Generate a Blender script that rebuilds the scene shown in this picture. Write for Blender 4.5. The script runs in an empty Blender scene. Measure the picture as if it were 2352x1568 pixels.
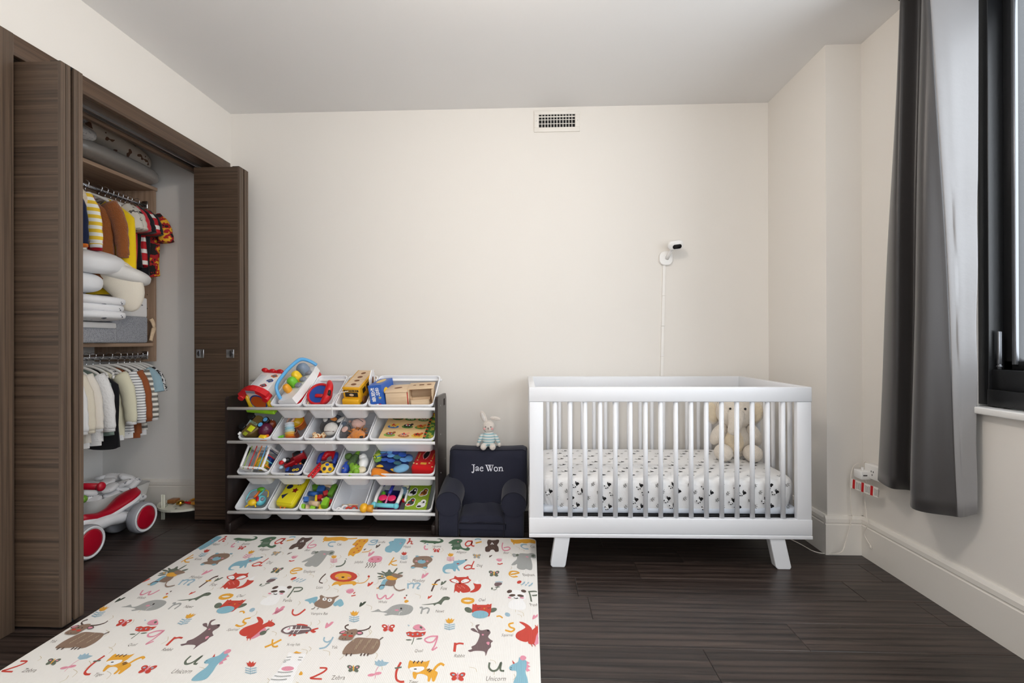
import bpy, bmesh, math, random
from mathutils import Vector as Vec, Matrix, Euler

SC = bpy.context.scene
COL = SC.collection
rnd = random.Random(7)
R = math.radians
PI = math.pi

# ------------------------------------------------------------------ camera
W, H, FPX = 2352, 1568, 1085.93
YAW, PITCH, ROLL, CAMZ = .0367, .0008, -.0029, 1.1053
_c, _s = math.cos(YAW), math.sin(YAW)
_r0, _f0, _z = Vec((_c, _s, 0)), Vec((-_s, _c, 0)), Vec((0, 0, 1))
FWD = _f0 * math.cos(PITCH) + _z * math.sin(PITCH)
_u0 = -_f0 * math.sin(PITCH) + _z * math.cos(PITCH)
RGT = _r0 * math.cos(ROLL) + _u0 * math.sin(ROLL)
UPV = -_r0 * math.sin(ROLL) + _u0 * math.cos(ROLL)
cam = bpy.data.objects.new('camera', bpy.data.cameras.new('camera'))
COL.objects.link(cam)
cam.data.sensor_width = 36
cam.data.lens = 36 * FPX / W
cam.data.clip_start = .02
cm = Matrix((RGT, UPV, -FWD)).transposed().to_4x4()
cm.translation = (0, 0, CAMZ)
cam.matrix_world = cm
SC.camera = cam

def _ray(u, v):
    return FWD + RGT * ((u - W / 2) / FPX) - UPV * ((v - H / 2) / FPX)
def atY(u, v, Y):
    d = _ray(u, v); return Vec((0, 0, CAMZ)) + d * (Y / d.y)
def atX(u, v, X):
    d = _ray(u, v); return Vec((0, 0, CAMZ)) + d * (X / d.x)
def atZ(u, v, z):
    d = _ray(u, v); return Vec((0, 0, CAMZ)) + d * ((z - CAMZ) / d.z)

# ------------------------------------------------------------------ world, lights, exposure
SC.view_settings.view_transform = 'Standard'
SC.view_settings.look = 'None'
SC.view_settings.gamma = 1
SC.view_settings.use_curve_mapping = False
SC.view_settings.exposure = -0.15
wd = bpy.data.worlds.new('daylight'); SC.world = wd; wd.use_nodes = True
wd.node_tree.nodes['Background'].inputs[0].default_value = (.86, .93, 1, 1)
wd.node_tree.nodes['Background'].inputs[1].default_value = 4.0
try:
    SC.cycles.use_denoising = True
    SC.cycles.max_bounces = 10; SC.cycles.diffuse_bounces = 6
    SC.cycles.caustics_reflective = False; SC.cycles.caustics_refractive = False
    SC.cycles.sample_clamp_indirect = 6
except Exception:
    pass
def light(name, kind, loc, energy, color, rot=(0, 0, 0), **kw):
    l = bpy.data.lights.new(name, kind); l.energy = energy; l.color = color
    for k, v in kw.items(): setattr(l, k, v)
    o = bpy.data.objects.new(name, l); COL.objects.link(o); o.location = loc; o.rotation_euler = rot
    return o
# ceiling lamp of the room, the daylight of the side window, and an added, unseen area fill behind the camera
light('ceiling_lamp_light', 'POINT', (-.1, 1.29, 2.46), 35, (1, .90, .80), shadow_soft_size=.08)
light('side_window_light', 'AREA', (1.90, .45, 1.68), 36, (.90, .95, 1), (0, R(90), 0), shape='RECTANGLE', size=1.6, size_y=2.7)
light('rear_fill_light', 'AREA', (.45, -1.6, 1.5), 36, (.95, .97, 1), (R(90), 0, 0), shape='RECTANGLE', size=2.3, size_y=1.9)  # added broad fill, no window is built here; brightens closet and room

# ------------------------------------------------------------------ materials
def lin(c):
    return tuple(((x / 255) / 12.92 if x / 255 <= .04045 else ((x / 255 + .055) / 1.055) ** 2.4) for x in c) + (1,)
_MC = {}
def mat(name, rgb, rough=.5, metal=0, spec=.5, bump=None, alpha=None, trans=0, coat=0, sheen=0, var=None, ior=None, sss=0):
    """principled material; bump=(scale,strength) noise relief; var=(scale,amount) noise on colour"""
    if name in _MC: return _MC[name]
    m = bpy.data.materials.new(name); m.use_nodes = True
    nt = m.node_tree; n = nt.nodes; b = n['Principled BSDF']
    b.inputs['Base Color'].default_value = lin(rgb)
    b.inputs['Roughness'].default_value = rough; b.inputs['Metallic'].default_value = metal
    b.inputs['Specular IOR Level'].default_value = spec
    b.inputs['Transmission Weight'].default_value = trans
    b.inputs['Coat Weight'].default_value = coat
    b.inputs['Sheen Weight'].default_value = sheen
    if ior: b.inputs['IOR'].default_value = ior
    if alpha is not None: b.inputs['Alpha'].default_value = alpha
    if bump is None and var is None: bump = (180, .03)
    tc = n.new('ShaderNodeTexCoord')
    if bump:
        no = n.new('ShaderNodeTexNoise'); no.inputs['Scale'].default_value = bump[0]; no.inputs['Detail'].default_value = 3
        nt.links.new(tc.outputs['Object'], no.inputs['Vector'])
        bp = n.new('ShaderNodeBump'); bp.inputs['Strength'].default_value = bump[1]; bp.inputs['Distance'].default_value = .01
        nt.links.new(no.outputs['Fac'], bp.inputs['Height']); nt.links.new(bp.outputs['Normal'], b.inputs['Normal'])
    if var:
        no = n.new('ShaderNodeTexNoise'); no.inputs['Scale'].default_value = var[0]; no.inputs['Detail'].default_value = 4
        nt.links.new(tc.outputs['Object'], no.inputs['Vector'])
        mx = n.new('ShaderNodeMix'); mx.data_type = 'RGBA'
        a = lin(rgb); k = var[1]
        mx.inputs[6].default_value = tuple(x * (1 - k) for x in a[:3]) + (1,)
        mx.inputs[7].default_value = tuple(min(1, x * (1 + k)) for x in a[:3]) + (1,)
        nt.links.new(no.outputs['Fac'], mx.inputs[0]); nt.links.new(mx.outputs[2], b.inputs['Base Color'])
    _MC[name] = m
    return m
def wood(name, c1, c2, axis='X', scale=(1.5, 60, 60), rough=.45, bump=.15, rand=0., seed=0, fig=0):
    """grain runs along axis; c1/c2 grain colours; fig adds broad cathedral figure"""
    if name in _MC: return _MC[name]
    m = bpy.data.materials.new(name); m.use_nodes = True
    nt = m.node_tree; n = nt.nodes; L = nt.links.new; b = n['Principled BSDF']
    b.inputs['Roughness'].default_value = rough
    tc = n.new('ShaderNodeTexCoord'); mp = n.new('ShaderNodeMapping')
    sc = {'X': scale, 'Y': (scale[1], scale[0], scale[2]), 'Z': (scale[1], scale[2], scale[0])}[axis]
    mp.inputs['Scale'].default_value = sc; mp.inputs['Location'].default_value = (seed, seed * 2, seed * 3)
    oi = n.new('ShaderNodeObjectInfo')
    L(tc.outputs['Object'], mp.inputs['Vector'])
    add = n.new('ShaderNodeVectorMath'); add.operation = 'ADD'
    mul = n.new('ShaderNodeMath'); mul.operation = 'MULTIPLY'; mul.inputs[1].default_value = 57
    L(oi.outputs['Random'], mul.inputs[0]); L(mp.outputs[0], add.inputs[0]); L(mul.outputs[0], add.inputs[1])
    no = n.new('ShaderNodeTexNoise'); no.inputs['Scale'].default_value = 1; no.inputs['Detail'].default_value = 6
    no.inputs['Roughness'].default_value = .65; no.inputs['Distortion'].default_value = .4
    L(add.outputs[0], no.inputs['Vector'])
    rp = n.new('ShaderNodeValToRGB'); rp.color_ramp.elements[0].position = .32; rp.color_ramp.elements[1].position = .70
    rp.color_ramp.elements[0].color = lin(c1); rp.color_ramp.elements[1].color = lin(c2)
    L(no.outputs['Fac'], rp.inputs[0]); out = rp.outputs[0]
    if fig:
        wv = n.new('ShaderNodeTexWave'); wv.wave_type = 'BANDS'; wv.bands_direction = 'Y' if axis == 'X' else 'X'
        wv.inputs['Scale'].default_value = .35; wv.inputs['Distortion'].default_value = 9; wv.inputs['Detail'].default_value = 2.5
        wv.inputs['Detail Scale'].default_value = .5
        mp2 = n.new('ShaderNodeMapping'); mp2.inputs['Scale'].default_value = (1.6, 26, 26) if axis == 'X' else (26, 1.6, 26)
        ad2 = n.new('ShaderNodeVectorMath'); ad2.operation = 'ADD'
        L(tc.outputs['Object'], mp2.inputs['Vector']); L(mp2.outputs[0], ad2.inputs[0]); L(mul.outputs[0], ad2.inputs[1]); L(ad2.outputs[0], wv.inputs['Vector'])
        rp2 = n.new('ShaderNodeValToRGB'); rp2.color_ramp.elements[0].position = 0; rp2.color_ramp.elements[1].position = .35
        rp2.color_ramp.elements[0].color = (1 - fig, 1 - fig, 1 - fig, 1); rp2.color_ramp.elements[1].color = (1, 1, 1, 1)
        L(wv.outputs['Fac'], rp2.inputs[0])
        mx = n.new('ShaderNodeMix'); mx.data_type = 'RGBA'; mx.blend_type = 'MULTIPLY'; mx.inputs[0].default_value = 1
        L(out, mx.inputs[6]); L(rp2.outputs[0], mx.inputs[7]); out = mx.outputs[2]
    if rand:
        hv = n.new('ShaderNodeHueSaturation'); mr = n.new('ShaderNodeMapRange')
        mr.inputs[3].default_value = 1 - rand; mr.inputs[4].default_value = 1 + rand
        L(oi.outputs['Random'], mr.inputs[0]); L(mr.outputs[0], hv.inputs['Value']); L(out, hv.inputs['Color']); out = hv.outputs[0]
    L(out, b.inputs['Base Color'])
    bp = n.new('ShaderNodeBump'); bp.inputs['Strength'].default_value = bump; bp.inputs['Distance'].default_value = .004
    L(no.outputs['Fac'], bp.inputs['Height']); L(bp.outputs['Normal'], b.inputs['Normal'])
    _MC[name] = m
    return m
def stripes(name, c1, c2, freq=60, axis='Z', duty=.5, rough=.85):
    """woven stripes across an axis of the object"""
    if name in _MC: return _MC[name]
    m = bpy.data.materials.new(name); m.use_nodes = True
    nt = m.node_tree; n = nt.nodes; L = nt.links.new; b = n['Principled BSDF']; b.inputs['Roughness'].default_value = rough
    tc = n.new('ShaderNodeTexCoord'); sx = n.new('ShaderNodeSeparateXYZ'); L(tc.outputs['Object'], sx.inputs[0])
    k = n.new('ShaderNodeMath'); k.operation = 'MULTIPLY'; k.inputs[1].default_value = freq; L(sx.outputs[axis], k.inputs[0])
    f = n.new('ShaderNodeMath'); f.operation = 'FRACT'; L(k.outputs[0], f.inputs[0])
    g = n.new('ShaderNodeMath'); g.operation = 'GREATER_THAN'; g.inputs[1].default_value = duty; L(f.outputs[0], g.inputs[0])
    mx = n.new('ShaderNodeMix'); mx.data_type = 'RGBA'; mx.inputs[6].default_value = lin(c1); mx.inputs[7].default_value = lin(c2)
    L(g.outputs[0], mx.inputs[0]); L(mx.outputs[2], b.inputs['Base Color'])
    _MC[name] = m
    return m
def blotch(name, cols, scale=20, rough=.85, detail=2, bump=.1):
    """printed cloth: constant-colour islands from noise"""
    if name in _MC: return _MC[name]
    m = bpy.data.materials.new(name); m.use_nodes = True
    nt = m.node_tree; n = nt.nodes; L = nt.links.new; b = n['Principled BSDF']; b.inputs['Roughness'].default_value = rough
    tc = n.new('ShaderNodeTexCoord'); no = n.new('ShaderNodeTexNoise'); no.inputs['Scale'].default_value = scale; no.inputs['Detail'].default_value = detail
    L(tc.outputs['Object'], no.inputs['Vector'])
    rp = n.new('ShaderNodeValToRGB'); cr = rp.color_ramp; cr.interpolation = 'CONSTANT'
    while len(cr.elements) < len(cols): cr.elements.new(.5)
    for i, (p, c) in enumerate(cols): cr.elements[i].position = p; cr.elements[i].color = lin(c)
    L(no.outputs['Fac'], rp.inputs[0]); L(rp.outputs[0], b.inputs['Base Color'])
    bp = n.new('ShaderNodeBump'); bp.inputs['Strength'].default_value = bump; bp.inputs['Distance'].default_value = .01
    L(no.outputs['Fac'], bp.inputs['Height']); L(bp.outputs['Normal'], b.inputs['Normal'])
    _MC[name] = m
    return m
def plastic(name, rgb, rough=.28): return mat(name, rgb, rough, spec=.5, bump=(60, .01))
def cloth(name, rgb, b=(420, .25), var=None): return mat(name, rgb, .92, spec=.15, bump=b, sheen=.15, var=var)
def plush(name, rgb, s=330): return mat(name, rgb, .98, spec=.05, bump=(s, .7), sheen=.4, var=(40, .12))

# ------------------------------------------------------------------ mesh building
def I4(loc=(0, 0, 0), rot=(0, 0, 0), s=1):
    m = Matrix.Translation(loc) @ Euler(rot).to_matrix().to_4x4()
    return m @ Matrix.Diagonal((s, s, s, 1)) if not hasattr(s, '__len__') else m @ Matrix.Diagonal((*s, 1))
_RB = {}
def _rbox(s, r, seg):
    key = (tuple(round(x, 5) for x in s), round(r, 5), seg)
    if key not in _RB:
        bm = bmesh.new(); bmesh.ops.create_cube(bm, size=1, matrix=Matrix.Diagonal((*s, 1)))
        bmesh.ops.bevel(bm, geom=bm.edges[:], offset=min(r, min(s) * .49), segments=seg, affect='EDGES', profile=.5, clamp_overlap=True)
        bm.verts.index_update()
        _RB[key] = ([tuple(v.co) for v in bm.verts], [[v.index for v in f.verts] for f in bm.faces]); bm.free()
    return _RB[key]
def smooth_path(pts, n=6, closed=False):
    """Catmull-Rom through points"""
    P = [Vec(p) for p in pts]; k = len(P); out = []
    segs = k if closed else k - 1
    for i in range(segs):
        g = (lambda j: P[j % k]) if closed else (lambda j: P[max(0, min(k - 1, j))])
        a, b, c, d = g(i - 1), g(i), g(i + 1), g(i + 2)
        for q in range(n):
            t = q / n
            out.append(.5 * ((2 * b) + (c - a) * t + (2 * a - 5 * b + 4 * c - d) * t * t + (3 * b - a - 3 * c + d) * t ** 3))
    if not closed: out.append(P[-1])
    return out
class G:
    def __init__(s): s.V = []; s.F = []; s.MI = []; s.SM = []
    def add(s, verts, faces, M=None, m=0, smooth=False):
        o = len(s.V)
        s.V += [tuple(M @ Vec(v)) for v in verts] if M is not None else [tuple(v) for v in verts]
        s.F += [[i + o for i in f] for f in faces]; s.MI += [m] * len(faces); s.SM += [smooth] * len(faces)
        return s
    def box(s, c, d, rot=(0, 0, 0), m=0, M=None):
        v = [(x * d[0] / 2, y * d[1] / 2, z * d[2] / 2) for x in (-1, 1) for y in (-1, 1) for z in (-1, 1)]
        f = [[0, 1, 3, 2], [4, 6, 7, 5], [0, 4, 5, 1], [2, 3, 7, 6], [0, 2, 6, 4], [1, 5, 7, 3]]
        T = I4(c, rot); return s.add(v, f, (M @ T) if M is not None else T, m)
    def b2(s, a, b, m=0):
        a, b = Vec(a), Vec(b); return s.box((a + b) / 2, [abs(x) for x in (b - a)], m=m)
    def rbox(s, c, d, r=.004, seg=2, rot=(0, 0, 0), m=0, M=None, smooth=True):
        v, f = _rbox(d, r, seg); T = I4(c, rot); return s.add(v, f, (M @ T) if M is not None else T, m, smooth)
    def rb2(s, a, b, r=.004, seg=2, m=0):
        a, b = Vec(a), Vec(b); return s.rbox((a + b) / 2, [abs(x) for x in (b - a)], r, seg, m=m)
    def tube(s, pts, r, n=8, m=0, closed=False, caps=True, M=None, flat=1., up=(0, 0, 1)):
        P = [Vec(p) for p in pts]; k = len(P); rr = r if hasattr(r, '__len__') else [r] * k
        vs = []; up = Vec(up)
        for i, p in enumerate(P):
            d = (P[(i + 1) % k] - P[i - 1]) if closed else (P[min(i + 1, k - 1)] - P[max(i - 1, 0)])
            d.normalize(); a = d.cross(up)
            if a.length < 1e-3: a = d.cross(Vec((1, 0, .01)))
            a.normalize(); b = a.cross(d)
            for j in range(n):
                t = 2 * PI * j / n; vs.append(p + a * (math.cos(t) * rr[i]) + b * (math.sin(t) * rr[i] * flat))
        fs = [[i * n + j, i * n + (j + 1) % n, ((i + 1) % k) * n + (j + 1) % n, ((i + 1) % k) * n + j] for i in range(k if closed else k - 1) for j in range(n)]
        if caps and not closed: fs += [list(range(n))[::-1], [(k - 1) * n + j for j in range(n)]]
        return s.add(vs, fs, M, m, True)
    def cyl(s, a, b, r, r2=None, n=16, m=0, M=None, smooth=True):
        a, b = Vec(a), Vec(b); r2 = r if r2 is None else r2
        d = (b - a).normalized(); u = d.orthogonal().normalized(); w = d.cross(u)
        vs = [a + (u * math.cos(2 * PI * j / n) + w * math.sin(2 * PI * j / n)) * r for j in range(n)] + [b + (u * math.cos(2 * PI * j / n) + w * math.sin(2 * PI * j / n)) * r2 for j in range(n)]
        s.add(vs, [[j, (j + 1) % n, n + (j + 1) % n, n + j] for j in range(n)], M, m, smooth)
        o = len(s.V) - 2 * n
        s.F += [[o + j for j in range(n)][::-1], [o + n + j for j in range(n)]]; s.MI += [m, m]; s.SM += [False, False]
        return s
    def lathe(s, prof, n=24, M=None, m=0, cap=True):
        vs = [(r * math.cos(2 * PI * j / n), r * math.sin(2 * PI * j / n), z) for r, z in prof for j in range(n)]
        k = len(prof)
        fs = [[i * n + j, i * n + (j + 1) % n, (i + 1) * n + (j + 1) % n, (i + 1) * n + j] for i in range(k - 1) for j in range(n)]
        if cap: fs += [list(range(n))[::-1], [(k - 1) * n + j for j in range(n)]]
        return s.add(vs, fs, M, m, True)
    def ell(s, c, r, rot=(0, 0, 0), n=18, k=10, m=0, M=None, p=1.):
        r = r if hasattr(r, '__len__') else (r, r, r)
        def sg(x): return math.copysign(abs(x) ** p, x)
        vs = [(0, 0, -r[2])]
        for i in range(1, k):
            a = -PI / 2 + PI * i / k
            for j in range(n):
                t = 2 * PI * j / n; vs.append((r[0] * sg(math.cos(a)) * sg(math.cos(t)), r[1] * sg(math.cos(a)) * sg(math.sin(t)), r[2] * sg(math.sin(a))))
        vs.append((0, 0, r[2])); e = len(vs) - 1
        fs = [[0, 1 + (j + 1) % n, 1 + j] for j in range(n)]
        fs += [[1 + i * n + j, 1 + i * n + (j + 1) % n, 1 + (i + 1) * n + (j + 1) % n, 1 + (i + 1) * n + j] for i in range(k - 2) for j in range(n)]
        fs += [[e, 1 + (k - 2) * n + j, 1 + (k - 2) * n + (j + 1) % n] for j in range(n)]
        T = I4(c, rot); return s.add(vs, fs, (M @ T) if M is not None else T, m, True)
    def prism(s, poly, z0, z1, M=None, m=0):
        n = len(poly); vs = [(x, y, z0) for x, y in poly] + [(x, y, z1) for x, y in poly]
        fs = [list(range(n))[::-1], [n + i for i in range(n)]] + [[i, (i + 1) % n, n + (i + 1) % n, n + i] for i in range(n)]
        return s.add(vs, fs, M, m)
    def flat(s, poly, z=0, M=None, m=0):
        return s.add([(x, y, z) for x, y in poly], [list(range(len(poly)))], M, m)
    def disc(s, c, rx, ry, z=0, a=0, n=16, M=None, m=0):
        return s.flat([(c[0] + rx * math.cos(2 * PI * j / n) * math.cos(a) - ry * math.sin(2 * PI * j / n) * math.sin(a), c[1] + rx * math.cos(2 * PI * j / n) * math.sin(a) + ry * math.sin(2 * PI * j / n) * math.cos(a)) for j in range(n)], z, M, m)
    def ribbon(s, pts, w, z=0, M=None, m=0, sm=0):
        P = [Vec((p[0], p[1], 0)) for p in (smooth_path([(*p[:2], 0) for p in pts], sm) if sm else pts)]; vs = []
        ww = w if hasattr(w, '__len__') else None
        for i, p in enumerate(P):
            d = P[min(i + 1, len(P) - 1)] - P[max(i - 1, 0)]; d.normalize(); q = Vec((-d.y, d.x, 0))
            k = (w if ww is None else ww[0] + (ww[1] - ww[0]) * i / max(1, len(P) - 1)) / 2
            vs += [(p.x + q.x * k, p.y + q.y * k, z), (p.x - q.x * k, p.y - q.y * k, z)]
        return s.add(vs, [[2 * i, 2 * i + 1, 2 * i + 3, 2 * i + 2] for i in range(len(P) - 1)], M, m)
    def torus(s, c, Rr, r, M=None, rot=(0, 0, 0), n=24, k=8, m=0, arc=2 * PI, a0=0):
        full = abs(arc - 2 * PI) < 1e-4
        pts = [(Rr * math.cos(a0 + arc * i / n), Rr * math.sin(a0 + arc * i / n), 0) for i in range(n if full else n + 1)]
        T = I4(c, rot); return s.tube(pts, r, k, m, closed=full, M=(M @ T) if M is not None else T)
    def grid(s, f, nu, nv, m=0, cu=False, cv=False, M=None, smooth=True):
        vs = [f(i / (nu if cu else nu - 1), j / (nv if cv else nv - 1)) for i in range(nu) for j in range(nv)]
        fs = [[i * nv + j, ((i + 1) % nu) * nv + j, ((i + 1) % nu) * nv + (j + 1) % nv, i * nv + (j + 1) % nv] for i in range(nu if cu else nu - 1) for j in range(nv if cv else nv - 1)]
        return s.add(vs, fs, M, m, smooth)
    def text(s, t, size, z=0, M=None, m=0, shear=0, align='CENTER', offset=0, depth=0):
        v, f = text_geo(t, size, shear, align, offset)
        return s.add([(x, y, z) for x, y in v], f, M, m)
    def obj(s, name, mats, parent=None, M=None, kind=None):
        me = bpy.data.meshes.new(name); me.from_pydata(s.V, [], s.F)
        for x in (mats if isinstance(mats, (list, tuple)) else [mats]): me.materials.append(x)
        me.polygons.foreach_set('material_index', s.MI); me.polygons.foreach_set('use_smooth', s.SM); me.update()
        o = bpy.data.objects.new(name, me); COL.objects.link(o)
        if parent is not None: o.parent = parent
        if M is not None: o.matrix_local = M
        if kind: o['kind'] = kind
        return o
_TG = {}
def text_geo(t, size, shear, align, offset):
    key = (t, round(size, 5), shear, align, offset)
    if key not in _TG:
        cu = bpy.data.curves.new('txt', 'FONT'); cu.body = t; cu.size = size; cu.shear = shear; cu.align_x = align; cu.align_y = 'CENTER'; cu.offset = offset
        cu.resolution_u = 2
        ob = bpy.data.objects.new('txt', cu); COL.objects.link(ob)
        bpy.context.view_layer.update()
        me = ob.evaluated_get(bpy.context.evaluated_depsgraph_get()).to_mesh()
        _TG[key] = ([(v.co.x, v.co.y) for v in me.vertices], [list(p.vertices) for p in me.polygons])
        bpy.data.objects.remove(ob); bpy.data.curves.remove(cu)
    return _TG[key]
def tag(o, label, cat, group=None):
    o['label'] = label; o['category'] = cat
    if group: o['group'] = group
    return o
def thing(name, label, cat, M=None, group=None):
    o = bpy.data.objects.new(name, None); COL.objects.link(o); o.empty_display_size = .05
    if M is not None: o.matrix_local = M if isinstance(M, Matrix) else Matrix.Translation(M)
    return tag(o, label, cat, group)
def struct(g, name, mats, parent=None, M=None):
    o = g.obj(name, mats, parent, M)
    if parent is None: o['kind'] = 'structure'
    return o
def dup(o, M=None, label=None, parent=None):
    c = o.copy(); COL.objects.link(c); c.parent = parent
    if M is not None: c.matrix_local = M
    if label: c['label'] = label
    for ch in list(o.children): dup(ch, None, None, c)
    return c

# ================================================================== STRUCTURE
XL, XC, XW, YB, YC, HC = -2.009, 1.545, 1.725, 3.114, 2.518, 2.646
YF = -1.65
XCB, YCE = -2.85, 3.055          # closet back and closet far end
M_wall = mat('wall_paint', (229, 225, 219), .75, spec=.25, bump=(220, .035))
M_ceil = mat('ceiling_paint', (232, 231, 230), .85, spec=.2, bump=(200, .03))
M_trim = mat('trim_paint', (230, 226, 219), .42, spec=.4, bump=(90, .015))
M_closetwall = mat('closet_paint', (238, 236, 233), .75, spec=.25, bump=(220, .03))
M_plank = wood('dark_oak_plank', (34, 26, 23), (76, 63, 57), 'X', (2.2, 36, 36), .36, .3, .2, fig=.6)
M_gap = mat('plank_joint', (20, 16, 14), .8)
M_doorH = wood('walnut_laminate_cross', (46, 34, 26), (98, 79, 63), 'X', (1.3, 30, 105), .45, .2, .05)
M_doorHd = wood('walnut_laminate_vertical', (62, 50, 41), (104, 86, 71), 'Z', (1.2, 130, 130), .45, .2, .04)
M_doorHy = wood('walnut_laminate_header', (58, 42, 31), (98, 76, 58), 'Y', (1.2, 120, 120), .45, .2)
M_oak = wood('closet_oak', (140, 113, 92), (178, 151, 128), 'Z', (1.5, 45, 45), .5, .1)
M_oakx = wood('closet_oak_shelf', (140, 113, 92), (178, 151, 128), 'Y', (1.5, 45, 45), .5, .1)
M_steel = mat('brushed_steel', (190, 192, 196), .28, 1.0, bump=(300, .05))
M_chrome = mat('chrome', (225, 226, 230), .1, 1.0)
M_dark = mat('dark_void', (14, 13, 13), .8)
M_black = mat('black_aluminium', (24, 25, 27), .38, spec=.5, bump=(150, .04))

# floor: sub floor with every plank as a piece of its own
fl = struct(G().b2((XCB, YF, -.06), (XW + .25, YB + .1, -.006)), 'floor', M_gap)
_pm = {}
def plank_mesh(L):
    k = round(L, 3)
    if k not in _pm:
        w, b, h = .1685, .0016, .006
        x0, x1, y0, y1 = .0006, L - .0006, .0005, w - .0005
        vs = [(x0, y0, -h), (x1, y0, -h), (x1, y1, -h), (x0, y1, -h), (x0, y0, -b * .6), (x1, y0, -b * .6), (x1, y1, -b * .6), (x0, y1, -b * .6),
              (x0 + b, y0 + b, 0), (x1 - b, y0 + b, 0), (x1 - b, y1 - b, 0), (x0 + b, y1 - b, 0)]
        fs = [[0, 1, 5, 4], [1, 2, 6, 5], [2, 3, 7, 6], [3, 0, 4, 7], [4, 5, 9, 8], [5, 6, 10, 9], [6, 7, 11, 10], [7, 4, 8, 11], [8, 9, 10, 11]]
        me = bpy.data.meshes.new('plank'); me.from_pydata(vs, [], fs); me.materials.append(M_plank); _pm[k] = me
    return _pm[k]
joints = {2.398: [.77], 2.2295: [.52], 2.061: [1.43], 1.8925: [.25, 1.62], 1.724: [1.0], 1.5555: [1.72]}
y = 1.724 - .1685 * 12
while y < YB:
    key = min(joints, key=lambda q: abs(q - y)); js = joints[key] if abs(key - y) < .03 else None
    xs = [XCB]
    if y > YF:
        a = (js[0] if js else rnd.uniform(-.2, 1.0)); cut = [a]
        while cut[0] > XCB + .9: cut.insert(0, cut[0] - rnd.choice((1.1, 1.22, 1.3)))
        if js and len(js) > 1: cut.append(js[1])
        while cut[-1] < XW - .7: cut.append(cut[-1] + rnd.choice((1.1, 1.22, 1.3)))
        xs += [c for c in cut if XCB + .15 < c < XW + .15] + [XW + .2]
        for a, b in zip(xs, xs[1:]):
            o = bpy.data.objects.new('plank', plank_mesh(b - a)); COL.objects.link(o); o.parent = fl; o.location = (a, y, 0)
    y += .1685

struct(G().b2((XCB - .15, YF, HC), (XW + .3, YB + .1, HC + .1)), 'ceiling', M_ceil)
struct(G().b2((XL - .12, YB, 0), (XC + .3, YB + .12, HC)), 'wall_back', M_wall)
struct(G().b2((XC, YC, 0), (XW + .25, YB, HC)), 'wall_column', M_wall)
struct(G().b2((XCB - .1, YF - .1, 0), (XW + .25, YF, HC)), 'wall_front', M_wall)
OY0, OY1, OZ = 1.745, 2.998, 2.214       # closet opening
g = G().b2((XL - .12, YF, 0), (XL, OY0 - .02, HC)).b2((XL - .12, OY1 + .02, 0), (XL, YB, HC)).b2((XL - .12, OY0 - .02, OZ + .02), (XL, OY1 + .02, HC))
struct(g, 'wall_left', M_wall)
struct(G().b2((XCB - .1, YF, 0), (XCB, YB, HC)), 'wall_closet_back', M_closetwall)
struct(G().b2((XCB, YCE, 0), (XL - .12, YB + .1, HC)), 'wall_closet_end', M_closetwall)
struct(G().b2((XCB, 1.0, 0), (XL - .12, 1.1, HC)), 'wall_closet_near', M_closetwall)
WY0, WY1, WZ0, WZ1 = -.95, 1.905, .85, 2.52
g = G().b2((XW, WY1, 0), (XW + .2, YC, HC)).b2((XW, YF, 0), (XW + .2, WY0, HC)).b2((XW, WY0, 0), (XW + .2, WY1, WZ0)).b2((XW, WY0, WZ1), (XW + .2, WY1, HC))
struct(g, 'wall_right', M_wall)

# baseboards with a stepped, chamfered head
BBP = [(0, 0), (.017, 0), (.017, .155), (.013, .1585), (.013, .163), (.017, .167), (.016, .185), (.008, .2), (0, .2)]
def baseboard(name, a, b, nrm):
    a, b, nrm = Vec((*a, 0)), Vec((*b, 0)), Vec((*nrm, 0)); g = G(); n = len(BBP)
    vs = [p + nrm * d + Vec((0, 0, z)) for p in (a, b) for d, z in BBP]
    g.add(vs, [[i, (i + 1) % n, n + (i + 1) % n, n + i] for i in range(n)] + [list(range(n))[::-1], list(range(n, 2 * n))])
    struct(g, name, M_trim)
baseboard('baseboard_right', (XW, YF), (XW, YC), (-1, 0))
baseboard('baseboard_column_front', (XC - .017, YC), (XW, YC), (0, -1))
baseboard('baseboard_column_side', (XC, YC - .0002), (XC, YB), (-1, 0))
baseboard('baseboard_back', (XL, YB), (XC, YB), (0, -1))
baseboard('baseboard_closet', (XCB, YCE), (XL - .12, YCE), (0, -1))
baseboard('baseboard_left', (XL, YF), (XL, OY0 - .08), (1, 0))

# closet casing, jamb lining and folding-door track
struct(G().rb2((XL, OY0 - .085, 0), (XL + .032, OY0, 2.296), .002), 'trim_1', M_doorHd)
struct(G().rb2((XL, OY1, 0), (XL + .028, OY1 + .072, 2.296), .002), 'trim_2', M_doorHd)
struct(G().rb2((XL, OY0, OZ), (XL + .03, OY1, 2.296), .002), 'trim_3', M_doorHy)
struct(G().b2((XL - .13, OY0 - .02, 0), (XL, OY0, OZ)), 'trim_4', M_doorHd)
struct(G().b2((XL - .13, OY1, 0), (XL, OY1 + .02, OZ)), 'trim_5', M_doorHd)
t6 = struct(G().b2((XL - .13, OY0, OZ), (XL, OY1, OZ + .02)).b2((XL - .13, OY0, OZ - .03), (XL - .105, OY1, OZ)), 'trim_6', [M_doorHy])
G().b2((XL - .10, OY0, OZ - .012), (XL - .094, OY1, OZ), 0).b2((XL - .066, OY0, OZ - .012), (XL - .06, OY1, OZ), 0).obj('door_track', M_steel, t6)

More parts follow.
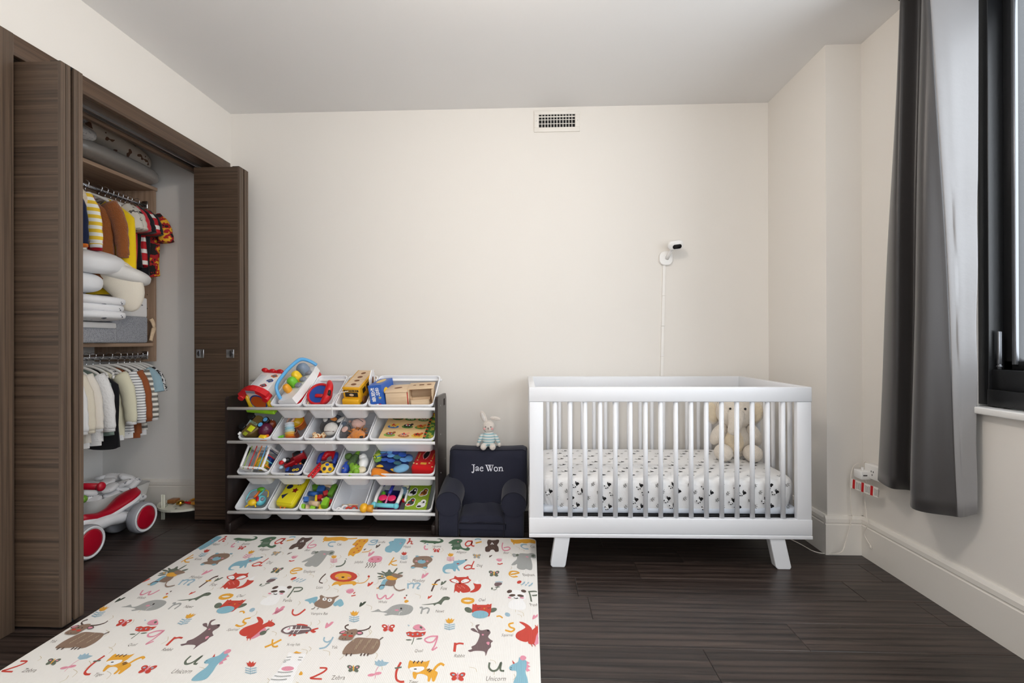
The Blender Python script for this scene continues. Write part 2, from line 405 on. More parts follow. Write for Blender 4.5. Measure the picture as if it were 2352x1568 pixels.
# folding closet doors: two leaves each, folded square to the wall
def bifold(name, x0, x1, y0, left):
    d = bpy.data.objects.new(name, None); COL.objects.link(d); d['kind'] = 'structure'; d.location = ((x0 + x1) / 2, y0, 0)
    lw = x1 - x0
    for k, yy in enumerate((0, .051)):
        p = G().b2((-lw / 2 + .001, yy + .0, .014), (lw / 2 - .012, yy + .038, 2.19)).obj('leaf', M_doorH, d)
        G().b2((lw / 2 - .012, yy, .014), (lw / 2, yy + .0175, 2.19)).b2((lw / 2 - .012, yy + .0195, .014), (lw / 2, yy + .038, 2.19)).obj('edge_band', M_doorHd, p)
        if k == 0:
            for zz in ((.35, 1.1, 1.9) if False else ()): pass
    g = G()
    for z in (.012, 2.188): g.rb2((lw / 2 - .05, .004, z - .006), (lw / 2 - .006, .085, z + .008), .003)
    g.obj('pivot_hinge', M_dark, d)
    return d
bifold('door_1', -2.085, -1.797, 1.752, True)
d2 = bifold('door_2', -2.072, -1.782, 2.85, False)
for px, flip in ((460, 1), (529, -1)):
    c = atY(px, 812, 2.85); lx = c.x - d2.location.x
    h = G().rb2((lx - .024, -.004, c.z - .026), (lx + .024, .002, c.z + .026), .002).obj('flush_pull', M_steel, d2)
    g = G(); pts = [(.017 * math.cos(a), .017 * math.sin(a)) for a in [PI / 2 * (1 if flip > 0 else -1) + PI * i / 12 * 1 for i in range(13)]]
    g.prism([(lx + (x if flip < 0 else x) , z) for x, z in pts], 0, .0022, Matrix(((1, 0, 0, 0), (0, 0, -1, -.0042), (0, 1, 0, c.z), (0, 0, 0, 1))))
    g.obj('finger_recess', mat('pull_recess', (150, 152, 158), .25, 1.0), h)

# window in the right wall: black frame, sash, glass, crank and white sill
wn = bpy.data.objects.new('window_1', None); COL.objects.link(wn); wn['kind'] = 'structure'; wn.location = (XW, WY1, WZ0)
def wb(name, a, b, m, r=.002): return G().rb2(Vec(a) - wn.location, Vec(b) - wn.location, r).obj(name, m, wn)
X0, X1 = XW + .02, XW + .15
wb('frame_stile', (X0, WY1 - .042, WZ0 + .01), (X1, WY1, WZ1), M_black)
wb('frame_stile', (X0, WY0, WZ0 + .01), (X1, WY0 + .042, WZ1), M_black)
wb('frame_sill_rail', (X0 - .004, WY0, WZ0 + .008), (X1, WY1 - .04, WZ0 + .07), M_black)
wb('frame_sill_rail', (X0 + .01, WY0, WZ0 + .07), (X1, WY1 - .042, WZ0 + .145), M_black)
wb('frame_head', (X0, WY0, WZ1 - .06), (X1, WY1, WZ1), M_black)
for k in range(3):
    y1 = WY1 - .042 - k * .94; y0 = y1 - .9
    z0, z1 = WZ0 + .145, WZ1 - .06
    s = G()
    for a, b in (((y1 - .035, z0), (y1, z1)), ((y0, z0), (y0 + .035, z1)), ((y0, z0), (y1, z0 + .035)), ((y0, z1 - .035), (y1, z1))):
        s.rb2((.075, a[0] - WY1, a[1] - WZ0), (.125, b[0] - WY1, b[1] - WZ0), .003)
    s.obj('sash', M_black, wn)
    G().b2((.096, y0 + .03 - WY1, z0 + .03 - WZ0), (.102, y1 - .03 - WY1, z1 - .03 - WZ0)).obj('pane', mat('window_glass', (235, 240, 245), .03, alpha=.03, bump=(3, 0)), wn)
    G().rb2((.064, y1 - .055 - WY1, z0 - WZ0 + .02), (.078, y1 - .04 - WY1, z1 - WZ0 - .03), .003).obj('screen_edge', mat('grey_aluminium', (120, 122, 126), .3, .7), wn)
    if k < 2: wb('mullion', (X0 + .02, y0 - .04, WZ0 + .145), (X1, y0, WZ1 - .06), M_black)
g = G().rb2((.038, -.062, .165), (.052, -.052, .29), .003).cyl((.045, -.057, .146), (.045, -.057, .166), .006).ell((.045, -.057, .158), (.009, .009, .006))
g.obj('crank_handle', [mat('grey_aluminium', (120, 122, 126), .3, .7)], wn)
struct(G().rb2((XW - .035, WY0 - .04, WZ0 - .022), (XW + .05, WY1 + .015, WZ0 + .004), .004), 'trim_7', mat('sill_white', (240, 240, 238), .3))

# wall register near the ceiling
a, b = Vec((.036, YB, 2.482)), Vec((.334, YB, 2.626))
vt = thing('air_vent', 'white metal air vent grille high on the back wall', 'vent', Vec(((a.x + b.x) / 2, YB, (a.z + b.z) / 2)))
w, h = (b.x - a.x) / 2, (b.z - a.z) / 2; iw, ih = .118, .042
g = G().rb2((-w, -.008, ih), (w, 0, h), .002).rb2((-w, -.008, -h), (w, 0, -ih), .002).rb2((-w, -.008, -ih), (-iw, 0, ih), .002).rb2((iw, -.008, -ih), (w, 0, ih), .002)
g.obj('frame', M_trim, vt)
G().b2((-iw, -.0008, -ih), (iw, -.0002, ih)).obj('duct_back', M_dark, vt)
for i in range(11):
    x = -iw + (i + 1) * 2 * iw / 12; G().b2((x - .0022, -.007, -ih), (x + .0022, -.003, ih)).obj('slat', M_trim, vt)
for z in (-.018, .008): G().b2((-iw, -.004, z - .002), (iw, -.001, z + .002)).obj('cross_slat', M_trim, vt)
G().b2((-iw, -.005, .024), (iw, -.001, .031)).obj('cross_slat', M_trim, vt)
for x in (-w + .014, w - .014): G().cyl((x, -.0095, 0), (x, -.007, 0), .0026, n=10).obj('screw', M_steel, vt)

# ================================================================== CURTAIN
M_cur = mat('charcoal_blackout_cloth', (48, 45, 45), .42, spec=.6, bump=(500, .05), sheen=.3)
top = [(1.695, 2.165), (1.64, 2.125), (1.595, 2.08), (1.655, 2.05), (1.575, 1.945), (1.545, 1.905), (1.60, 1.888), (1.66, 1.880), (1.722, 1.872)]
bot = [(1.70, 2.34), (1.645, 2.31), (1.607, 2.165), (1.68, 2.141), (1.53, 1.948), (1.640, 1.884), (1.660, 1.872), (1.676, 1.866), (1.692, 1.858)]
NV = 40
def curtain_xy(t):
    k = t * .92 + .08 * math.sin(t * PI)
    pts = [Vec((a[0] + (b[0] - a[0]) * k, a[1] + (b[1] - a[1]) * k, 0)) for a, b in zip(top, bot)]
    return smooth_path(pts, 8)
rows = [curtain_xy(j / (NV - 1)) for j in range(NV)]
def cur(u, v):
    j = int(round(v * (NV - 1))); i = int(round(u * (len(rows[0]) - 1))); p = rows[j][i]
    t = j / (NV - 1)
    wr = .006 * math.sin(9 * t + 5 * u) * (t if u < .66 else .3) + (.004 * math.sin(31 * t + 3 * u) if u > .75 and t > .4 else 0)
    hem = .44 + .012 * math.sin(u * 7) + (.09 * (1 - u / .09) if u < .09 else 0)
    return (p.x + wr, p.y + wr * .4, 2.60 + (hem - 2.60) * t)
NU = len(rows[0]); KS = 42      # turned-over edge: its window light is put into the lighter lining colour
cu = thing('curtain', 'long charcoal blackout curtain gathered beside the window', 'curtain', I4((1.62, 2.05, .44)))
for nm_, i0, i1, m_ in (('drape', 0, KS, M_cur), ('lit_lining_edge', KS, NU - 1, mat('lit_lining_cloth', (136, 135, 136), .4, spec=.5, bump=(40, .05), sheen=.3))):
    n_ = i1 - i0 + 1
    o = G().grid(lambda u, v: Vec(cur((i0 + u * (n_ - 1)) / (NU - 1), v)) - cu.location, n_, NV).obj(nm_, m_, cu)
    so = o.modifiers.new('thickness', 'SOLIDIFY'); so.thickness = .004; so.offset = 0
rd = thing('curtain_rod', 'black curtain rod above the window', 'curtain rod', Vec((1.635, .5, 2.61)))
G().cyl((0, -1.6, 0), (0, 1.64, 0), .012).obj('rod', M_black, rd)
for y in (-1.5, 1.5): G().rb2((-.006, y - .01, -.012), (.09, y + .01, .012), .003).obj('bracket', M_black, rd)

# ================================================================== CRIB
M_white = mat('white_lacquer', (229, 231, 235), .3, spec=.5, bump=(70, .01))
CX, CY, CA = -.0032, 2.3174, .0099
cribM = I4((CX, CY, 0), (0, 0, CA))
cr = thing('crib', 'white wooden baby crib with vertical spindles and splayed legs', 'crib', cribM)
CW, CD, CH = 1.365, .744, .883
RT = .032   # rail thickness
G().rb2((0, 0, .811), (CW, RT, CH), .004).obj('front_top_rail', M_white, cr)
G().rb2((0, CD - RT, .811), (CW, CD, CH), .004).obj('back_top_rail', M_white, cr)
for x in (0, CW - RT): G().rb2((x, RT, .811), (x + RT, CD - RT, CH), .003).obj('side_top_rail', M_white, cr)
for x in (.002, CW - .070):
    for y in (.002, CD - .032): G().rb2((x, y, .24), (x + .068, y + .03, .811), .003).obj('corner_post', M_white, cr)
for y in (0, CD - RT):
    G().rb2((0, y, .168), (CW, y + RT, .243), .003).obj('bottom_rail', M_white, cr)
for x in (0, CW - RT): G().rb2((x, RT, .168), (x + RT, CD - RT, .243), .003).obj('side_bottom_rail', M_white, cr)
G().rb2((-.001, -.002, .148), (CW + .001, CD + .001, .1665), .003).obj('base_frame', M_white, cr)
sp = G().cyl((0, 0, .2425), (0, 0, .8115), 0.0113, n=14); sm = None
def spindle(x, y):
    global sm
    if sm is None: sm = sp.obj('spindle', M_white, cr); o = sm
    else: o = sm.copy(); COL.objects.link(o); o.parent = cr
    o.location = (x, y, 0)
for k in range(16):
    spindle(.128 + .0737 * k, .016); spindle(.128 + .0737 * k, CD - .016)
for k in range(8):
    for x in (.016, CW - .016): spindle(x, .082 + k * (CD - .164) / 7)
def leg(x0, dx, y):
    out = [(x0, .149), (x0 + .074, .149), (x0 + .074 + dx, .012), (x0 + .068 + dx, 0), (x0 + .010 + dx, 0), (x0 + dx, .010)]
    g = G().prism(out, -.044, 0, Matrix(((1, 0, 0, 0), (0, 0, -1, y), (0, 1, 0, 0), (0, 0, 0, 1))))
    o = g.obj('leg', M_white, cr); bv = o.modifiers.new('soft', 'BEVEL'); bv.width = .004; bv.segments = 2
for y in (.004, CD - .05): leg(.126, -.022, y); leg(1.163, .03, y)
G().b2((.04, .04, .243), (CW - .04, CD - .04, .250)).obj('mattress_support', mat('dark_steel_mesh', (40, 40, 42), .5, .3), cr)

# mattress with the panda sheet
mtM = cribM @ I4((CW / 2, CD / 2, .2505))
mt = thing('crib_mattress', 'crib mattress in a white sheet printed with pandas', 'mattress', mtM)
M_sheet = cloth('white_panda_sheet', (236, 236, 236), (160, .12))
hw, hd, hh = CW / 2 - .034, CD / 2 - .036, .176
def msurf(u, v):     # rounded slab, u around, v up the side and over the top
    a = 2 * PI * u
    def se(t, e): return math.copysign(abs(t) ** e, t)
    cx_, sy_ = se(math.cos(a), .22), se(math.sin(a), .22)
    if v < .55:
        t = v / .55; z = hh * (.10 + .74 * t); k = 1 - .035 * (1 - t) ** 3 - .004 * math.sin(t * 6)
        wr = .0025 * math.sin(40 * a + 9 * t)
        return (cx_ * (hw * k + wr), sy_ * (hd * k + wr), z)
    t = (v - .55) / .45
    if t < .3:
        q = t / .3 * PI / 2; r = .028
        return (cx_ * (hw - r + r * math.cos(q)), sy_ * (hd - r + r * math.cos(q)), hh * .84 + r * math.sin(q))
    q = 1 - (t - .3) / .7
    return (cx_ * (hw - .028) * q, sy_ * (hd - .028) * q, hh * .84 + .028)
G().grid(msurf, 120, 26, cu=True).obj('fitted_sheet', M_sheet, mt)
g = G().rb2((-hw + .006, -hd + .006, 0), (hw - .006, hd - .006, .034), .014, 3)
g.obj('mattress_base', mat('mattress_vinyl', (205, 212, 222), .35), mt)
# printed pandas and sprigs: front side and top
pg = G(); MTOP = hh * .84 + .0285
def panda(M, s):
    for (x, y, rx, ry, a, m) in ((0, 0, 1, .62, .6, 0), (-.2, .75, .95, .3, 1.1, 0), (.5, -.1, .6, .55, 0, 0)):
        pg.disc((x * .010 * s, y * .010 * s), rx * .010 * s, ry * .010 * s, 0, a, 10, M, m)
    pg.disc((-.015 * s, .001 * s), .009 * s, .0085 * s, .0002, 0, 10, M, 1)
    for (x, y) in ((-.022, .0075), (-.0225, -.006), (-.014, -.0085)): pg.disc((x * s, y * s), .0034 * s, .003 * s, .0004, 0, 8, M, 0)
    for (x, y) in ((-.018, .002), (-.0135, -.002)): pg.disc((x * s, y * s), .0016 * s, .0016 * s, .0005, 0, 6, M, 0)
def sprig(M, s):
    pg.ribbon([(-.012 * s, -.006 * s), (0, .001 * s), (.013 * s, .004 * s)], .0015, 0, M, 2)
    for x, y, a in ((-.006, .003, 1), (.003, .006, .8), (.004, -.003, -.6), (-.003, -.006, -1)): pg.disc((x * s, y * s), .0052 * s, .0017 * s, 0, a, 6, M, 2)
fr = Matrix(((1, 0, 0, 0), (0, 0, -1, -hd - .0035), (0, 1, 0, 0), (0, 0, 0, 1)))
for r in range(4):
    for k in range(16):
        x = -.60 + k * .079 + (r % 2) * .040 + r * .012
        if abs(x) < hw - .05: (panda if (r + k) % 2 == 0 else sprig)(fr @ I4((x, .042 + r * .035 + .004 * math.sin(k), 0), (0, 0, .5 + .2 * math.sin(k * 3))), 1.)
tp = I4((0, 0, MTOP + .0006))
for r in range(9):
    for k in range(17):
        x = -.60 + k * .0745 + (r % 2) * .037; yy = -.27 + r * .066
        if abs(x) < hw - .05: (panda if (r + k) % 2 == 0 else sprig)(tp @ I4((x, yy, 0), (0, 0, .3)), .95)
pg.obj('printed_pandas', [mat('print_black', (26, 26, 28), .9), mat('print_white', (236, 236, 236), .9), mat('print_grey', (86, 84, 80), .9)], mt, kind='stuff')

# plush elephant sitting in the crib corner
M_ele = plush('cream_plush', (236, 226, 212), 260)
M_ele2 = plush('pale_belly_plush', (238, 222, 194), 260)
el = thing('plush_elephant', 'cream plush elephant sitting upright inside the crib', 'soft toy', I4((1.19, 2.80, .434), (0, 0, -.10)))
G().ell((0, .0, .105), (.092, .078, .112)).obj('body', M_ele, el)
G().ell((-.01, -.035, .10), (.062, .05, .082)).obj('belly', M_ele2, el)
h = G().ell((-.005, -.02, .262), (.104, .09, .098)).obj('head', M_ele, el)
g = G().tube(smooth_path([(-.02, -.095, .26), (-.03, -.125, .225), (-.045, -.135, .185), (-.055, -.128, .16)], 4), [.048 - .0022 * i for i in range(13)], 14)
g.obj('trunk', M_ele, el)
for sx in (-1, 1):
    e = G().ell((sx * .115 - .005, .0, .262), (.052, .020, .080), (0, sx * .25, sx * -.5)).obj('ear', M_ele, el)
    G().ell((sx * .117 - .005, -.012, .258), (.038, .014, .062), (0, sx * .25, sx * -.5)).obj('inner_ear', M_ele2, e)
    G().ell((sx * .098, -.035, .135), (.036, .036, .072), (.25, sx * -.45, 0)).obj('arm', M_ele, el)
    G().ell((sx * .078 - .012, -.105, .045), (.05, .062, .048)).obj('leg', M_ele, el)
    G().ell((sx * .040 - .012, -.103, .292), (.0065, .004, .0065)).obj('eye', mat('black_bead', (12, 12, 12), .1), el)

# ================================================================== BABY MONITOR and its cord cover
M_wp = mat('white_plastic', (236, 235, 233), .25, spec=.5)
mb = thing('baby_monitor', 'white baby monitor camera mounted on the wall above the crib', 'baby monitor', I4((.888, YB, 1.645)))
def rplate(w, h, r, d, n=8, dome=.35):
    pts = []
    for cx_, cy_, a0 in ((w / 2 - r, h / 2 - r, 0), (-w / 2 + r, h / 2 - r, PI / 2), (-w / 2 + r, -h / 2 + r, PI), (w / 2 - r, -h / 2 + r, 1.5 * PI)):
        pts += [(cx_ + r * math.cos(a0 + PI / 2 * i / n), cy_ + r * math.sin(a0 + PI / 2 * i / n)) for i in range(n + 1)]
    k = len(pts); vs = []; prof = [(1 - .10 * dome * 3, -d / 2), (1, -d / 4), (1, d / 4), (1 - .10 * dome, d / 2.3), (1 - .10 * dome * 3, d / 2)]
    for sc_, z in prof: vs += [(x * sc_, y * sc_, z) for x, y in pts]
    fs = [[i * k + j, i * k + (j + 1) % k, (i + 1) * k + (j + 1) % k, (i + 1) * k + j] for i in range(len(prof) - 1) for j in range(k)] + [list(range(k))[::-1], [(len(prof) - 1) * k + j for j in range(k)]]
    return vs, fs
ST = Matrix(((1, 0, 0, 0), (0, 0, -1, 0), (0, 1, 0, 0), (0, 0, 0, 1)))
v_, f_ = rplate(.086, .092, .034, .018); G().add(v_, f_, I4((0, -.009, 0)) @ ST, smooth=True).obj('wall_base', M_wp, mb)
G().tube([(.004, -.012, -.004), (.014, -.04, .026), (.028, -.070, .054)], [.013, .010, .011], 12).obj('arm', M_wp, mb)
HM = I4((.036, -.090, .070), (R(24), R(-7), 0))
v_, f_ = rplate(.096, .056, .026, .034); G().add(v_, f_, HM @ ST, smooth=True).obj('camera_head', M_wp, mb)
v_, f_ = rplate(.056, .028, .013, .004); G().add(v_, f_, HM @ I4((.006, -.0172, -.008)) @ ST, smooth=True).obj('lens_panel', mat('lens_black', (16, 16, 18), .12), mb)
M_cc = mat('cord_cover_paint', (236, 233, 228), .4)
zz = [1.600, 1.402, 1.205, 1.008, .81, .615, .42, .22]
cc = thing('cord_cover', 'narrow off white cord channel running down the wall from the monitor', 'cord cover', I4((.862, YB, .9)))
for a, b in zip(zz, zz[1:]):
    xa, xb = .877 - (1.6 - a) * .0240, .877 - (1.6 - b) * .0240
    vs = []
    for (x, z) in ((xb, b + .0012), (xa, a - .0012)):
        for q in ((-.0105, 0), (-.0085, -.010), (.0085, -.010), (.0105, 0)): vs.append((x - .862 + q[0], q[1], z - .9))
    G().add(vs, [[0, 1, 5, 4], [1, 2, 6, 5], [2, 3, 7, 6], [0, 3, 2, 1], [4, 5, 6, 7], [0, 4, 7, 3]]).obj('channel_segment', M_cc, cc)

# ================================================================== OUTLET CORNER: charger, outlet extender, cords, tags
ox = atX(2008, 1085, XW - .03)
wpl = thing('outlet_extender', 'white outlet extender on the right wall partly behind the curtain', 'power adapter', I4((XW, ox.y, ox.z)))
G().rb2((-.04, -.055, -.035), (0, .055, .035), .004).obj('housing', M_wp, wpl)
for dy in (.0,):
    for dz, dyy in ((.004, -.008), (.004, .006), (-.012, 0)): G().b2((-.0408, dyy - .002, dz - .004), (-.0398, dyy + .002, dz + .004)).obj('socket_slot', M_dark, wpl)
cb = atX(1972, 1085, XW - .055)
ch = thing('charger', 'small white charger block plugged in left of the outlet extender', 'charger', I4((XW - .05, cb.y - .03, cb.z)))
G().rb2((-.030, -.028, -.021), (.026, .03, .021), .004).obj('block', M_wp, ch)
G().b2((-.022, -.0285, -.002), (-.002, -.0279, .004)).obj('printed_logo', mat('print_dark', (70, 66, 64), .8), ch)
G().cyl((-.006, 0, .02), (-.006, 0, .035), .006).obj('cable_plug', M_wp, ch)
def px_path(lst): return smooth_path([atX(u, v, X) if k == 'X' else (atY(u, v, X) if k == 'Y' else atZ(u, v, X)) for u, v, k, X in lst], 8)
cable_m = mat('white_cable', (232, 226, 216), .4)
p1 = px_path([(1974, 1072, 'X', 1.668), (1972, 1064, 'X', 1.66), (1960, 1072, 'Y', 2.47), (1954, 1100, 'Y', 2.47), (1954, 1150, 'Y', 2.475), (1956, 1185, 'Y', 2.475), (1952, 1210, 'Y', 2.475), (1942, 1245, 'Y', 2.475), (1932, 1268, 'Y', 2.46), (1900, 1271, 'Z', .004), (1870, 1266, 'Z', .004), (1840, 1250, 'Z', .004), (1812, 1236, 'Z', .004)])
tag(G().tube(p1, .0024, 6).obj('charging_cable', cable_m), 'white cable looping down from the charger and along the floor to the crib', 'cable')
p2 = px_path([(1996, 1068, 'X', 1.70), (1990, 1060, 'X', 1.69), (1984, 1068, 'X', 1.69), (1990, 1120, 'X', 1.70), (1986, 1145, 'X', 1.70), (1990, 1180, 'X', 1.695), (1992, 1205, 'X', 1.690), (1985, 1225, 'X', 1.695), (1993, 1243, 'X', 1.70), (1999, 1252, 'X', 1.70)])
tag(G().tube(p2, .0022, 6).cyl(p2[-1], p2[-1] + Vec((0, -.004, -.016)), .004, n=8).obj('hanging_cable', cable_m), 'short white cable hanging down over the baseboard below the outlet', 'cable')
# red and white warning tag strip
tg = thing('warning_tag', 'red and white warning tag strip hanging on the charger cable', 'tag', I4(atY(1955, 1109, 2.468)))
q0, q1 = atY(1955, 1109, 2.468), atX(2017, 1121, 1.672)
ax = (q1 - q0); ax.z = 0; Ln = ax.length; ax.normalize()
TM = Matrix(((ax.x, 0, ax.y, 0), (ax.y, 0, -ax.x, 0), (0, 1, 0, 0), (0, 0, 0, 1)))
g = G().box((Ln / 2, 0, 0), (Ln, .048, .0008), M=TM @ I4((0, -.0, 0), (0, 0, -.05))); g.obj('strip', mat('tag_white', (232, 228, 222), .6), tg)
for k in range(3):
    x = Ln * (.05 + k / 3); T2 = TM @ I4((0, 0, 0), (0, 0, -.05))
    G().box((x + .008, 0, .0009), (.013, .047, .0004), M=T2).obj('red_band', mat('tag_red', (190, 18, 24), .5), tg)
    tx = G()
    for j in range(5): tx.box((x + .022 + j * .0055, -.002, .0008), (.0018, .036 - .003 * (j % 3), .0003), M=T2)
    tx.obj('printed_lines', mat('tag_print', (120, 116, 112), .8), tg)

# ================================================================== KIDS ARMCHAIR
M_nav = cloth('navy_canvas', (40, 42, 56), (300, .12), (9, .10))
M_pipe = cloth('navy_piping', (30, 31, 44))
AX0, AX1, AYF, AYB = -.532, -.020, 2.655, 3.02
ac = thing('kids_armchair', 'navy canvas kids armchair with a name stitched on the back', 'armchair', I4(((AX0 + AX1) / 2, AYF, 0)))
acw = (AX1 - AX0) / 2
def L3(x, y, z): return (x - (AX0 + AX1) / 2, y - AYF, z)
G().rb2(L3(-.40, 2.668, 0), L3(-.14, 2.86, .095), .012, 3).obj('seat_base', M_nav, ac)
def cush(a, b, r, puff, mname='cushion', seg=4, mat_=M_nav):
    a, b = Vec(a), Vec(b); c = (a + b) / 2; d = b - a
    g = G(); v, f = _rbox(tuple(d), r, seg)
    return g, c, d
# seat cushion, slightly sloping up to the back, crowned
def seat(u, v):
    x = -.405 + .27 * u; y = 2.662 + .24 * v; cr_ = .016 * math.sin(PI * u) * math.sin(PI * min(1, v * .9 + .08))
    edge = min(u, 1 - u, v) ; dz = -.028 * max(0, 1 - edge / .07) ** 2
    return Vec(L3(x, y, .107 + .055 * v + cr_ + dz + .003 * math.sin(17 * u + 5 * v)))
G().grid(seat, 22, 20).add([seat(0, 0) - Vec((0, 0, .03)), seat(1, 0) - Vec((0, 0, .03)), seat(1, 0), seat(0, 0)], [[0, 1, 2, 3]]).rb2(L3(-.40, 2.666, .05), L3(-.14, 2.9, .09), .01).obj('seat_cushion', M_nav, ac)
G().tube([seat(i / 14, .0) + Vec((0, -.002, .004)) for i in range(15)], .0035, 6).obj('seat_piping', M_pipe, ac)
# backrest: slab leaning back with crowned front
def back(u, v):
    x = AX0 + .048 + (AX1 - AX0 - .05) * u; z = .12 + .325 * v
    yf = 2.80 + .05 * v - .018 * math.sin(PI * u) * math.sin(PI * min(1, v * 1.1)) + .005 * math.sin(11 * u + 8 * v) * (1 - v)
    e = min(u, 1 - u, 1 - v); yf += .022 * max(0, 1 - e / .05) ** 2
    z -= .012 * max(0, 1 - min(u, 1 - u) / .06) ** 2 * v
    z += .006 * math.cos(2 * PI * (u - .5)) * 0 + .008 * abs(2 * u - 1) ** 3 * v
    return Vec(L3(x, yf, z))
def rear(u, v):
    p = back(u, v); return Vec((p.x, 2.985 - AYF + .0 * v, p.z - (.0 if v < 1 else -.004)))
n = 24
g = G().grid(back, n, 16)
g.grid(lambda u, v: back(u, 1).lerp(rear(u, 1), v) + Vec((0, 0, .010 * math.sin(PI * v))), n, 6)
g.grid(lambda u, v: back(0, v).lerp(rear(0, v), u) + Vec((-.008 * math.sin(PI * u), 0, 0)), 6, 16).grid(lambda u, v: back(1, v).lerp(rear(1, v), u) + Vec((.008 * math.sin(PI * u), 0, 0)), 6, 16).grid(rear, 4, 4)
g.obj('backrest', M_nav, ac)
G().tube([back(0, j / 10) for j in range(3, 10)] + [back(i / 20, 1) + Vec((0, .0, .001)) for i in range(21)] + [back(1, j / 10) for j in range(9, 2, -1)], .0035, 6).obj('back_piping', M_pipe, ac)
# rolled arms
for side, xc in ((-1, AX0 + .072), (1, AX1 - .072)):
    def arm(u, v, xc=xc):
        a = 2 * PI * u; y = 2.657 + .25 * v; rr = .070 * (1 + .05 * math.sin(PI * v))
        zc = .190 + .045 * v
        return Vec(L3(xc + rr * math.cos(a), y, zc + rr * .98 * math.sin(a)))
    g = G().grid(arm, 24, 12, cu=True)
    cen = Vec(L3(xc, 2.650, .190)); ring = [arm(i / 24, 0) for i in range(24)]
    g.add(ring + [cen], [[i, (i + 1) % 24, 24] for i in range(24)], smooth=True)
    ao = g.obj('arm', M_nav, ac)
    G().rb2(L3(xc - .058, 2.662, 0), L3(xc + .058, 2.95, .17), .012, 3).obj('arm_base', M_nav, ac)
    G().tube(smooth_path([arm(t / 20, 0) + Vec((0, -.001, 0)) for t in range(-2, 13)] , 2), .003, 6).obj('arm_piping', M_pipe, ao)
    s_ = -side
    G().tube([Vec(L3(xc + s_ * .056, 2.660, z)) for z in (.0, .06, .12, .16)], .003, 6).obj('front_seam', M_pipe, ac)
# stitched name
gl = G(); px = .00262
def st(pts, w, sm=4): gl.ribbon([(x * px, -y * px) for x, y in pts], [w[0] * px, w[1] * px] if hasattr(w, '__len__') else w * px, 0, NM, 0, sm)
nm = back(.5, .72)
NM = I4((nm.x + .001, nm.y - .0045, nm.z - .004), (R(90 - 7), 0, 0)) @ I4((-43.5 * px, 0, 0))
k = 90 / 2352
def S(pts, w, sm=4): st([((x - 0) * k, (y - 800) * k) for x, y in pts], tuple(q * k for q in w) if hasattr(w, '__len__') else w * k, sm)
S([(185, 592), (390, 592)], 34, 0); S([(300, 590), (312, 700), (318, 850), (310, 960), (285, 1030), (245, 1052), (195, 1000)], 62)
S([(425, 800), (455, 735), (520, 715), (575, 745), (580, 830), (582, 910), (620, 940)], 48); S([(570, 830), (480, 850), (435, 890), (450, 930), (510, 932), (575, 880)], 42)
S([(720, 815), (870, 815)], 26, 0); S([(862, 815), (850, 750), (790, 722), (720, 760), (690, 830), (705, 900), (760, 950), (820, 950), (885, 910)], 46)
S([(990, 605), (1150, 605)], 28, 0); S([(1130, 605), (1300, 605)], 28, 0); S([(1300, 605), (1390, 605)], 26, 0); S([(1405, 605), (1500, 605)], 26, 0)
S([(1065, 610), (1195, 965)], 66, 0); S([(1195, 960), (1345, 620)], 30, 0); S([(1215, 610), (1350, 965)], 66, 0); S([(1350, 960), (1460, 610)], 34, 0)
S([(1630, 722), (1550, 760), (1530, 840), (1560, 920), (1635, 958), (1710, 920), (1732, 840), (1705, 760), (1630, 722)], 48)
S([(1770, 750), (1850, 725)], 30, 0); S([(1850, 720), (1852, 940)], 52, 0); S([(1775, 950), (1905, 942)], 30, 0); S([(1865, 790), (1930, 728), (1985, 740), (2010, 800), (2012, 935)], 50); S([(1950, 948), (2085, 935)], 30, 0)
gl.obj('stitched_name', mat('embroidery_white', (226, 228, 238), .7), ac)

# knitted bunny on the backrest
M_kn = plush('cream_knit', (234, 226, 218), 240)
M_ks = stripes('teal_striped_knit', (150, 190, 198), (226, 224, 220), 62, 'Z', .5)
bn = thing('plush_bunny', 'small knitted bunny in a blue striped jumper on the armchair', 'soft toy', I4((-.252, 2.905, .456)))
G().ell((0, .005, .052), (.042, .034, .052)).obj('body', M_ks, bn)
G().ell((0, .002, .128), (.038, .032, .040)).obj('head', M_kn, bn)
for sx in (-1, 1):
    G().ell((sx * .052, -.002, .052), (.013, .014, .036), (0, sx * -.42, 0)).obj('arm', M_ks, bn)
    G().ell((sx * .066, -.006, .018), (.011, .011, .013)).obj('hand', M_kn, bn)
    l = G().ell((sx * .026, -.028, .014), (.020, .034, .018), (0, 0, sx * .25)).obj('leg', M_ks, bn)
    G().ell((sx * .028, -.052, .013), (.019, .014, .018)).obj('foot', M_kn, l)
    G().ell((sx * .016, -.028, .131), (.0035, .002, .0035)).obj('eye', mat('grey_stitch', (110, 96, 100), .9), bn)
    G().ell((sx * .024, -.026, .119), (.007, .002, .0065)).obj('cheek', mat('pink_stitch', (226, 164, 164), .9), bn)
G().box((0, -.0318, .122), (.0025, .002, .011)).obj('nose_stitch', mat('dark_stitch', (40, 34, 38), .9), bn)
e = G().ell((-.032, .0, .188), (.017, .007, .040), (0, -.38, 0)).obj('ear', M_kn, bn); G().ell((-.033, -.005, .188), (.010, .004, .029), (0, -.38, 0)).obj('inner_ear', plush('inner_ear_white', (246, 240, 236)), e)
e = G().ell((.042, -.002, .178), (.034, .010, .013), (0, .12, 0)).obj('ear', M_kn, bn)

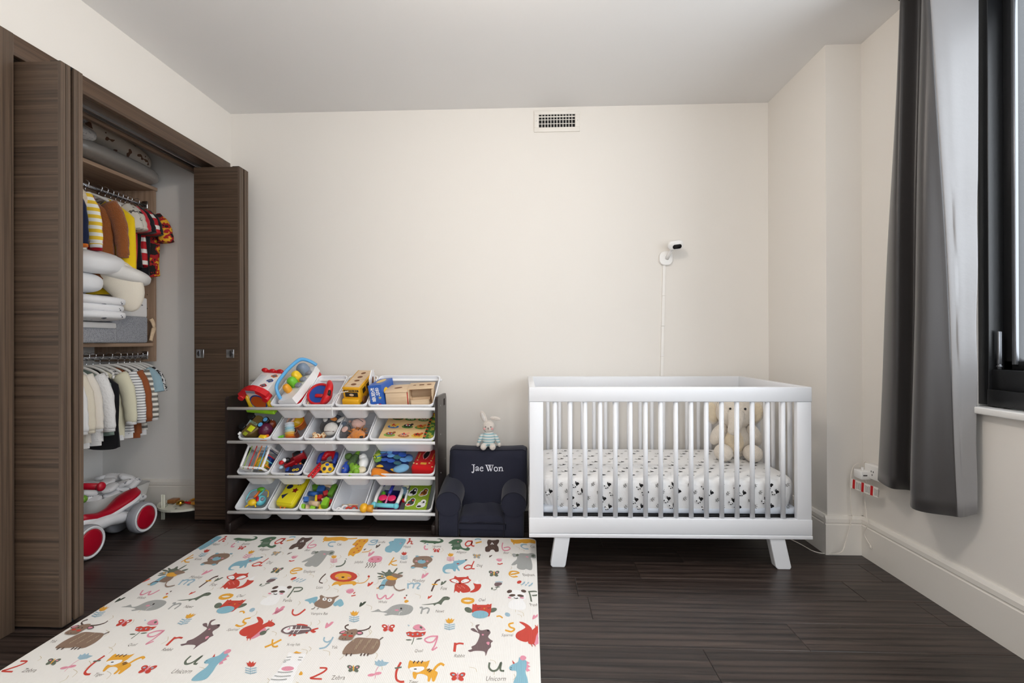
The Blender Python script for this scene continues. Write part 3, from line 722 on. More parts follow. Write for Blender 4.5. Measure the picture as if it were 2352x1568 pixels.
# ================================================================== TOY ORGANIZER
M_esp = wood('espresso_board', (34, 26, 24), (50, 40, 37), 'Z', (2, 40, 40), .35, .06)
M_rod = mat('white_rod_plastic', (236, 235, 234), .3)
M_bin = mat('white_bin_plastic', (232, 234, 238), .35, spec=.5, bump=(90, .01))
TYF, TYB, TX0, TX1 = 2.70, 2.98, -1.762, -.543
org = thing('toy_organizer', 'dark wood toy organizer rack with white rods', 'toy organizer', I4(((TX0 + TX1) / 2, (TYF + TYB) / 2, 0)))
OC = org.location.copy()
def side_panel(x0, x1):
    o = [(TYF - OC.y, 0), (TYB - OC.y, 0), (TYB - OC.y, .755), (TYB - OC.y - .02, .784), (TYF - OC.y + .05, .790), (TYF - OC.y + .012, .787), (TYF - OC.y, .772)]
    hole = (.055, .11, .70, .735)
    T = Matrix(((0, 0, 1, 0), (1, 0, 0, 0), (0, 1, 0, 0), (0, 0, 0, 1)))
    g = G()
    hy0, hy1, hz0, hz1 = .045, .085, .715, .757   # carrying slot
    def strip(poly): g.prism(poly, x0 - OC.x, x1 - OC.x, T)
    yf, yb = TYF - OC.y, TYB - OC.y
    strip([(yf, 0), (yb, 0), (yb, hz0), (yf, hz0)])
    strip([(yf, hz0), (hy0, hz0), (hy0, hz1), (yf, hz1)]); strip([(hy1, hz0), (yb, hz0), (yb, hz1), (hy1, hz1)])
    strip([(yf, hz1), (yb, hz1), (yb - .02, .784), (yf + .05, .790), (yf + .012, .789), (yf, .777)])
    return g.obj('side_panel', M_esp, org)
side_panel(TX0 - .016, TX0); side_panel(TX1, TX1 + .016)
for x in (TX0, TX1 - .022): G().rb2((x - OC.x, TYF - .012 - OC.y, 0), (x + .022 - OC.x, TYB - OC.y, .055), .006).obj('base_batten', M_esp, org)
G().b2((TX0 - OC.x, TYB - .03 - OC.y, .02), (TX1 - OC.x, TYB - .015 - OC.y, .10)).obj('rear_stretcher', M_esp, org)
for yy, zz_ in ((-.06, .73), (-.06, .56), (-.05, .33), (.09, .38)): G().cyl((TX1 + .015 - OC.x, yy, zz_), (TX1 + .0175 - OC.x, yy, zz_), .004, n=10).obj('cam_screw', M_steel, org)
ROWZ = [.721, .525, .323, .115]
TILT = R(33.4)
for z in ROWZ:
    G().cyl((TX0 - OC.x, TYF - OC.y, z), (TX1 - OC.x, TYF - OC.y, z), .0092, n=14).cyl((-.03, TYF - OC.y, z), (-.026, TYF - OC.y, z), .0098, n=14).obj('front_rod', M_rod, org)
    G().cyl((TX0 - OC.x, TYF + .222 - OC.y, z + .148), (TX1 - OC.x, TYF + .222 - OC.y, z + .148), .008, n=12).obj('rear_rod', M_rod, org)
def rrect(w, l, r, n=5):
    out = []
    for cx_, cy_, a0 in ((w / 2 - r, l / 2 - r, 0), (-w / 2 + r, l / 2 - r, PI / 2), (-w / 2 + r, -l / 2 + r, PI), (w / 2 - r, -l / 2 + r, 1.5 * PI)):
        out += [(cx_ + r * math.cos(a0 + PI / 2 * i / n), cy_ + r * math.sin(a0 + PI / 2 * i / n)) for i in range(n + 1)]
    return out
BL_ = .281; BD = .128
def bin_geo(w):
    g = G(); rings = []
    prof = [(0.03, -BD + .003), (.008, -.0075), (.0075, -.003), (.004, .0), (0, -.002), (0, -.013), (.004, -.0135), (.006, -.014), (.027, -BD)]
    inner0 = [(.30, -BD + .003)]
    vs = []; n = None
    for ins, z in prof:
        ring = rrect(w - 2 * ins, BL_ - 2 * ins, .024); n = len(ring); vs += [(x, y + BL_ / 2, z) for x, y in ring]
    k = len(prof)
    fs = [[i * n + j, i * n + (j + 1) % n, (i + 1) * n + (j + 1) % n, (i + 1) * n + j] for i in range(k - 1) for j in range(n)]
    fs += [[j for j in range(n)], [(k - 1) * n + j for j in range(n)][::-1]]
    return g.add(vs, fs, smooth=False)
_bm = {}
BINS = {}
rowx = {1: [None, (617, 691), (691, 766), (766, 842), (842, 996)], 2: [(543, 620), (620, 694), (694, 768), (768, 845), (845, 998)],
        3: [(540, 617), (617, 691), (692, 767), (768, 845), (845, 998)], 4: [(535, 610), (611, 683), (683, 758), (758, 835), (836, 992)]}
rowv = {1: 932, 2: 1012, 3: 1093, 4: 1175}
desc = {(1, 2): 'holding the white toy ark', (1, 3): 'holding the red steering drum', (1, 4): 'holding the yellow school bus', (1, 5): 'holding wooden drop boxes',
        (2, 1): 'holding the brown rescue truck', (2, 2): 'holding stacking cups', (2, 3): 'holding the cow hand puppet', (2, 4): 'holding the lion hand puppet', (2, 5): 'holding the farm peg puzzle',
        (3, 1): 'holding the elastic cord cube', (3, 2): 'holding the red fire engine', (3, 3): 'holding the yellow holey ball', (3, 4): 'holding green dinosaur toys', (3, 5): 'holding the leaf cushion and red car case',
        (4, 1): 'holding the looped rattle', (4, 2): 'holding the yellow shape sorter', (4, 3): 'holding coloured wooden blocks', (4, 4): 'nearly empty with a few wooden rings', (4, 5): 'holding the blue activity toy'}
for r in (1, 2, 3, 4):
    for c, rx in enumerate(rowx[r], 1):
        z0 = ROWZ[r - 1] + .0235
        if rx is None: a, b = (535, 612)
        else: a, b = rx
        xa, xb = atY(a, rowv[r], 2.695).x, atY(b, rowv[r], 2.695).x
        M = I4(((xa + xb) / 2, 2.693, z0), (TILT, 0, 0)); BINS[(r, c)] = (M, xb - xa)
        if rx is None: continue
        w = xb - xa - .004; key = 'big' if c == 5 else 'small'
        if key not in _bm:
            o = bin_geo(w).obj('storage_bin', M_bin); _bm[key] = (o.data, w)
        else:
            o = bpy.data.objects.new('storage_bin', _bm[key][0]); COL.objects.link(o)
        M2 = M @ I4((0, 0, 0), (0, 0, 0), (w / _bm[key][1], 1, 1)); o.matrix_local = M2
        tag(o, ('wide white plastic bin ' if c == 5 else 'small white plastic bin ') + desc[(r, c)], 'bin', 'white bins in the toy organizer')
def BP(r, c, u, v, z=0.):
    """point of a bin frame (x, y on the plane z above its rim) seen at pixel u, v"""
    M = BINS[(r, c)][0]; Mi = M.inverted(); o = Mi @ Vec((0, 0, CAMZ)); d = Mi.to_3x3() @ _ray(u, v); t = (z - o.z) / d.z
    p = o + d * t; return Vec((p.x, p.y, z))
def BT(r, c, u, v, z=0., rot=(0, 0, 0), s=1):
    return BINS[(r, c)][0] @ I4(BP(r, c, u, v, z), rot, s)

# ---- colours for toys
red = plastic('toy_red', (200, 22, 32)); blue = plastic('toy_blue', (36, 74, 160)); sky = plastic('toy_sky_blue', (92, 168, 222)); yel = plastic('toy_yellow', (240, 200, 36))
grn = plastic('toy_green', (110, 190, 50)); lime = plastic('toy_lime', (152, 214, 48)); orn = plastic('toy_orange', (236, 122, 36)); wht = plastic('toy_white', (238, 238, 238)); gry = plastic('toy_grey', (128, 132, 142))
nvy = plastic('toy_navy', (26, 34, 74)); blk = plastic('toy_black', (22, 22, 24)); tur = plastic('toy_turquoise', (110, 200, 214)); pnk = plastic('toy_pink', (226, 34, 96)); drd = plastic('toy_dark_red', (130, 16, 24))
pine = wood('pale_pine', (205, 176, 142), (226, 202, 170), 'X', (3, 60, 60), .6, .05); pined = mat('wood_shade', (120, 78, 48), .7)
clear = mat('clear_plastic', (235, 240, 246), .08, alpha=.28)
FR = Matrix(((1, 0, 0, 0), (0, 0, -1, 0), (0, 1, 0, 0), (0, 0, 0, 1)))   # flat art (x, y) stood up to face -y

# ---- row 1
M = BINS[(1, 1)][0] @ I4((.012, 0, 0), (0, 0, R(-6)))
t = thing('activity_house', 'red white and green baby activity house standing on the top rod', 'toy', M)
G().rb2((-.066, .058, -.075), (.066, .245, .05), .006).obj('body', wht, t)
G().rb2((-.056, .10, .0495), (-.012, .215, .0515), .0009).obj('window_recess', plastic('toy_pale_grey', (208, 211, 216)), t)
for (x, y), cm_ in (((.034, .212), orn), ((.032, .166), blue), ((.018, .118), red)):
    g = G()
    for dx, dy, rr in ((-.010, .0, .010), (0, .004, .013), (.012, -.002, .010), (.004, -.008, .009)): g.disc((x + dx, y + dy), rr * 1.15, rr, .0506, 0, 12)
    s_ = g.obj('animal_outline', cm_, t); g = G()
    for dx, dy, rr in ((-.008, .0, .007), (0, .003, .010), (.010, -.002, .007)): g.disc((x + dx, y + dy), rr, rr * .9, .0514, 0, 12)
    g.obj('animal_shutter', gry, s_)
def scallop(x0, x1, n, y0, h):
    return [(x0, y0)] + [(x0 + (x1 - x0) * (i + .5 * q) / n, y0 + h * (1 + (.35 if q else 0))) for i in range(n) for q in (0, 1)] + [(x1, y0 + h), (x1, y0)]
g = G().prism(smooth_arch := [(-.088, -.02), (-.088, .012), (-.06, .034), (-.03, .048), (0, .054), (.03, .048), (.06, .034), (.088, .012), (.088, -.02), (.066, -.018), (.052, .008), (.03, .022), (0, .027), (-.03, .022), (-.052, .008), (-.066, -.018)], -.02, .02, I4((0, .048, .038)) @ FR)
for x in (-.077, .077): g.cyl((x, .022, .02), (x, .072, .02), .017, n=14)
g.obj('scalloped_roof', red, t)
G().rb2((-.06, .240, .03), (.075, .262, .062), .009, 3).ell((-.05, .252, .06), (.02, .014, .014)).ell((.0, .252, .058), (.02, .014, .012)).ell((.05, .252, .058), (.022, .014, .012)).obj('rear_roof', red, t)
G().b2((-.03, .027, .062), (.028, .0285, .080)).obj('window_mosaic', gry, t)
g = G().cyl((0, .0555, -.03), (0, .058, -.03), .054, n=28); d_ = g.obj('drum_ring', blue, t); G().cyl((0, .0535, -.03), (0, .0556, -.03), .046, n=28).obj('drum_face', plastic('toy_burnt_orange', (206, 92, 34)), d_)
for x in (-.064, .064): G().cyl((x, .058, -.09), (x, .058, .02), .012, n=14).obj('column', yel, t)
G().rb2((-.092, .035, -.104), (.092, .255, -.078), .008, 3).obj('base_tray', lime, t)

M = BINS[(1, 2)][0] @ I4((.006, .022, -.008), (0, R(-20), R(-4)))
t = thing('toy_ark', 'white and red toy ark with blue carry handle and animals', 'toy', M)
hull = [(-.052, .0), (.052, .0), (.062, .06), (.062, .26), (.045, .325), (-.045, .325), (-.062, .26), (-.062, .06)]
G().prism(hull, -.02, .026).obj('hull', wht, t)
G().prism([(x * .93, y * .97 + .006) for x, y in hull], -.046, -.02).obj('keel', red, t)
for (x, y, rx, ry, h_, m_, nm_) in ((-.018, .085, .02, .022, .05, plastic('toy_amber', (232, 160, 40)), 'cat_peg'), (-.005, .135, .028, .026, .06, grn, 'frog_peg'), (.0, .185, .024, .028, .066, yel, 'lion_peg'), (.012, .25, .036, .034, .07, plastic('toy_blue_grey', (122, 138, 158)), 'elephant_peg')):
    G().ell((x, y, .026 + h_ * .45), (rx, ry, h_ * .62), p=.8).obj(nm_, m_, t)
for i, (x, y) in enumerate(((.036, .115), (.04, .17), (.044, .235))): G().rbox((x, y, .036), (.034, .034, .02), .008, 3, (0, .35, 0)).obj('grey_window', gry, t)
hp = [(-.05, .028, .0), (-.052, .035, .045), (-.048, .065, .098), (-.03, .15, .118), (-.005, .235, .122), (.012, .288, .112), (.03, .318, .07), (.05, .325, .025)]
g = G().tube(smooth_path(hp, 5), .0115, 10, flat=.7, up=(1, 0, 0)); g.ell((-.05, .03, .005), (.018, .012, .020)).obj('carry_handle', sky, t)
for i in range(3): G().box((-.058 + i * .008, .0175, .005 - i * .002), (.003, .003, .018), (0, .3, 0)).obj('stripe_mark', yel, t)

M = BT(1, 3, 742, 908, .0, (0, 0, 0))
t = thing('steering_drum', 'red and blue steering wheel drum toy tipped in its bin', 'toy', BT(1, 3, 738, 908, .0) @ I4((-.008, 0, .006), (R(24), R(2), 0)))
g = G().lathe([(.066, -.02), (.072, -.012), (.072, .012), (.064, .018), (.058, .014), (.058, .006)], 32); g.obj('rim', red, t)
G().cyl((0, 0, .002), (0, 0, .007), .0585, n=32).obj('face', blue, t)
G().rbox((.004, -.012, .012), (.05, .022, .018), .008, 3).obj('wheel_spoke', red, t)
g = G().tube(smooth_path([(.034, -.062, .018), (.058, -.03, .034), (.064, .03, .040), (.048, .076, .026)], 6), [.012 + .012 * math.sin(PI * i / 18) for i in range(19)], 12, flat=.9); g.obj('grip', red, t)
G().rbox((.078, -.012, .052), (.012, .032, .026), .004).obj('buckle', blk, t)
for i, (u, v) in enumerate(((713, 903), (711, 915), (712, 926))):
    tag(G().torus((0, 0, 0), .011, .0048, n=18).obj('wooden_ring', pine, M=BT(1, 3, u, v, -.015, (R(60), R(30), 0))), ['top', 'middle', 'bottom'][i] + ' pale wooden ring beside the red steering drum', 'toy ring', 'wooden rings by the steering drum')

M = BT(1, 4, 800, 905, .0)
t = thing('school_bus', 'yellow wooden school bus with round holes in its roof', 'toy', BINS[(1, 4)][0] @ I4((-.004, .056, .004), (R(-12), 0, R(-3))))
G().rb2((-.052, 0, -.03), (.052, .245, .055), .005).obj('body', plastic('bus_yellow', (226, 168, 24), .4), t)
rf = G().rb2((-.054, .004, .055), (.054, .250, .064), .003).obj('roof_frame', plastic('bus_yellow', (226, 168, 24), .4), t)
rb_ = G().b2((-.044, .014, .0642), (.044, .242, .0665)).obj('roof_board', pine, rf)
for k, y in enumerate((.045, .095, .145, .2)): G().disc((0, y), .016, .012 if k % 2 else .014, .0671, .3 * k, 16).obj('roof_hole', pined, rf)
G().rb2((-.05, -.032, -.05), (.05, 0, .004), .006).obj('bonnet', plastic('bus_yellow', (226, 168, 24), .4), t)
g = G().b2((-.038, -.0012, .008), (.038, .0, .036)); w_ = g.obj('windscreen', blk, t); G().disc((.0, .021), .014, .008, .0016, 0, 12, FR).obj('driver_peg', pine, w_)
G().b2((-.044, -.0012, .04), (.044, .0, .053)).obj('sign_board', blk, t)
G().text('SCHOOL BUS', .0125, .0016, I4((0, 0, .0465)) @ FR, 0).obj('sign_lettering', plastic('bus_yellow', (226, 168, 24), .4), t)
for x in (-.054, .054):
    for y in (.04, .2): G().cyl((x - .008, y, -.028), (x + .008, y, -.028), .022, n=18).obj('wheel', pined, t)
    for y in (.06, .12, .18): G().b2((x * .985 - .001, y - .02, .012), (x * .985 + .001, y + .02, .042)).obj('side_window', blk, t)
tag(G().tube(smooth_path([atY(u, v, Y) for u, v, Y in ((800, 898, 2.72), (775, 905, 2.71), (764, 925, 2.70), (762, 935, 2.687), (763, 945, 2.685), (764, 955, 2.69))], 6), .002, 6).obj('pull_cord', wht), 'thin white pull cord hanging from the school bus over the rod', 'cord')
tag(G().prism([(-.0, 0), (.10, .0), (.10, .13), (.05, .16), (0, .13)], 0, .006, Matrix(((0, 0, 1, 0), (1, 0, 0, 0), (0, 1, 0, 0), (0, 0, 0, 1)))).disc((.055, .075), .022, .034, .0065, 0, 20, Matrix(((0, 0, 1, 0), (1, 0, 0, 0), (0, 1, 0, 0), (0, 0, 0, 1))), 1).obj('shape_board', [wht, pined], M=BINS[(1, 4)][0] @ I4((.071, .13, -.045), (R(0), R(8), 0))), 'white board with a wooden oval leaning beside the school bus', 'toy')

# wide top bin: puzzle box and two wooden boxes
M = BINS[(1, 5)][0]
t = thing('puzzle_box', 'blue cardboard puzzle box with Korean writing', 'box', M @ I4((-.142, .034, .012), (R(-24), R(-9), R(-3))))
G().b2((-.040, 0, -.056), (.040, .17, .085)).obj('carton', [plastic('box_blue', (44, 96, 184), .35)], t)
TT = I4((0, -.0006, 0)) @ FR
for ch_, x, z in (('첫', -.016, .054), ('퍼', -.016, .027), ('즐', -.016, 0), ('유', .012, .054), ('아', .013, .030)): G().text(ch_, .029, 0, TT @ I4((x, z, 0)), 0, offset=.0008).obj('printed_character', wht, t)
G().text('77', .016, 0, TT @ I4((.022, .006, 0)), 0, offset=.0008).obj('printed_number', plastic('print_yellow', (232, 210, 70)), t)
g = G()
for dx, c_ in ((-.014, 0), (0, 1), (.014, 2)): g.disc((dx, -.034), .011, .008, .0002 + .0002 * c_, .4, 12, TT, c_)
g.obj('printed_picture', [plastic('print_brown', (168, 110, 84)), wht, red], t)
G().disc((0, .10), .024, .05, .0856, 0, 20).obj('printed_oval', plastic('print_gold', (226, 186, 70)), t)
G().disc((.006, .072), .03, .02, .0006, PI / 2, 20, Matrix(((0, 0, 1, .040), (0, 1, 0, -.02), (1, 0, 0, .030), (0, 0, 0, 1)))).obj('side_badge', yel, t)
t = thing('drop_box', 'pale wooden drop box with a red door and round hole', 'toy', M @ I4((-.030, .036, -.022), (R(-22), 0, R(4))))
G().rb2((-.062, 0, -.02), (.062, .13, .068), .002).obj('body', pine, t)
G().rb2((-.066, -.004, .068), (.066, .134, .077), .002).obj('lid', pine, t)
G().disc((.002, .065), .024, .013, .0775, .35, 20).obj('drop_hole', pined, t)
rdp = G().b2((.0622, .004, -.018), (.067, .126, .066)).obj('red_door', red, t)
G().disc((.066, .02), .042, .034, .0675, 0, 24, Matrix(((0, 0, 1, 0), (1, 0, 0, 0), (0, 1, 0, 0), (0, 0, 0, 1)))).obj('door_hole', drd, rdp)
G().ell((.071, .055, .0), (.012, .026, .026)).obj('wooden_ball', pine, t)
t = thing('shape_drop_box', 'wooden coin box with star square and circle slots', 'toy', M @ I4((.110, .046, -.022), (R(-22), 0, R(5))))
G().b2((-.072, .10, -.02), (.072, .108, .075)).b2((-.072, .0, -.02), (.072, .108, -.012)).b2((-.072, 0, -.02), (-.066, .108, .075)).b2((.066, 0, -.02), (.072, .108, .075)).obj('body', pine, t)
G().rb2((-.076, .02, .075), (.076, .14, .083), .002).obj('lid', pine, t)
st_ = [(.014 * (1 if i % 2 == 0 else .45) * math.sin(i * PI / 5) - .042, .085 + .012 * (1 if i % 2 == 0 else .45) * math.cos(i * PI / 5)) for i in range(10)]
G().flat(st_, .0836).obj('star_slot', pined, t)
G().flat([(-.014, .075), (.014, .075), (.014, .097), (-.014, .097)], .0836).obj('square_slot', pined, t)
G().disc((.044, .087), .014, .011, .0836, 0, 18).obj('circle_slot', pined, t)
G().b2((-.06, -.012, -.012), (.052, .0, .020)).b2((-.06, .045, -.012), (.052, .052, .020)).b2((-.06, -.012, -.012), (-.054, .052, .02)).b2((.046, -.012, -.012), (.052, .052, .02)).obj('tray', pine, t)

# ---- row 2
M = BINS[(2, 1)][0]
t = thing('rescue_truck', 'brown toy rescue truck with yellow windows and blue wheels', 'toy vehicle', M @ I4((-.032, .085, .0), (R(18), R(6), R(-26))))
olv = plastic('toy_olive', (104, 84, 44))
g = G().prism([(-.062, -.03), (-.075, 0), (-.045, .036), (.0, .05), (.06, .046), (.075, .0), (.068, -.03)], -.036, .036, Matrix(((0, 1, 0, 0), (1, 0, 0, 0), (0, 0, 1, 0), (0, 0, 0, 1)))); o = g.obj('body', olv, t); bv = o.modifiers.new('soft', 'BEVEL'); bv.width = .012; bv.segments = 3
G().rb2((-.004, -.035, .0362), (.034, .0, .0382), .001).obj('side_window', plastic('toy_acid_yellow', (214, 224, 40)), t)
G().rb2((-.006, -.066, .0362), (.022, -.046, .0382), .001).obj('windscreen', plastic('toy_moss', (150, 160, 40)), t)
G().text('RESCUE', .019, .0384, I4((-.0, .016, 0), (0, 0, R(0))), 0).obj('lettering', plastic('toy_pale_cyan', (150, 214, 200)), t)
for y in (-.028, .046): 
    w_ = G().cyl((-.058, y, .0), (-.058, y, .03), .019, n=18).obj('wheel', blk, t)
for (x, y) in ((.052, .064), (.05, .026)):
    w_ = G().cyl((x, y, .016), (x, y, .04), .019, n=18).obj('wheel', blk, t); G().cyl((x, y, .040), (x, y, .0425), .013, n=18).obj('hub_cap', sky, w_)
G().rbox((-.03, -.07, .03), (.012, .02, .014), .004).obj('headlamp', wht, t)
t = thing('purple_figure', 'purple and brown round toy figure behind the rescue truck', 'toy', BT(2, 1, 611, 985, .0, (R(-20), R(12), 0)))
G().ell((0, -.006, -.005), (.04, .042, .045)).obj('body', plastic('toy_plum', (84, 22, 52)), t); G().ell((.008, .045, .012), (.03, .028, .03)).obj('head', plastic('toy_chestnut', (124, 54, 26)), t)
for x in (0, .014): G().ell((x, .046, .040), (.004, .004, .003)).obj('eye', wht, t)
tag(G().rbox((0, 0, -.008), (.056, .044, .04), .014, 3).rbox((.004, -.012, .008), (.044, .026, .026), .008, 3, m=1).obj('toy_digger', [orn, yel], M=BT(2, 1, 606, 1003, -.015, (0, 0, R(-8)))), 'orange and yellow toy digger piece in the front of the truck bin', 'toy vehicle')

def cup(name, label, M, R1, h, mo, mi, grp='stacking cups'):
    g = G().lathe([(R1 * .72, 0), (R1 * .98, h - .004), (R1 * 1.06, h - .003), (R1 * 1.06, h), (R1 * .95, h), (R1 * .9, h - .004)], 26, cap=False).disc((0, 0), R1 * .72, R1 * .72, 0, 0, 26)
    t = thing(name, label, 'cup', M, grp)
    g.obj('outer_wall', mo, t)
    G().lathe([(R1 * .90, h - .001), (R1 * .66, .006), (.001, .006)], 26, cap=False).obj('inside', mi, t)
cup('stacking_cup', 'large orange stacking cup lying open with a yellow inside', BT(2, 2, 694, 979, -.055, (R(10), R(-14), 0)), .041, .05, orn, yel)
cup('stacking_cup', 'brown stacking cup in front of the orange one', BT(2, 2, 681, 1003, -.07, (R(6), R(-16), 0)), .029, .045, plastic('toy_terracotta', (150, 84, 62)), plastic('toy_mauve_brown', (128, 88, 82)))
tw = thing('cup_tower', 'tilted tower of nested pastel stacking cups', 'cup', BT(2, 2, 667, 1010, -.05, (R(-52), R(-22), 0)))
for i, (m_, rr) in enumerate(((plastic('cup_rust', (196, 92, 44)), .029), (plastic('cup_amber', (226, 150, 50)), .028), (plastic('cup_sand', (232, 196, 110)), .028), (plastic('cup_mint', (190, 214, 214)), .0275), (plastic('cup_aqua', (160, 200, 214)), .027), (plastic('cup_ice', (206, 222, 232)), .0265), (plastic('cup_grey', (210, 216, 224)), .026))):
    G().lathe([(rr * .85, i * .0145), (rr, i * .0145 + .012), (rr * 1.05, i * .0145 + .0125), (rr * 1.05, i * .0145 + .0145), (rr * .5, i * .0145 + .0145)], 24).obj('nested_cup', m_, tw)
G().torus((.0, .012, .125), .024, .006, rot=(R(60), 0, 0), n=22).obj('top_cup_rim', plastic('cup_blush', (214, 176, 160)), tw)
t = thing('toy_carrot', 'orange toy carrot with green leaves at the bin front', 'toy', BT(2, 2, 648, 1009, -.035, (0, 0, R(-10))))
G().ell((.012, -.004, 0), (.036, .010, .010)).obj('root', orn, t)
for k in range(4): G().ell((-.022 + .012 * (k % 2), .010 + .004 * k, .004), (.012, .005, .004), (0, 0, .4 * k)).obj('leaf', grn, t)

whp = plush('white_plush', (228, 224, 218)); blkp = plush('black_plush', (40, 40, 44)); brnp = plush('brown_plush', (92, 58, 40)); orgp = plush('orange_plush', (226, 140, 60)); pkp = plush('pink_plush', (222, 182, 170)); gyp = plush('grey_plush', (84, 82, 84)); gldp = plush('golden_mane_plush', (158, 96, 40), 160)
def TH(name, label, cat, r, c, u, v, z, rot=(0, 0, 0), grp=None): return thing(name, label, cat, BT(r, c, u, v, z, rot), grp)
t = TH('cow_puppet', 'black and white plush cow puppet with a big muzzle', 'soft toy', 2, 3, 760, 985, -.02)
G().ell((-.02, .03, -.01), (.058, .05, .045)).obj('head', blkp, t); m_ = G().ell((.008, -.012, .012), (.040, .046, .034)).obj('muzzle', whp, t)
G().tube(smooth_path([(-.026, -.044, .02), (.008, -.05, .03), (.04, -.04, .02)], 4), .002, 6).obj('mouth_line', brnp, m_)
for x, a in ((-.044, .5), (.05, -.6)):
    e = G().ell((x, .05, .03), (.014, .028, .008), (0, 0, a)).obj('ear', whp, t)
G().ell((.004, .055, .028), (.022, .014, .012)).obj('forelock', orgp, t); G().ell((-.015, .085, .0), (.06, .03, .03)).obj('hood', plush('slate_plush', (74, 84, 100)), t)
t = TH('giraffe_plush', 'little spotted giraffe plush beside the cow puppet', 'soft toy', 2, 3, 728, 1004, -.02)
gir = blotch('giraffe_spots', [(0, (236, 214, 176)), (.52, (176, 96, 40))], 60)
G().ell((0, 0, 0), (.026, .024, .022)).obj('head', gir, t); G().ell((-.022, .02, .008), (.012, .014, .007)).obj('ear', gir, t); G().ell((-.035, -.004, -.02), (.03, .02, .018)).obj('body', brnp, t); G().tube([(.02, .01, -.01), (.045, .05, .0), (.052, .075, .005)], [.018, .014, .012], 10).obj('neck', gir, t)
t = TH('lion_puppet', 'orange plush lion puppet with a shaggy brown mane', 'soft toy', 2, 4, 822, 1000, -.02)
G().ell((0, .0, 0), (.044, .036, .036)).obj('head', orgp, t); G().ell((.022, -.014, .014), (.026, .02, .02)).obj('muzzle', orgp, t); G().ell((.032, -.028, .018), (.012, .008, .008)).obj('nose', blk, t)
g = G(); rr = random.Random(3)
for i in range(46):
    a = rr.uniform(.2, 3.3); q = rr.uniform(.03, .055); b_ = Vec((q * math.cos(a) * .9, q * math.sin(a) + .004, rr.uniform(-.02, .03)))
    g.tube([b_ * .6, b_, b_ * 1.35 + Vec((0, 0, -.006))], [.005, .004, .001], 5)
g.obj('mane', gldp, t, kind='stuff')
for x in (.006, .03): G().ell((x, .012, .034), (.004, .004, .003)).obj('eye', blk, t)
G().ell((-.03, .022, .022), (.014, .012, .008)).obj('ear', orgp, t); G().ell((-.042, -.016, -.01), (.02, .024, .02)).obj('paw', orgp, t)
t = TH('hippo_puppet', 'pale pink plush hippo snout at the back of the bin', 'soft toy', 2, 4, 824, 972, .0)
G().ell((0, 0, 0), (.042, .04, .032), (0, 0, .3)).obj('snout', pkp, t); G().tube(smooth_path([(-.024, .004, .030), (.004, .0, .036), (.036, -.014, .026)], 4), .002, 6).obj('mouth_line', gyp, t); G().ell((-.02, .05, .01), (.014, .014, .012)).obj('nostril', pkp, t)
t = TH('mouse_puppet', 'dark grey plush mouse with a pink ear', 'soft toy', 2, 4, 792, 990, -.02)
G().ell((0, .0, -.01), (.030, .062, .034)).obj('body', gyp, t); G().ell((.008, -.008, .024), (.018, .024, .008)).obj('ear', pkp, t); G().ell((-.018, .05, .012), (.016, .018, .014)).obj('ear', plush('blue_grey_plush', (96, 108, 124)), t); G().ell((.012, .07, .012), (.010, .008, .008)).obj('paw', pkp, t)
t = thing('peg_puzzle', 'wooden farm peg puzzle board with nine animals', 'puzzle', BINS[(2, 5)][0] @ I4((-.005, .012, -.030), (R(-3), 0, R(-4)), (1.2, 1.04, 1)))
board = mat('puzzle_board', (222, 188, 134), .55, var=(12, .06))
bw, bl = .245, .245
def prj(x, y): return (x * (bw / 2) * .92 + .0, .005 + (y * .5 + .5) * bl)
G().rb2((-.118, 0, -.005), (.118, bl, .005), .002).obj('board', board, t)
pz = [((-.66, -.66), 'sheepdog', (150, 90, 60), (120, 170, 80), (130, 170, 210)), ((.0, -.66), 'pig', (226, 160, 130), (176, 120, 70), (110, 120, 140)), ((.62, -.62), 'rooster', (196, 90, 40), (220, 190, 70), (60, 60, 60)),
      ((-.66, .0), 'duck', (236, 196, 80), (70, 110, 170), (200, 60, 40)), ((.0, .05), 'cow', (36, 36, 38), (96, 140, 70), (230, 230, 230)), ((.62, .04), 'horse', (216, 130, 50), (110, 150, 70), (150, 90, 40)),
      ((-.62, .68), 'barn', (176, 40, 34), (70, 110, 50), (110, 60, 40)), ((.0, .68), 'goat', (226, 220, 205), (90, 140, 60), (50, 50, 50)), ((.62, .68), 'sheep', (214, 190, 160), (96, 140, 70), (120, 90, 70))]
for (x, y), nm_, c1, c2, c3 in pz:
    px_, py_ = x * .108, .122 + y * .108
    g = G().disc((px_, py_ - .010), .029, .014, .0054, 0, 18, None, 0)
    g.disc((px_, py_ + .002), .021, .011, .0062, .05, 14, None, 1).disc((px_ + .019, py_ + .012), .008, .008, .0064, 0, 10, None, 1)
    for q in (-.013, -.005, .006, .013): g.flat([(px_ + q - .002, py_ - .016), (px_ + q + .002, py_ - .016), (px_ + q + .003, py_), (px_ + q - .003, py_)], .0063, None, 1)
    g.disc((px_ - .004, py_ + .003), .008, .006, .0066, .4, 10, None, 2).disc((px_ + .008, py_ + .0), .005, .004, .0066, .4, 8, None, 2)
    po = g.obj(nm_ + '_piece', [plastic('pz_%s_ground' % nm_, c2), plastic('pz_%s_body' % nm_, c1), plastic('pz_%s_mark' % nm_, c3)], t)
    G().cyl((px_, py_ + .003, .006), (px_, py_ + .003, .014), .0035, n=10).obj('peg', red, po)
t = thing('picture_puzzle', 'second picture puzzle with a red and black border', 'puzzle', BINS[(2, 5)][0] @ I4((.148, .014, -.022), (R(-3), R(10), R(-4))))
G().b2((-.03, 0, -.004), (.034, .24, .004)).obj('board', blotch('meadow_print', [(0, (60, 110, 50)), (.5, (150, 160, 60)), (.6, (210, 180, 60)), (.66, (180, 50, 40))], 30), t)
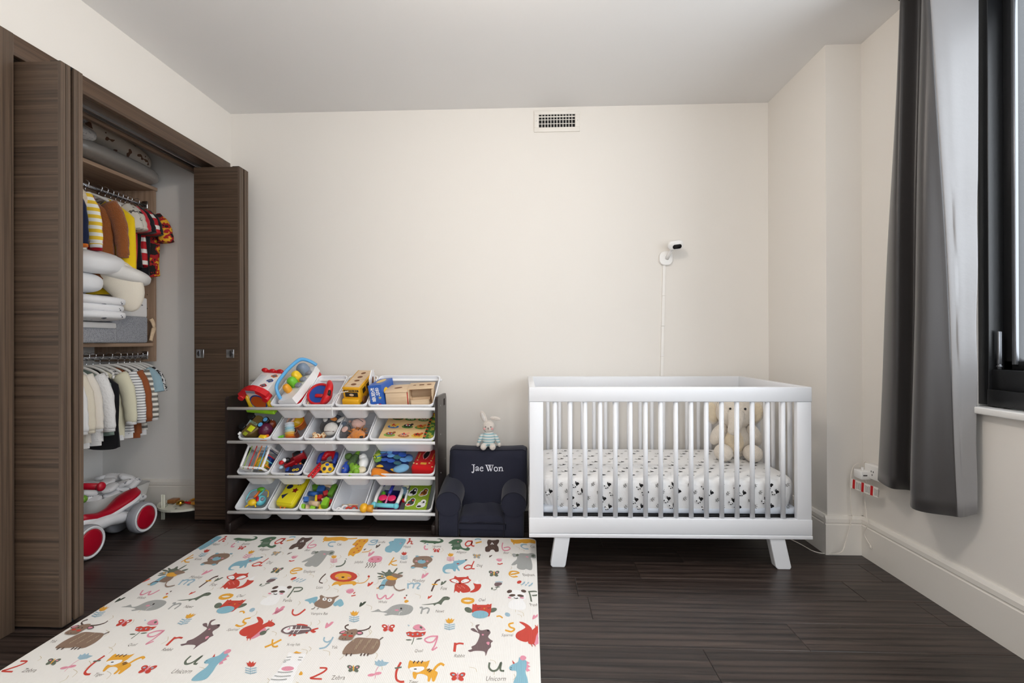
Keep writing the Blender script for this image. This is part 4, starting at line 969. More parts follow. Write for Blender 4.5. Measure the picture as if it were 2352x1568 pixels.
for k in range(16): G().b2((-.030, .006 + k * .0146, .0041), (-.016, .0136 + k * .0146, .0052)).obj('border_block', red if k % 2 else blk, t)

# ---- row 3
t = thing('cord_cube', 'white cube frame strung with coloured elastic cords', 'toy', BINS[(3, 1)][0] @ I4((.004, .066, -.085), (R(24), 0, R(-4))))
a_ = .066; g = G()
for x in (-a_, a_):
    for y in (0, 2 * a_): g.rb2((x - .007, y - .007, 0), (x + .007, y + .007, .125), .005)
for z in (0, .119):
    for y in (0, 2 * a_): g.rb2((-a_, y - .007, z), (a_, y + .007, z + .013), .005)
    for x in (-a_, a_): g.rb2((x - .007, 0, z), (x + .007, 2 * a_, z + .013), .005)
g.obj('frame', wht, t)
for i, m_ in enumerate((plastic('cord_sage', (150, 176, 90)), red, orn, sky)):
    x = -.045 + i * .03; G().tube([(x, -.009, .129), (x + .004, 2 * a_ + .009, .132)], .0032, 6).obj('elastic_cord', m_, t)
    G().tube([(a_ + .009, .02 + i * .03, .128), (a_ + .009, .02 + i * .03, .005)], .0028, 6).obj('elastic_cord', (orn, tur, red, nvy)[i], t)
G().ell((.008, .05, .05), .042, n=22, k=14).obj('knobbly_ball', mat('knobbly_yellow', (226, 200, 60), .5, bump=(130, 1.2)), t)
G().rbox((.03, .07, .03), (.05, .05, .05), .008, 2).obj('blue_cube', blue, t)

t = thing('fire_engine', 'dark red toy fire engine with a driver figure', 'toy vehicle', BT(3, 2, 677, 1053, -.01) @ I4((0, 0, 0), (R(-12), R(-10), R(33))))
G().rbox((.030, 0, 0), (.066, .06, .056), .007, 3).obj('cab', plastic('engine_red', (150, 18, 28)), t); G().rbox((-.032, 0, -.012), (.07, .054, .034), .006, 3).obj('chassis', plastic('engine_red', (150, 18, 28)), t)
G().rb2((.004, -.028, .0275), (.046, .02, .0305), .001).obj('window', blk, t); G().rb2((.048, -.026, .0275), (.06, -.008, .031), .001).obj('lamp', sky, t)
for x in (-.048, .04):
    for y in (-.03, .03): G().cyl((x, y - .006, -.028), (x, y + .006, -.028), .016, n=16).obj('wheel', blk, t)
f = G().ell((-.036, -.006, .016), (.017, .015, .018)).obj('driver_body', blk, t); G().ell((-.05, -.012, .03), (.013, .012, .012)).obj('driver_face', wht, t); G().ell((-.068, -.02, .03), (.015, .014, .012)).obj('driver_cap', red, t); G().ell((-.08, -.036, .01), (.012, .01, .010)).obj('driver_hand', plastic('toy_pale_blue', (170, 206, 226)), t)
t = thing('police_car', 'navy toy car with yellow round headlights', 'toy vehicle', BT(3, 2, 676, 1083, -.025) @ I4((0, 0, 0), (R(-6), 0, R(10))))
G().rbox((0, 0, 0), (.098, .062, .040), .012, 3).obj('body', nvy, t); G().rbox((.018, .014, .018), (.056, .032, .022), .007, 3).obj('bonnet', nvy, t)
for x in (.004, .024): G().torus((x, -.01, .022), .0075, .0022, rot=(0, 0, 0), n=16).obj('headlamp_ring', yel, t)
G().torus((-.012, -.03, .014), .006, .002, n=14).torus((.006, -.033, .014), .006, .002, n=14).obj('front_ring', yel, t)
G().rbox((-.036, .006, .014), (.02, .034, .02), .006).obj('blue_lamp', blue, t)
for x in (.01, .034): G().rbox((x, .03, .03), (.012, .008, .006), .002).obj('roof_light', red if x < .02 else orn, t)

t = thing('holey_ball', 'yellow plastic ball with round holes', 'ball', BT(3, 3, 751, 1078, -.02))
rb = .044; G().ell((0, 0, 0), rb, n=26, k=16).obj('shell', plastic('ball_yellow', (232, 190, 48)), t)
for i in range(26):
    zq = 1 - 2 * (i + .5) / 26; ph = i * 2.39996; d = Vec((math.sqrt(1 - zq * zq) * math.cos(ph), math.sqrt(1 - zq * zq) * math.sin(ph), zq))
    q = d.to_track_quat('Z', 'Y').to_matrix().to_4x4(); q.translation = d * (rb * .985)
    G().disc((0, 0), .0105, .0105, .0014, 0, 14, q).obj('hole', nvy if i % 4 else blue, t)
t = thing('toy_ladder', 'red plastic toy ladder leaning over the bin front', 'toy', BT(3, 3, 726, 1080, .01) @ I4((0, 0, 0), (R(-4), 0, R(-14))))
for x in (-.013, .013): G().tube([(x, -.054, 0), (x, .056, 0)], .0068, 8).obj('rail', red, t)
for k in range(6): G().tube([(-.013, -.04 + k * .017, 0), (.013, -.04 + k * .017, 0)], .0045, 8).obj('rung', red, t)
t = thing('red_rocker', 'red and blue arched rocker toy behind the yellow ball', 'toy', BT(3, 3, 757, 1055, -.03))
G().torus((0, 0, .01), .034, .019, rot=(R(15), 0, 0), n=22, k=12, arc=PI * 1.15, a0=-.2).obj('arch', red, t)
for x in (-.046, .046): G().tube(smooth_path([(x, -.05, .02), (x * 1.05, 0, .03), (x * .8, .03, .02)], 4), .012, 10).obj('blue_bar', plastic('rocker_blue', (44, 66, 150)), t)
G().rbox((.03, -.05, -.02), (.07, .09, .03), .01).obj('base', plastic('rocker_blue', (44, 66, 150)), t)

t = thing('crocodile_figure', 'long dark green toy crocodile with its tail up', 'toy', BT(3, 4, 812, 1058, -.02))
dgr = mat('croc_green', (74, 100, 56), .6, bump=(120, .8)); lgr = plastic('croc_lime', (120, 170, 50))
G().tube(smooth_path([(-.012, -.045, 0), (0, -.01, .006), (.008, .03, .008)], 5), [.024 - .0002 * i for i in range(11)], 12).obj('body', dgr, t); G().tube(smooth_path([(.006, .022, .008), (.018, .06, .02), (.03, .10, .03)], 5), [.018 - .0016 * i for i in range(11)], 10).obj('tail', lgr, t)
G().ell((-.04, .035, 0), (.024, .022, .020)).obj('snout', mat('croc_moss', (86, 120, 50), .6), t)
t = thing('dinosaur_figure', 'bright green toy dinosaur facing the bin front', 'toy', BT(3, 4, 815, 1077, -.012))
G().ell((0, .004, 0), (.030, .030, .026)).obj('head', plastic('dino_green', (126, 176, 48)), t); G().ell((.018, -.022, .006), (.020, .018, .018)).obj('snout', plastic('dino_green', (126, 176, 48)), t); G().ell((-.024, .022, .006), (.014, .02, .012)).obj('frill', lgr, t); G().ell((-.016, -.028, -.006), (.014, .024, .014)).obj('arm', lgr, t)
for x in (.002, .022): G().ell((x, .012, .024), (.004, .005, .003)).obj('eye', blk, t)
t = TH('white_bear', 'white rubber bear toy leaning on the green dinosaur', 'toy', 3, 4, 834, 1066, -.02)
G().ell((0, .01, 0), (.028, .046, .03)).obj('body', wht, t); G().ell((-.012, .044, .012), (.024, .024, .022)).obj('head', wht, t); G().ell((-.022, .05, .032), (.003, .003, .002)).obj('eye', blk, t); G().ell((.008, -.05, .008), (.026, .024, .016)).obj('foot', plastic('toy_cream', (226, 214, 184)), t)
t = TH('blue_whale', 'glossy blue toy whale standing at the left of the dinosaurs', 'toy', 3, 4, 794, 1076, -.02)
G().ell((0, 0, 0), (.024, .042, .026)).obj('body', plastic('whale_blue', (34, 70, 168), .15), t); G().ell((-.003, -.018, .025), (.004, .004, .002)).obj('spot', yel, t); G().ell((.004, .034, .008), (.022, .012, .012)).obj('tail', plastic('whale_blue', (34, 70, 168), .15), t)

t = thing('leaf_cushion', 'blue and green cushion covered in felt leaves', 'cushion', BT(3, 5, 902, 1060, -.02) @ I4((0, 0, 0), (R(-8), 0, R(-12)), (1.15, 1.2, 1.1)))
G().ell((0, 0, 0), (.088, .062, .05)).obj('pad', cloth('felt_navy', (26, 50, 110)), t)
felt = [cloth('felt_blue', (38, 84, 176)), cloth('felt_sky', (94, 150, 206)), cloth('felt_green', (122, 170, 80)), cloth('felt_teal', (44, 96, 110)), cloth('felt_cobalt', (30, 56, 140))]
rr = random.Random(5)
for j in range(4):
    for i in range(5):
        x = -.066 + i * .034 + (j % 2) * .014; y = .046 - j * .028
        if (x / .095) ** 2 + (y / .07) ** 2 > 1.0: continue
        z = .05 * math.sqrt(max(.02, 1 - (x / .095) ** 2 - (y / .07) ** 2))
        G().ell((x, y, z + .004), (.020, .024, .005), (rr.uniform(-.5, -.2), x * 4, rr.uniform(-.3, .3))).obj('felt_leaf', rr.choice(felt), t)
G().ell((-.076, .012, .016), (.03, .052, .022), (0, 0, .2)).obj('green_side', cloth('felt_lime', (140, 176, 62)), t); G().ell((.072, -.046, .012), (.04, .026, .018), (0, 0, .5)).obj('blue_tail', cloth('felt_pale_blue', (120, 170, 206)), t); G().ell((-.07, -.018, .04), (.024, .018, .008), (0, 0, .3)).obj('dotted_leaf', blotch('dotted_leaf_print', [(0, (190, 206, 70)), (.56, (50, 80, 40))], 120), t)
t = thing('orange_cloth', 'crumpled orange cloth book in the wide bin front', 'soft toy', BT(3, 5, 885, 1086, -.02))
def och(u, v):
    x = -.072 + .144 * u; y = -.034 + .075 * v
    return (x, y * (1 - .2 * u), .016 * math.sin(5 * u + 1) + .016 * math.sin(4 * v + 3 * u) + .026 * math.exp(-((u - .45) ** 2 + (v - .6) ** 2) * 14))
G().grid(och, 22, 14).obj('cover', cloth('felt_orange', (226, 132, 40)), t).modifiers.new('t', 'SOLIDIFY').thickness = .008
G().ell((-.025, .036, .022), (.034, .012, .006), (0, 0, .15)).ell((.048, .012, .014), (.034, .010, .006), (0, 0, -.5)).obj('yellow_petal', cloth('felt_yellow', (236, 186, 50)), t)
t = thing('red_car_case', 'red fabric car case with a zip opening', 'toy', BINS[(3, 5)][0] @ I4((.112, .036, -.030), (R(-10), 0, R(-4)), (1.28, 1.1, 1)))
G().rbox((0, .085, 0), (.108, .17, .075), .018, 4).obj('body', cloth('case_red', (198, 26, 30), (200, .06)), t)
G().tube(smooth_path([(-.008, .075, .0385), (-.018, .11, .0385), (-.004, .15, .0385), (.008, .145, .0385), (.010, .10, .0385), (.0, .072, .0385)], 4), .0022, 6).obj('zip_piping', plastic('zip_pink', (226, 150, 150)), t)
G().disc((-.003, .112), .011, .034, .0381, -.1, 18).obj('opening', blk, t)
for x in (-.034, .032): G().rb2((x - .002, .075, .0375), (x + .002, .125, .0392), .0008).obj('gold_bar', plastic('gold_print', (222, 160, 60)), t)
for x, y in ((-.034, .062), (.026, .042), (-.03, .03), (.03, .062), (.046, .012), (-.045, .034)): G().disc((x, y), .0045, .0045, .0384, 0, 12).obj('round_lamp', plastic('lamp_cream', (240, 214, 150)), t)
G().rb2((-.014, .028, .0375), (.014, .044, .0390), .0008).obj('plate', plastic('gold_print', (222, 160, 60)), t)
G().rb2((.0535, .03, -.01), (.0552, .09, .02), .0006).obj('checker_label', blotch('checker_print', [(0, (20, 20, 20)), (.5, (236, 236, 230))], 70), t)

# ---- row 4
t = thing('loop_rattle', 'baby rattle of coloured loops and balls', 'rattle', BT(4, 1, 591, 1150, -.03))
G().ell((-.030, -.012, .0), (.034, .034, .034)).obj('clear_ball', clear, t)
for k in range(5): G().torus((-.034, -.008, 0), .032 - .001 * k, .0018, rot=(R(70), R(20 * k), 0), n=24, k=6).obj('grey_ring', gry, t)
G().ell((.022, .0, .004), (.030, .034, .030)).obj('turquoise_ball', tur, t); G().ell((.038, -.004, .022), (.014, .014, .010)).obj('ball_window', gry, t)
G().ell((-.008, -.03, .024), (.026, .022, .018)).obj('turtle_shell', yel, t)
for x in (-.03, .018): G().tube([(x * .6, -.038, .024), (x * 1.35, -.058, .018)], .0042, 8).obj('turtle_leg', yel, t)
G().ell((.018, -.012, .036), (.009, .022, .008), (0, 0, .5)).obj('red_clip', red, t)
G().ell((.006, .058, .03), (.026, .016, .016)).obj('green_bead', grn, t)
G().tube(smooth_path([(-.016, .058, .032), (-.046, .04, .036), (-.056, .0, .026), (-.05, -.02, .01)], 6), .0042, 8).obj('blue_loop', tur, t)
G().tube(smooth_path([(.028, .058, .034), (.030, .03, .042), (.018, .006, .04)], 6), .0042, 8).obj('blue_loop', tur, t)
G().tube(smooth_path([(.03, .056, .03), (.056, .044, .03), (.064, .012, .02)], 6), .0036, 8).obj('yellow_loop', yel, t)
G().tube([(.004, .048, .034), (.002, .02, .036), (-.006, -.002, .034)], .0065, 8).obj('orange_link', orn, t)

t = thing('shape_sorter', 'yellow plastic shape sorter lid with cut out shapes', 'toy', BINS[(4, 2)][0] @ I4((.004, .145, -.025), (R(2), 0, R(-8))))
sy = plastic('sorter_yellow', (228, 214, 36), .32)
G().rbox((0, 0, 0), (.116, .215, .05), .022, 4).obj('body', sy, t)
G().rbox((0, 0, .022), (.100, .198, .012), .0055, 3).obj('raised_face', sy, t)
D = [('square_hole', [(-.036, .052), (-.010, .056), (-.012, .082), (-.038, .078)], nvy), ('triangle_hole', [(-.040, -.052), (-.022, -.075), (-.006, -.032)], nvy)]
for nm_, p_, m_ in D: G().flat(p_, .0285).obj(nm_, m_, t)
G().disc((-.022, .012), .019, .015, .0285, .5, 22).obj('round_hole', nvy, t)
for nm_, cx_, cy_, m_, n5 in (('star_hole', .024, .045, nvy, 6), ('flower_hole', .024, -.008, drd, 5)):
    G().flat([(cx_ + (.021 if i % 2 == 0 else .011) * math.cos(i * PI / n5 + .3), cy_ + (.021 if i % 2 == 0 else .011) * math.sin(i * PI / n5 + .3)) for i in range(2 * n5)], .0285).obj(nm_, m_, t)
G().torus((-.008, -.107, -.004), .014, .004, rot=(0, 0, 0), n=18).obj('orange_ring', orn, t)

wblk = lambda n_, c_: mat('block_' + n_, c_, .55, bump=(60, .05))
bl = [('green cube', 695, 1164, -.02, 'cube', wblk('green', (136, 196, 40)), (.3, 0, .1)), ('natural wedge', 707, 1166, -.03, 'cube', pine, (.2, .4, .3)), ('green square', 719, 1166, -.02, 'cube', wblk('green', (136, 196, 40)), (.2, .2, -.1)),
      ('tall light green', 748, 1155, -.01, 'tall', wblk('green', (136, 196, 40)), (0, .1, -.05)), ('natural cylinder', 722, 1156, .0, 'cyl', pine, (0, 0, -.15)), ('blue prism', 702, 1147, -.01, 'cube', wblk('blue', (46, 100, 176)), (.5, .5, .5)),
      ('yellow stick', 726, 1145, .0, 'stick', wblk('yellow', (232, 196, 40)), (0, 0, .3)), ('red cube', 735, 1143, -.01, 'cube', wblk('red', (176, 26, 36)), (.1, 0, .0)), ('pink half disc', 747, 1146, -.01, 'half', pine, (0, 0, 0)),
      ('blue cylinder', 720, 1134, -.01, 'cyl', wblk('blue', (46, 100, 176)), (0, 0, -.1)), ('bright red', 748, 1133, -.005, 'cube', wblk('red', (176, 26, 36)), (.4, .2, .6)), ('large blue', 738, 1124, -.015, 'big', wblk('blue', (46, 100, 176)), (0, 0, .1)),
      ('long dark green', 764, 1126, -.01, 'tall2', wblk('leaf', (98, 150, 44)), (0, 0, -.1)), ('red front corner', 758, 1154, -.03, 'cube', wblk('red', (176, 26, 36)), (0, 0, .2)), ('green arch', 727, 1119, -.03, 'big', wblk('leaf', (98, 150, 44)), (0, 0, .5)),
      ('wooden top', 752, 1115, .0, 'stick', pine, (0, 0, 1.2)), ('small navy', 757, 1133, -.02, 'cube', wblk('navy', (30, 60, 120)), (0, 0, .2)), ('yellow corner', 737, 1166, -.03, 'cube', wblk('yellow', (232, 196, 40)), (.3, .6, .4))]
for i, (d_, u, v, z, kind, m_, rot) in enumerate(bl):
    g = G()
    if kind == 'cube': g.rbox((0, 0, 0), (.028, .028, .028), .002)
    elif kind == 'big': g.rbox((0, 0, 0), (.042, .04, .03), .002)
    elif kind == 'tall': g.prism([(-.016, -.028), (.016, -.028), (.016, .022), (-.004, .03), (-.016, .016)], -.02, .02)
    elif kind == 'tall2': g.rbox((0, 0, 0), (.026, .08, .028), .002)
    elif kind == 'cyl': g.cyl((-.028, 0, 0), (.028, 0, 0), .0145, n=18)
    elif kind == 'stick': g.rbox((0, 0, 0), (.013, .05, .013), .002)
    else: g.prism([(.02 * math.cos(PI + PI * j / 12), .02 * math.sin(PI + PI * j / 12)) for j in range(13)], -.008, .008)
    tag(g.obj('wooden_block', m_, M=BT(4, 3, u, v, z, rot)), d_ + ' toy block in the bin of coloured blocks', 'toy block', 'coloured wooden blocks')

for i, (u, v, m_, rr_) in enumerate(((778, 1171, wht, .012), (792, 1168, wht, .017), (800, 1170, plastic('ring_red', (206, 66, 44)), .013), (813, 1169, plastic('ring_red', (206, 66, 44)), .017))):
    tag(G().torus((0, 0, 0), rr_, .006, n=20).obj('toy_ring', m_, M=BT(4, 4, u, v, -.035, (R(35), R(10), 0))), ['small white toy ring at the far left of the nearly empty bin', 'larger white toy ring in the nearly empty bin', 'small red toy ring in the nearly empty bin', 'larger red toy ring next to the yellow maraca'][i], 'toy ring', 'rings in the nearly empty bin')
tag(G().cyl((-.045, 0, 0), (.05, .004, 0), .004, n=10).ell((.0, .001, .004), (.01, .006, .006)).obj('drum_stick', pine, M=BT(4, 4, 803, 1160, -.04, (0, 0, R(-2)))), 'thin wooden stick lying in the nearly empty bin', 'toy')
t = thing('toy_maraca', 'glossy yellow toy maraca bulging over the bin edge', 'toy', BT(4, 4, 836, 1166, .01))
G().ell((0, 0, 0), (.025, .027, .026), n=22, k=14).obj('bulb', plastic('maraca_yellow', (238, 178, 34), .15), t); G().cyl((.014, 0, -.002), (.052, -.002, -.004), .019, .021, n=18).obj('neck', plastic('maraca_amber', (222, 150, 30), .2), t)

t = thing('activity_toy', 'clear baby activity toy with blue and white bars', 'toy', BINS[(4, 5)][0] @ I4((-.082, .018, .006), (R(-6), 0, R(-3))))
fw, fh = .066, .2
G().tube([(-fw, .012, 0), (fw, .012, 0)], .0125, 12).obj('lower_bar', tur, t)
for x in (-fw, fw): G().ell((x, .012, 0), .017).obj('lower_joint', tur, t); G().tube(smooth_path([(x, .03, .0), (x * 1.06, .09, .004), (x, .165, 0)], 4), .0105, 12).obj('side_bar', wht, t); G().ell((x, .185, 0), .019).obj('upper_joint', plastic('frame_indigo', (52, 60, 168), .15), t)
G().tube([(-fw, .19, 0), (fw, .19, 0)], .012, 12).obj('upper_bar', plastic('frame_indigo', (52, 60, 168), .15), t)
G().b2((-fw, .03, -.062), (fw, .185, -.06)).obj('back_panel', mat('tinted_panel', (120, 34, 100), .15, alpha=.75), t)
G().b2((-fw, .12, -.058), (fw, .186, -.056)).obj('blue_panel', mat('tinted_blue', (40, 44, 120), .15, alpha=.8), t)
G().tube([(.0, .02, .004), (.0, .10, .006)], .0055, 10).obj('shaft', plastic('shaft_pink', (226, 120, 170)), t); G().tube([(.0, .095, .006), (.002, .178, .004)], .010, 12).obj('blue_tube', plastic('frame_indigo', (52, 60, 168), .15), t)
for x in (-.028, .026): G().ell((x, .062, .008), (.025, .024, .008), n=20).obj('spinner_paddle', pnk, t)
for k in range(3): G().ell((-.046, .05 + k * .034, -.02), (.014, .022, .012), (0, 0, .4)).obj('green_leaf', grn, t)
t = thing('jigsaw_book', 'green animal sticker puzzle book at the back right bin', 'puzzle', BINS[(4, 5)][0] @ I4((.092, .012, -.035), (R(4), 0, R(-2))))
G().rb2((-.068, 0, -.004), (.062, .225, .004), .002).obj('board', stripes('lime_stripes', (150, 178, 40), (128, 160, 34), 170, 'X', .5), t)
G().b2((-.068, .185, .0042), (.062, .205, .0046)).obj('title_strip', blk, t)
G().text('PUZZLE', .016, .005, I4((.0, .195, 0)), 0).obj('title', plastic('title_green', (170, 200, 60)), t)
for (x, y), c1, c2 in (((.026, .13), (120, 66, 30), (206, 140, 70)), ((.028, .052), (236, 236, 236), (30, 30, 32)), ((-.04, .13), (30, 30, 34), (236, 236, 236)), ((-.038, .06), (60, 70, 60), (200, 60, 50))):
    g = G()
    for dx, dy, rx, ry in ((0, 0, .024, .020), (.008, .018, .017, .017), (-.012, -.012, .018, .012)): g.disc((x + dx, y + dy), rx, ry, .0044, 0, 16, None, 0)
    for dx, dy, rx, ry, m_ in ((0, 0, .019, .015, 1), (.008, .018, .013, .013, 1), (-.012, -.013, .013, .006, 2), (.010, .016, .006, .006, 2)): g.disc((x + dx, y + dy), rx, ry, .0052 + .0003 * m_, .2, 14, None, m_)
    g.obj('animal_piece', [wht, plastic('anim_%d%d%d' % c1, c1), plastic('anim_%d%d%da' % c2, c2)], t)
t = TH('toy_robot_pieces', 'small heap of grey green and red toy cars', 'toy', 4, 5, 926, 1135, -.02)
G().rbox((0, .02, 0), (.03, .045, .04), .006, 2, (.2, .4, .3)).obj('grey_piece', plastic('piece_bluegrey', (104, 134, 156)), t); G().rbox((-.01, -.02, .005), (.022, .036, .03), .006, 2, (.1, .2, 0)).obj('green_piece', grn, t); G().rbox((.012, -.04, -.005), (.02, .02, .02), .005).obj('red_piece', red, t); G().cyl((-.005, .07, .0), (.012, .05, .012), .016, n=16).obj('cream_lid', plastic('lid_cream', (226, 226, 196)), t); G().rbox((.022, -.01, .0), (.012, .08, .02), .004).obj('white_piece', wht, t)

# ================================================================== PLAY MAT
MX0, MX1, MY0, MY1, MZ = -1.772, .034, .62, 2.636, .013
def ribs(name, rgb):
    m = mat(name, rgb, .5, spec=.35, bump=(300, .02)); nt = m.node_tree; n = nt.nodes
    tc = n.new('ShaderNodeTexCoord'); wv = n.new('ShaderNodeTexWave'); wv.inputs['Scale'].default_value = 52; wv.bands_direction = 'X'
    nt.links.new(tc.outputs['Object'], wv.inputs['Vector'])
    bp = n.new('ShaderNodeBump'); bp.inputs['Strength'].default_value = .22; bp.inputs['Distance'].default_value = .002
    nt.links.new(wv.outputs['Fac'], bp.inputs['Height']); nt.links.new(bp.outputs['Normal'], n['Principled BSDF'].inputs['Normal'])
    return m
M_mat = ribs('mat_vinyl', (243, 241, 237))
pm = thing('play_mat', 'cream foam play mat printed with alphabet animals', 'play mat', I4(((MX0 + MX1) / 2, (MY0 + MY1) / 2, 0)))
PC = pm.location.copy()
ring = rrect(MX1 - MX0, MY1 - MY0, .035, 5); n = len(ring); vs = []
for ins, z in ((.001, .0006), (0, .003), (0, MZ - .003), (.001, MZ - .001), (.003, MZ)): vs += [(x * (1 - ins * 1.1), y * (1 - ins), z) for x, y in ring]
fs = [[i * n + j, i * n + (j + 1) % n, (i + 1) * n + (j + 1) % n, (i + 1) * n + j] for i in range(4) for j in range(n)] + [[4 * n + j for j in range(n)], list(range(n))[::-1]]
G().add(vs, fs).obj('foam_sheet', M_mat, pm)
PCOL = {'red': (204, 74, 62), 'blue': (138, 186, 204), 'org': (234, 172, 62), 'grn': (104, 114, 100), 'dkg': (86, 116, 92), 'brn': (146, 122, 106), 'dkb': (92, 74, 68), 'gry': (168, 170, 168), 'pnk': (228, 152, 172), 'wht': (250, 250, 250), 'blk': (40, 36, 36), 'pbl': (160, 190, 206), 'ink': (104, 92, 84), 'mau': (120, 100, 102), 'twg': (206, 192, 160)}
PK = list(PCOL); PM = [ribs('print_' + k, v) for k, v in PCOL.items()]
ZONE = {0: (400, 1210, 5.4698), 1: (820, 1210, 5.4698), 2: (660, 1380, 3.9864), 3: (100, 1380, 4.0552), 4: (560, 1380, 8.342)}
PER = 1.045
def rib2(pts, w, sm):
    P = smooth_path([(*p, 0) for p in pts], 5) if sm else [Vec((*p, 0)) for p in pts]
    L_, R_ = [], []
    for i, p in enumerate(P):
        d = P[min(i + 1, len(P) - 1)] - P[max(i - 1, 0)]; d.normalize(); q = Vec((-d.y, d.x, 0)) * w / 2
        L_.append(p + q); R_.append(p - q)
    return L_, R_
def motif(name, zone, shapes, copies=(0, -PER), yc=(0, -1.16)):
    ox_, oy_, sc_ = ZONE[zone]; g = G()
    def fl_(p, k):
        q = atZ(ox_ + p[0] / sc_, oy_ + p[1] / sc_, MZ); return (q.x, q.y, MZ + .0004 + .00022 * k)
    for k, s in enumerate(shapes):
        mi = PK.index(s[1])
        if s[0] == 'p':
            pts = smooth_path([(*p, 0) for p in s[2]], 4, True); g.add([fl_(p, k) for p in pts], [list(range(len(pts)))], m=mi)
        elif s[0] == 'P': g.add([fl_(p, k) for p in s[2]], [list(range(len(s[2])))], m=mi)
        elif s[0] == 's':
            A, B = rib2(s[3], s[2], len(s) < 5); c = len(A)
            g.add([fl_(p, k) for p in A + B], [[i, c + i, c + i + 1, i + 1] for i in range(c - 1)], m=mi)
        elif s[0] == 'd':
            _, _, cx_, cy_, rx, ry = s[:6]; a = s[6] if len(s) > 6 else 0; nn = 16
            g.add([fl_((cx_ + rx * math.cos(t) * math.cos(a) - ry * math.sin(t) * math.sin(a), cy_ + rx * math.cos(t) * math.sin(a) + ry * math.sin(t) * math.cos(a)), k) for t in [2 * PI * j / nn for j in range(nn)]], [list(range(nn))], m=mi)
        elif s[0] == 't':
            v_, f_ = text_geo(s[2], s[5], .35, 'CENTER', -.006 * s[5])
            g.add([fl_((s[3] + x * .92, s[4] - y), k) for x, y in v_], f_, m=mi)
    xs = [v[0] for v in g.V]; ys = [v[1] for v in g.V]; base = None
    for dy in yc:
        for dx in copies:
            x0, x1, y0, y1 = min(xs) + dx, max(xs) + dx, min(ys) + dy, max(ys) + dy
            e = .004
            if x1 < MX0 + .01 or x0 > MX1 - .01 or y1 < MY0 + .01 or y0 > MY1 - .01: continue
            inside = x0 > MX0 + e and x1 < MX1 - e and y0 > MY0 + e and y1 < MY1 - e
            if inside and base is not None:
                o = bpy.data.objects.new(name, base); COL.objects.link(o); o.parent = pm; o.location = (dx - PC.x, dy - PC.y, 0); continue
            o = g.obj(name, PM, pm, I4((dx - PC.x, dy - PC.y, 0)))
            if inside: base = o.data
            else:
                bm = bmesh.new(); bm.from_mesh(o.data)
                for co, no in (((MX0 + e - dx, 0, 0), (-1, 0, 0)), ((MX1 - e - dx, 0, 0), (1, 0, 0)), ((0, MY0 + e - dy, 0), (0, -1, 0)), ((0, MY1 - e - dy, 0), (0, 1, 0))):
                    bmesh.ops.bisect_plane(bm, geom=bm.verts[:] + bm.edges[:] + bm.faces[:], plane_co=co, plane_no=no, clear_outer=True)
                bm.to_mesh(o.data); bm.free()
def heart(c, z, x, y, s): motif('heart_print', z, [('p', c, [(x - s, y + s * .9), (x - s * .9, y - .1 * s), (x - .5 * s, y - .6 * s), (x - .15 * s, y - .2 * s), (x + .5 * s, y - .75 * s), (x + 1.1 * s, y - .7 * s), (x + .3 * s, y + .2 * s)])])
def bfly(c, c2, z, x, y, s): motif('butterfly_print', z, [('d', c, x - s * .6, y - .25 * s, s * .5, s * .32, .3), ('d', c, x + s * .6, y - .2 * s, s * .5, s * .32, -.4), ('d', c, x - s * .5, y + .3 * s, s * .38, s * .28, -.3), ('d', c, x + s * .45, y + .35 * s, s * .4, s * .28, .4), ('d', c2, x - s * .6, y - .2 * s, s * .2, s * .12), ('d', c2, x + s * .6, y - .15 * s, s * .2, s * .12), ('d', 'org' if c != 'red' else 'pnk', x, y, s * .12, s * .5)])
def tulip(c, lc, z, x, y, s): motif('flower_print', z, [('s', lc, s * .1, [(x, y), (x - .1 * s, y + 1.0 * s), (x - .05 * s, y + 1.6 * s)])] + [('s', lc, s * .17, [(x - .1 * s, y + (.7 + .4 * k) * s), (x + q * 1.0 * s, y + (.45 + .4 * k) * s)]) for k in range(3) for q in (-1, 1)] + [('P', c, [(x - .8 * s, y - .45 * s), (x - .45 * s, y - .25 * s), (x - .2 * s, y - .7 * s), (x + .1 * s, y - .3 * s), (x + .45 * s, y - .65 * s), (x + .5 * s, y - .25 * s), (x + .95 * s, y - .5 * s), (x + .55 * s, y + .2 * s), (x, y + .35 * s), (x - .5 * s, y + .2 * s)])])
# --- first band
motif('hippo_print', 1, [('p', 'blue', [(480, 145), (600, 148), (614, 175), (592, 215), (556, 270), (530, 302), (503, 320), (482, 318), (466, 304), (445, 304), (428, 320), (395, 320), (362, 310), (350, 285), (365, 252), (404, 230), (410, 215), (398, 195), (425, 178), (462, 170)]), ('d', 'ink', 450, 183, 5, 4), ('d', 'ink', 566, 200, 5, 4), ('d', 'pnk', 545, 208, 12, 6)])
motif('letter_h', 1, [('s', 'red', 13, [(648, 152), (670, 150), (628, 214)]), ('s', 'red', 12, [(642, 196), (672, 178), (690, 186), (678, 208), (704, 212)])])
motif('word_hippo', 1, [('t', 'ink', 'Hippo', 625, 247, 42)])
motif('iguana_print', 1, [('p', 'dkg', [(788, 180), (820, 166), (860, 166), (900, 172), (990, 176), (1030, 180), (1052, 168), (1038, 156), (1005, 152), (1042, 146), (1078, 160), (1086, 180), (1060, 196), (1010, 206), (960, 204), (900, 202), (850, 196), (812, 190)]), ('s', 'dkg', 8, [(870, 190), (858, 205), (840, 208)]), ('s', 'dkg', 8, [(960, 200), (972, 210), (990, 206)]), ('d', 'blk', 812, 174, 4, 3)])
motif('letter_i', 1, [('s', 'pnk', 17, [(858, 233), (846, 258), (858, 280), (892, 278)]), ('d', 'blue', 885, 219, 11, 6)])
motif('word_iguana', 1, [('t', 'ink', 'Iguana', 1005, 243, 42)])
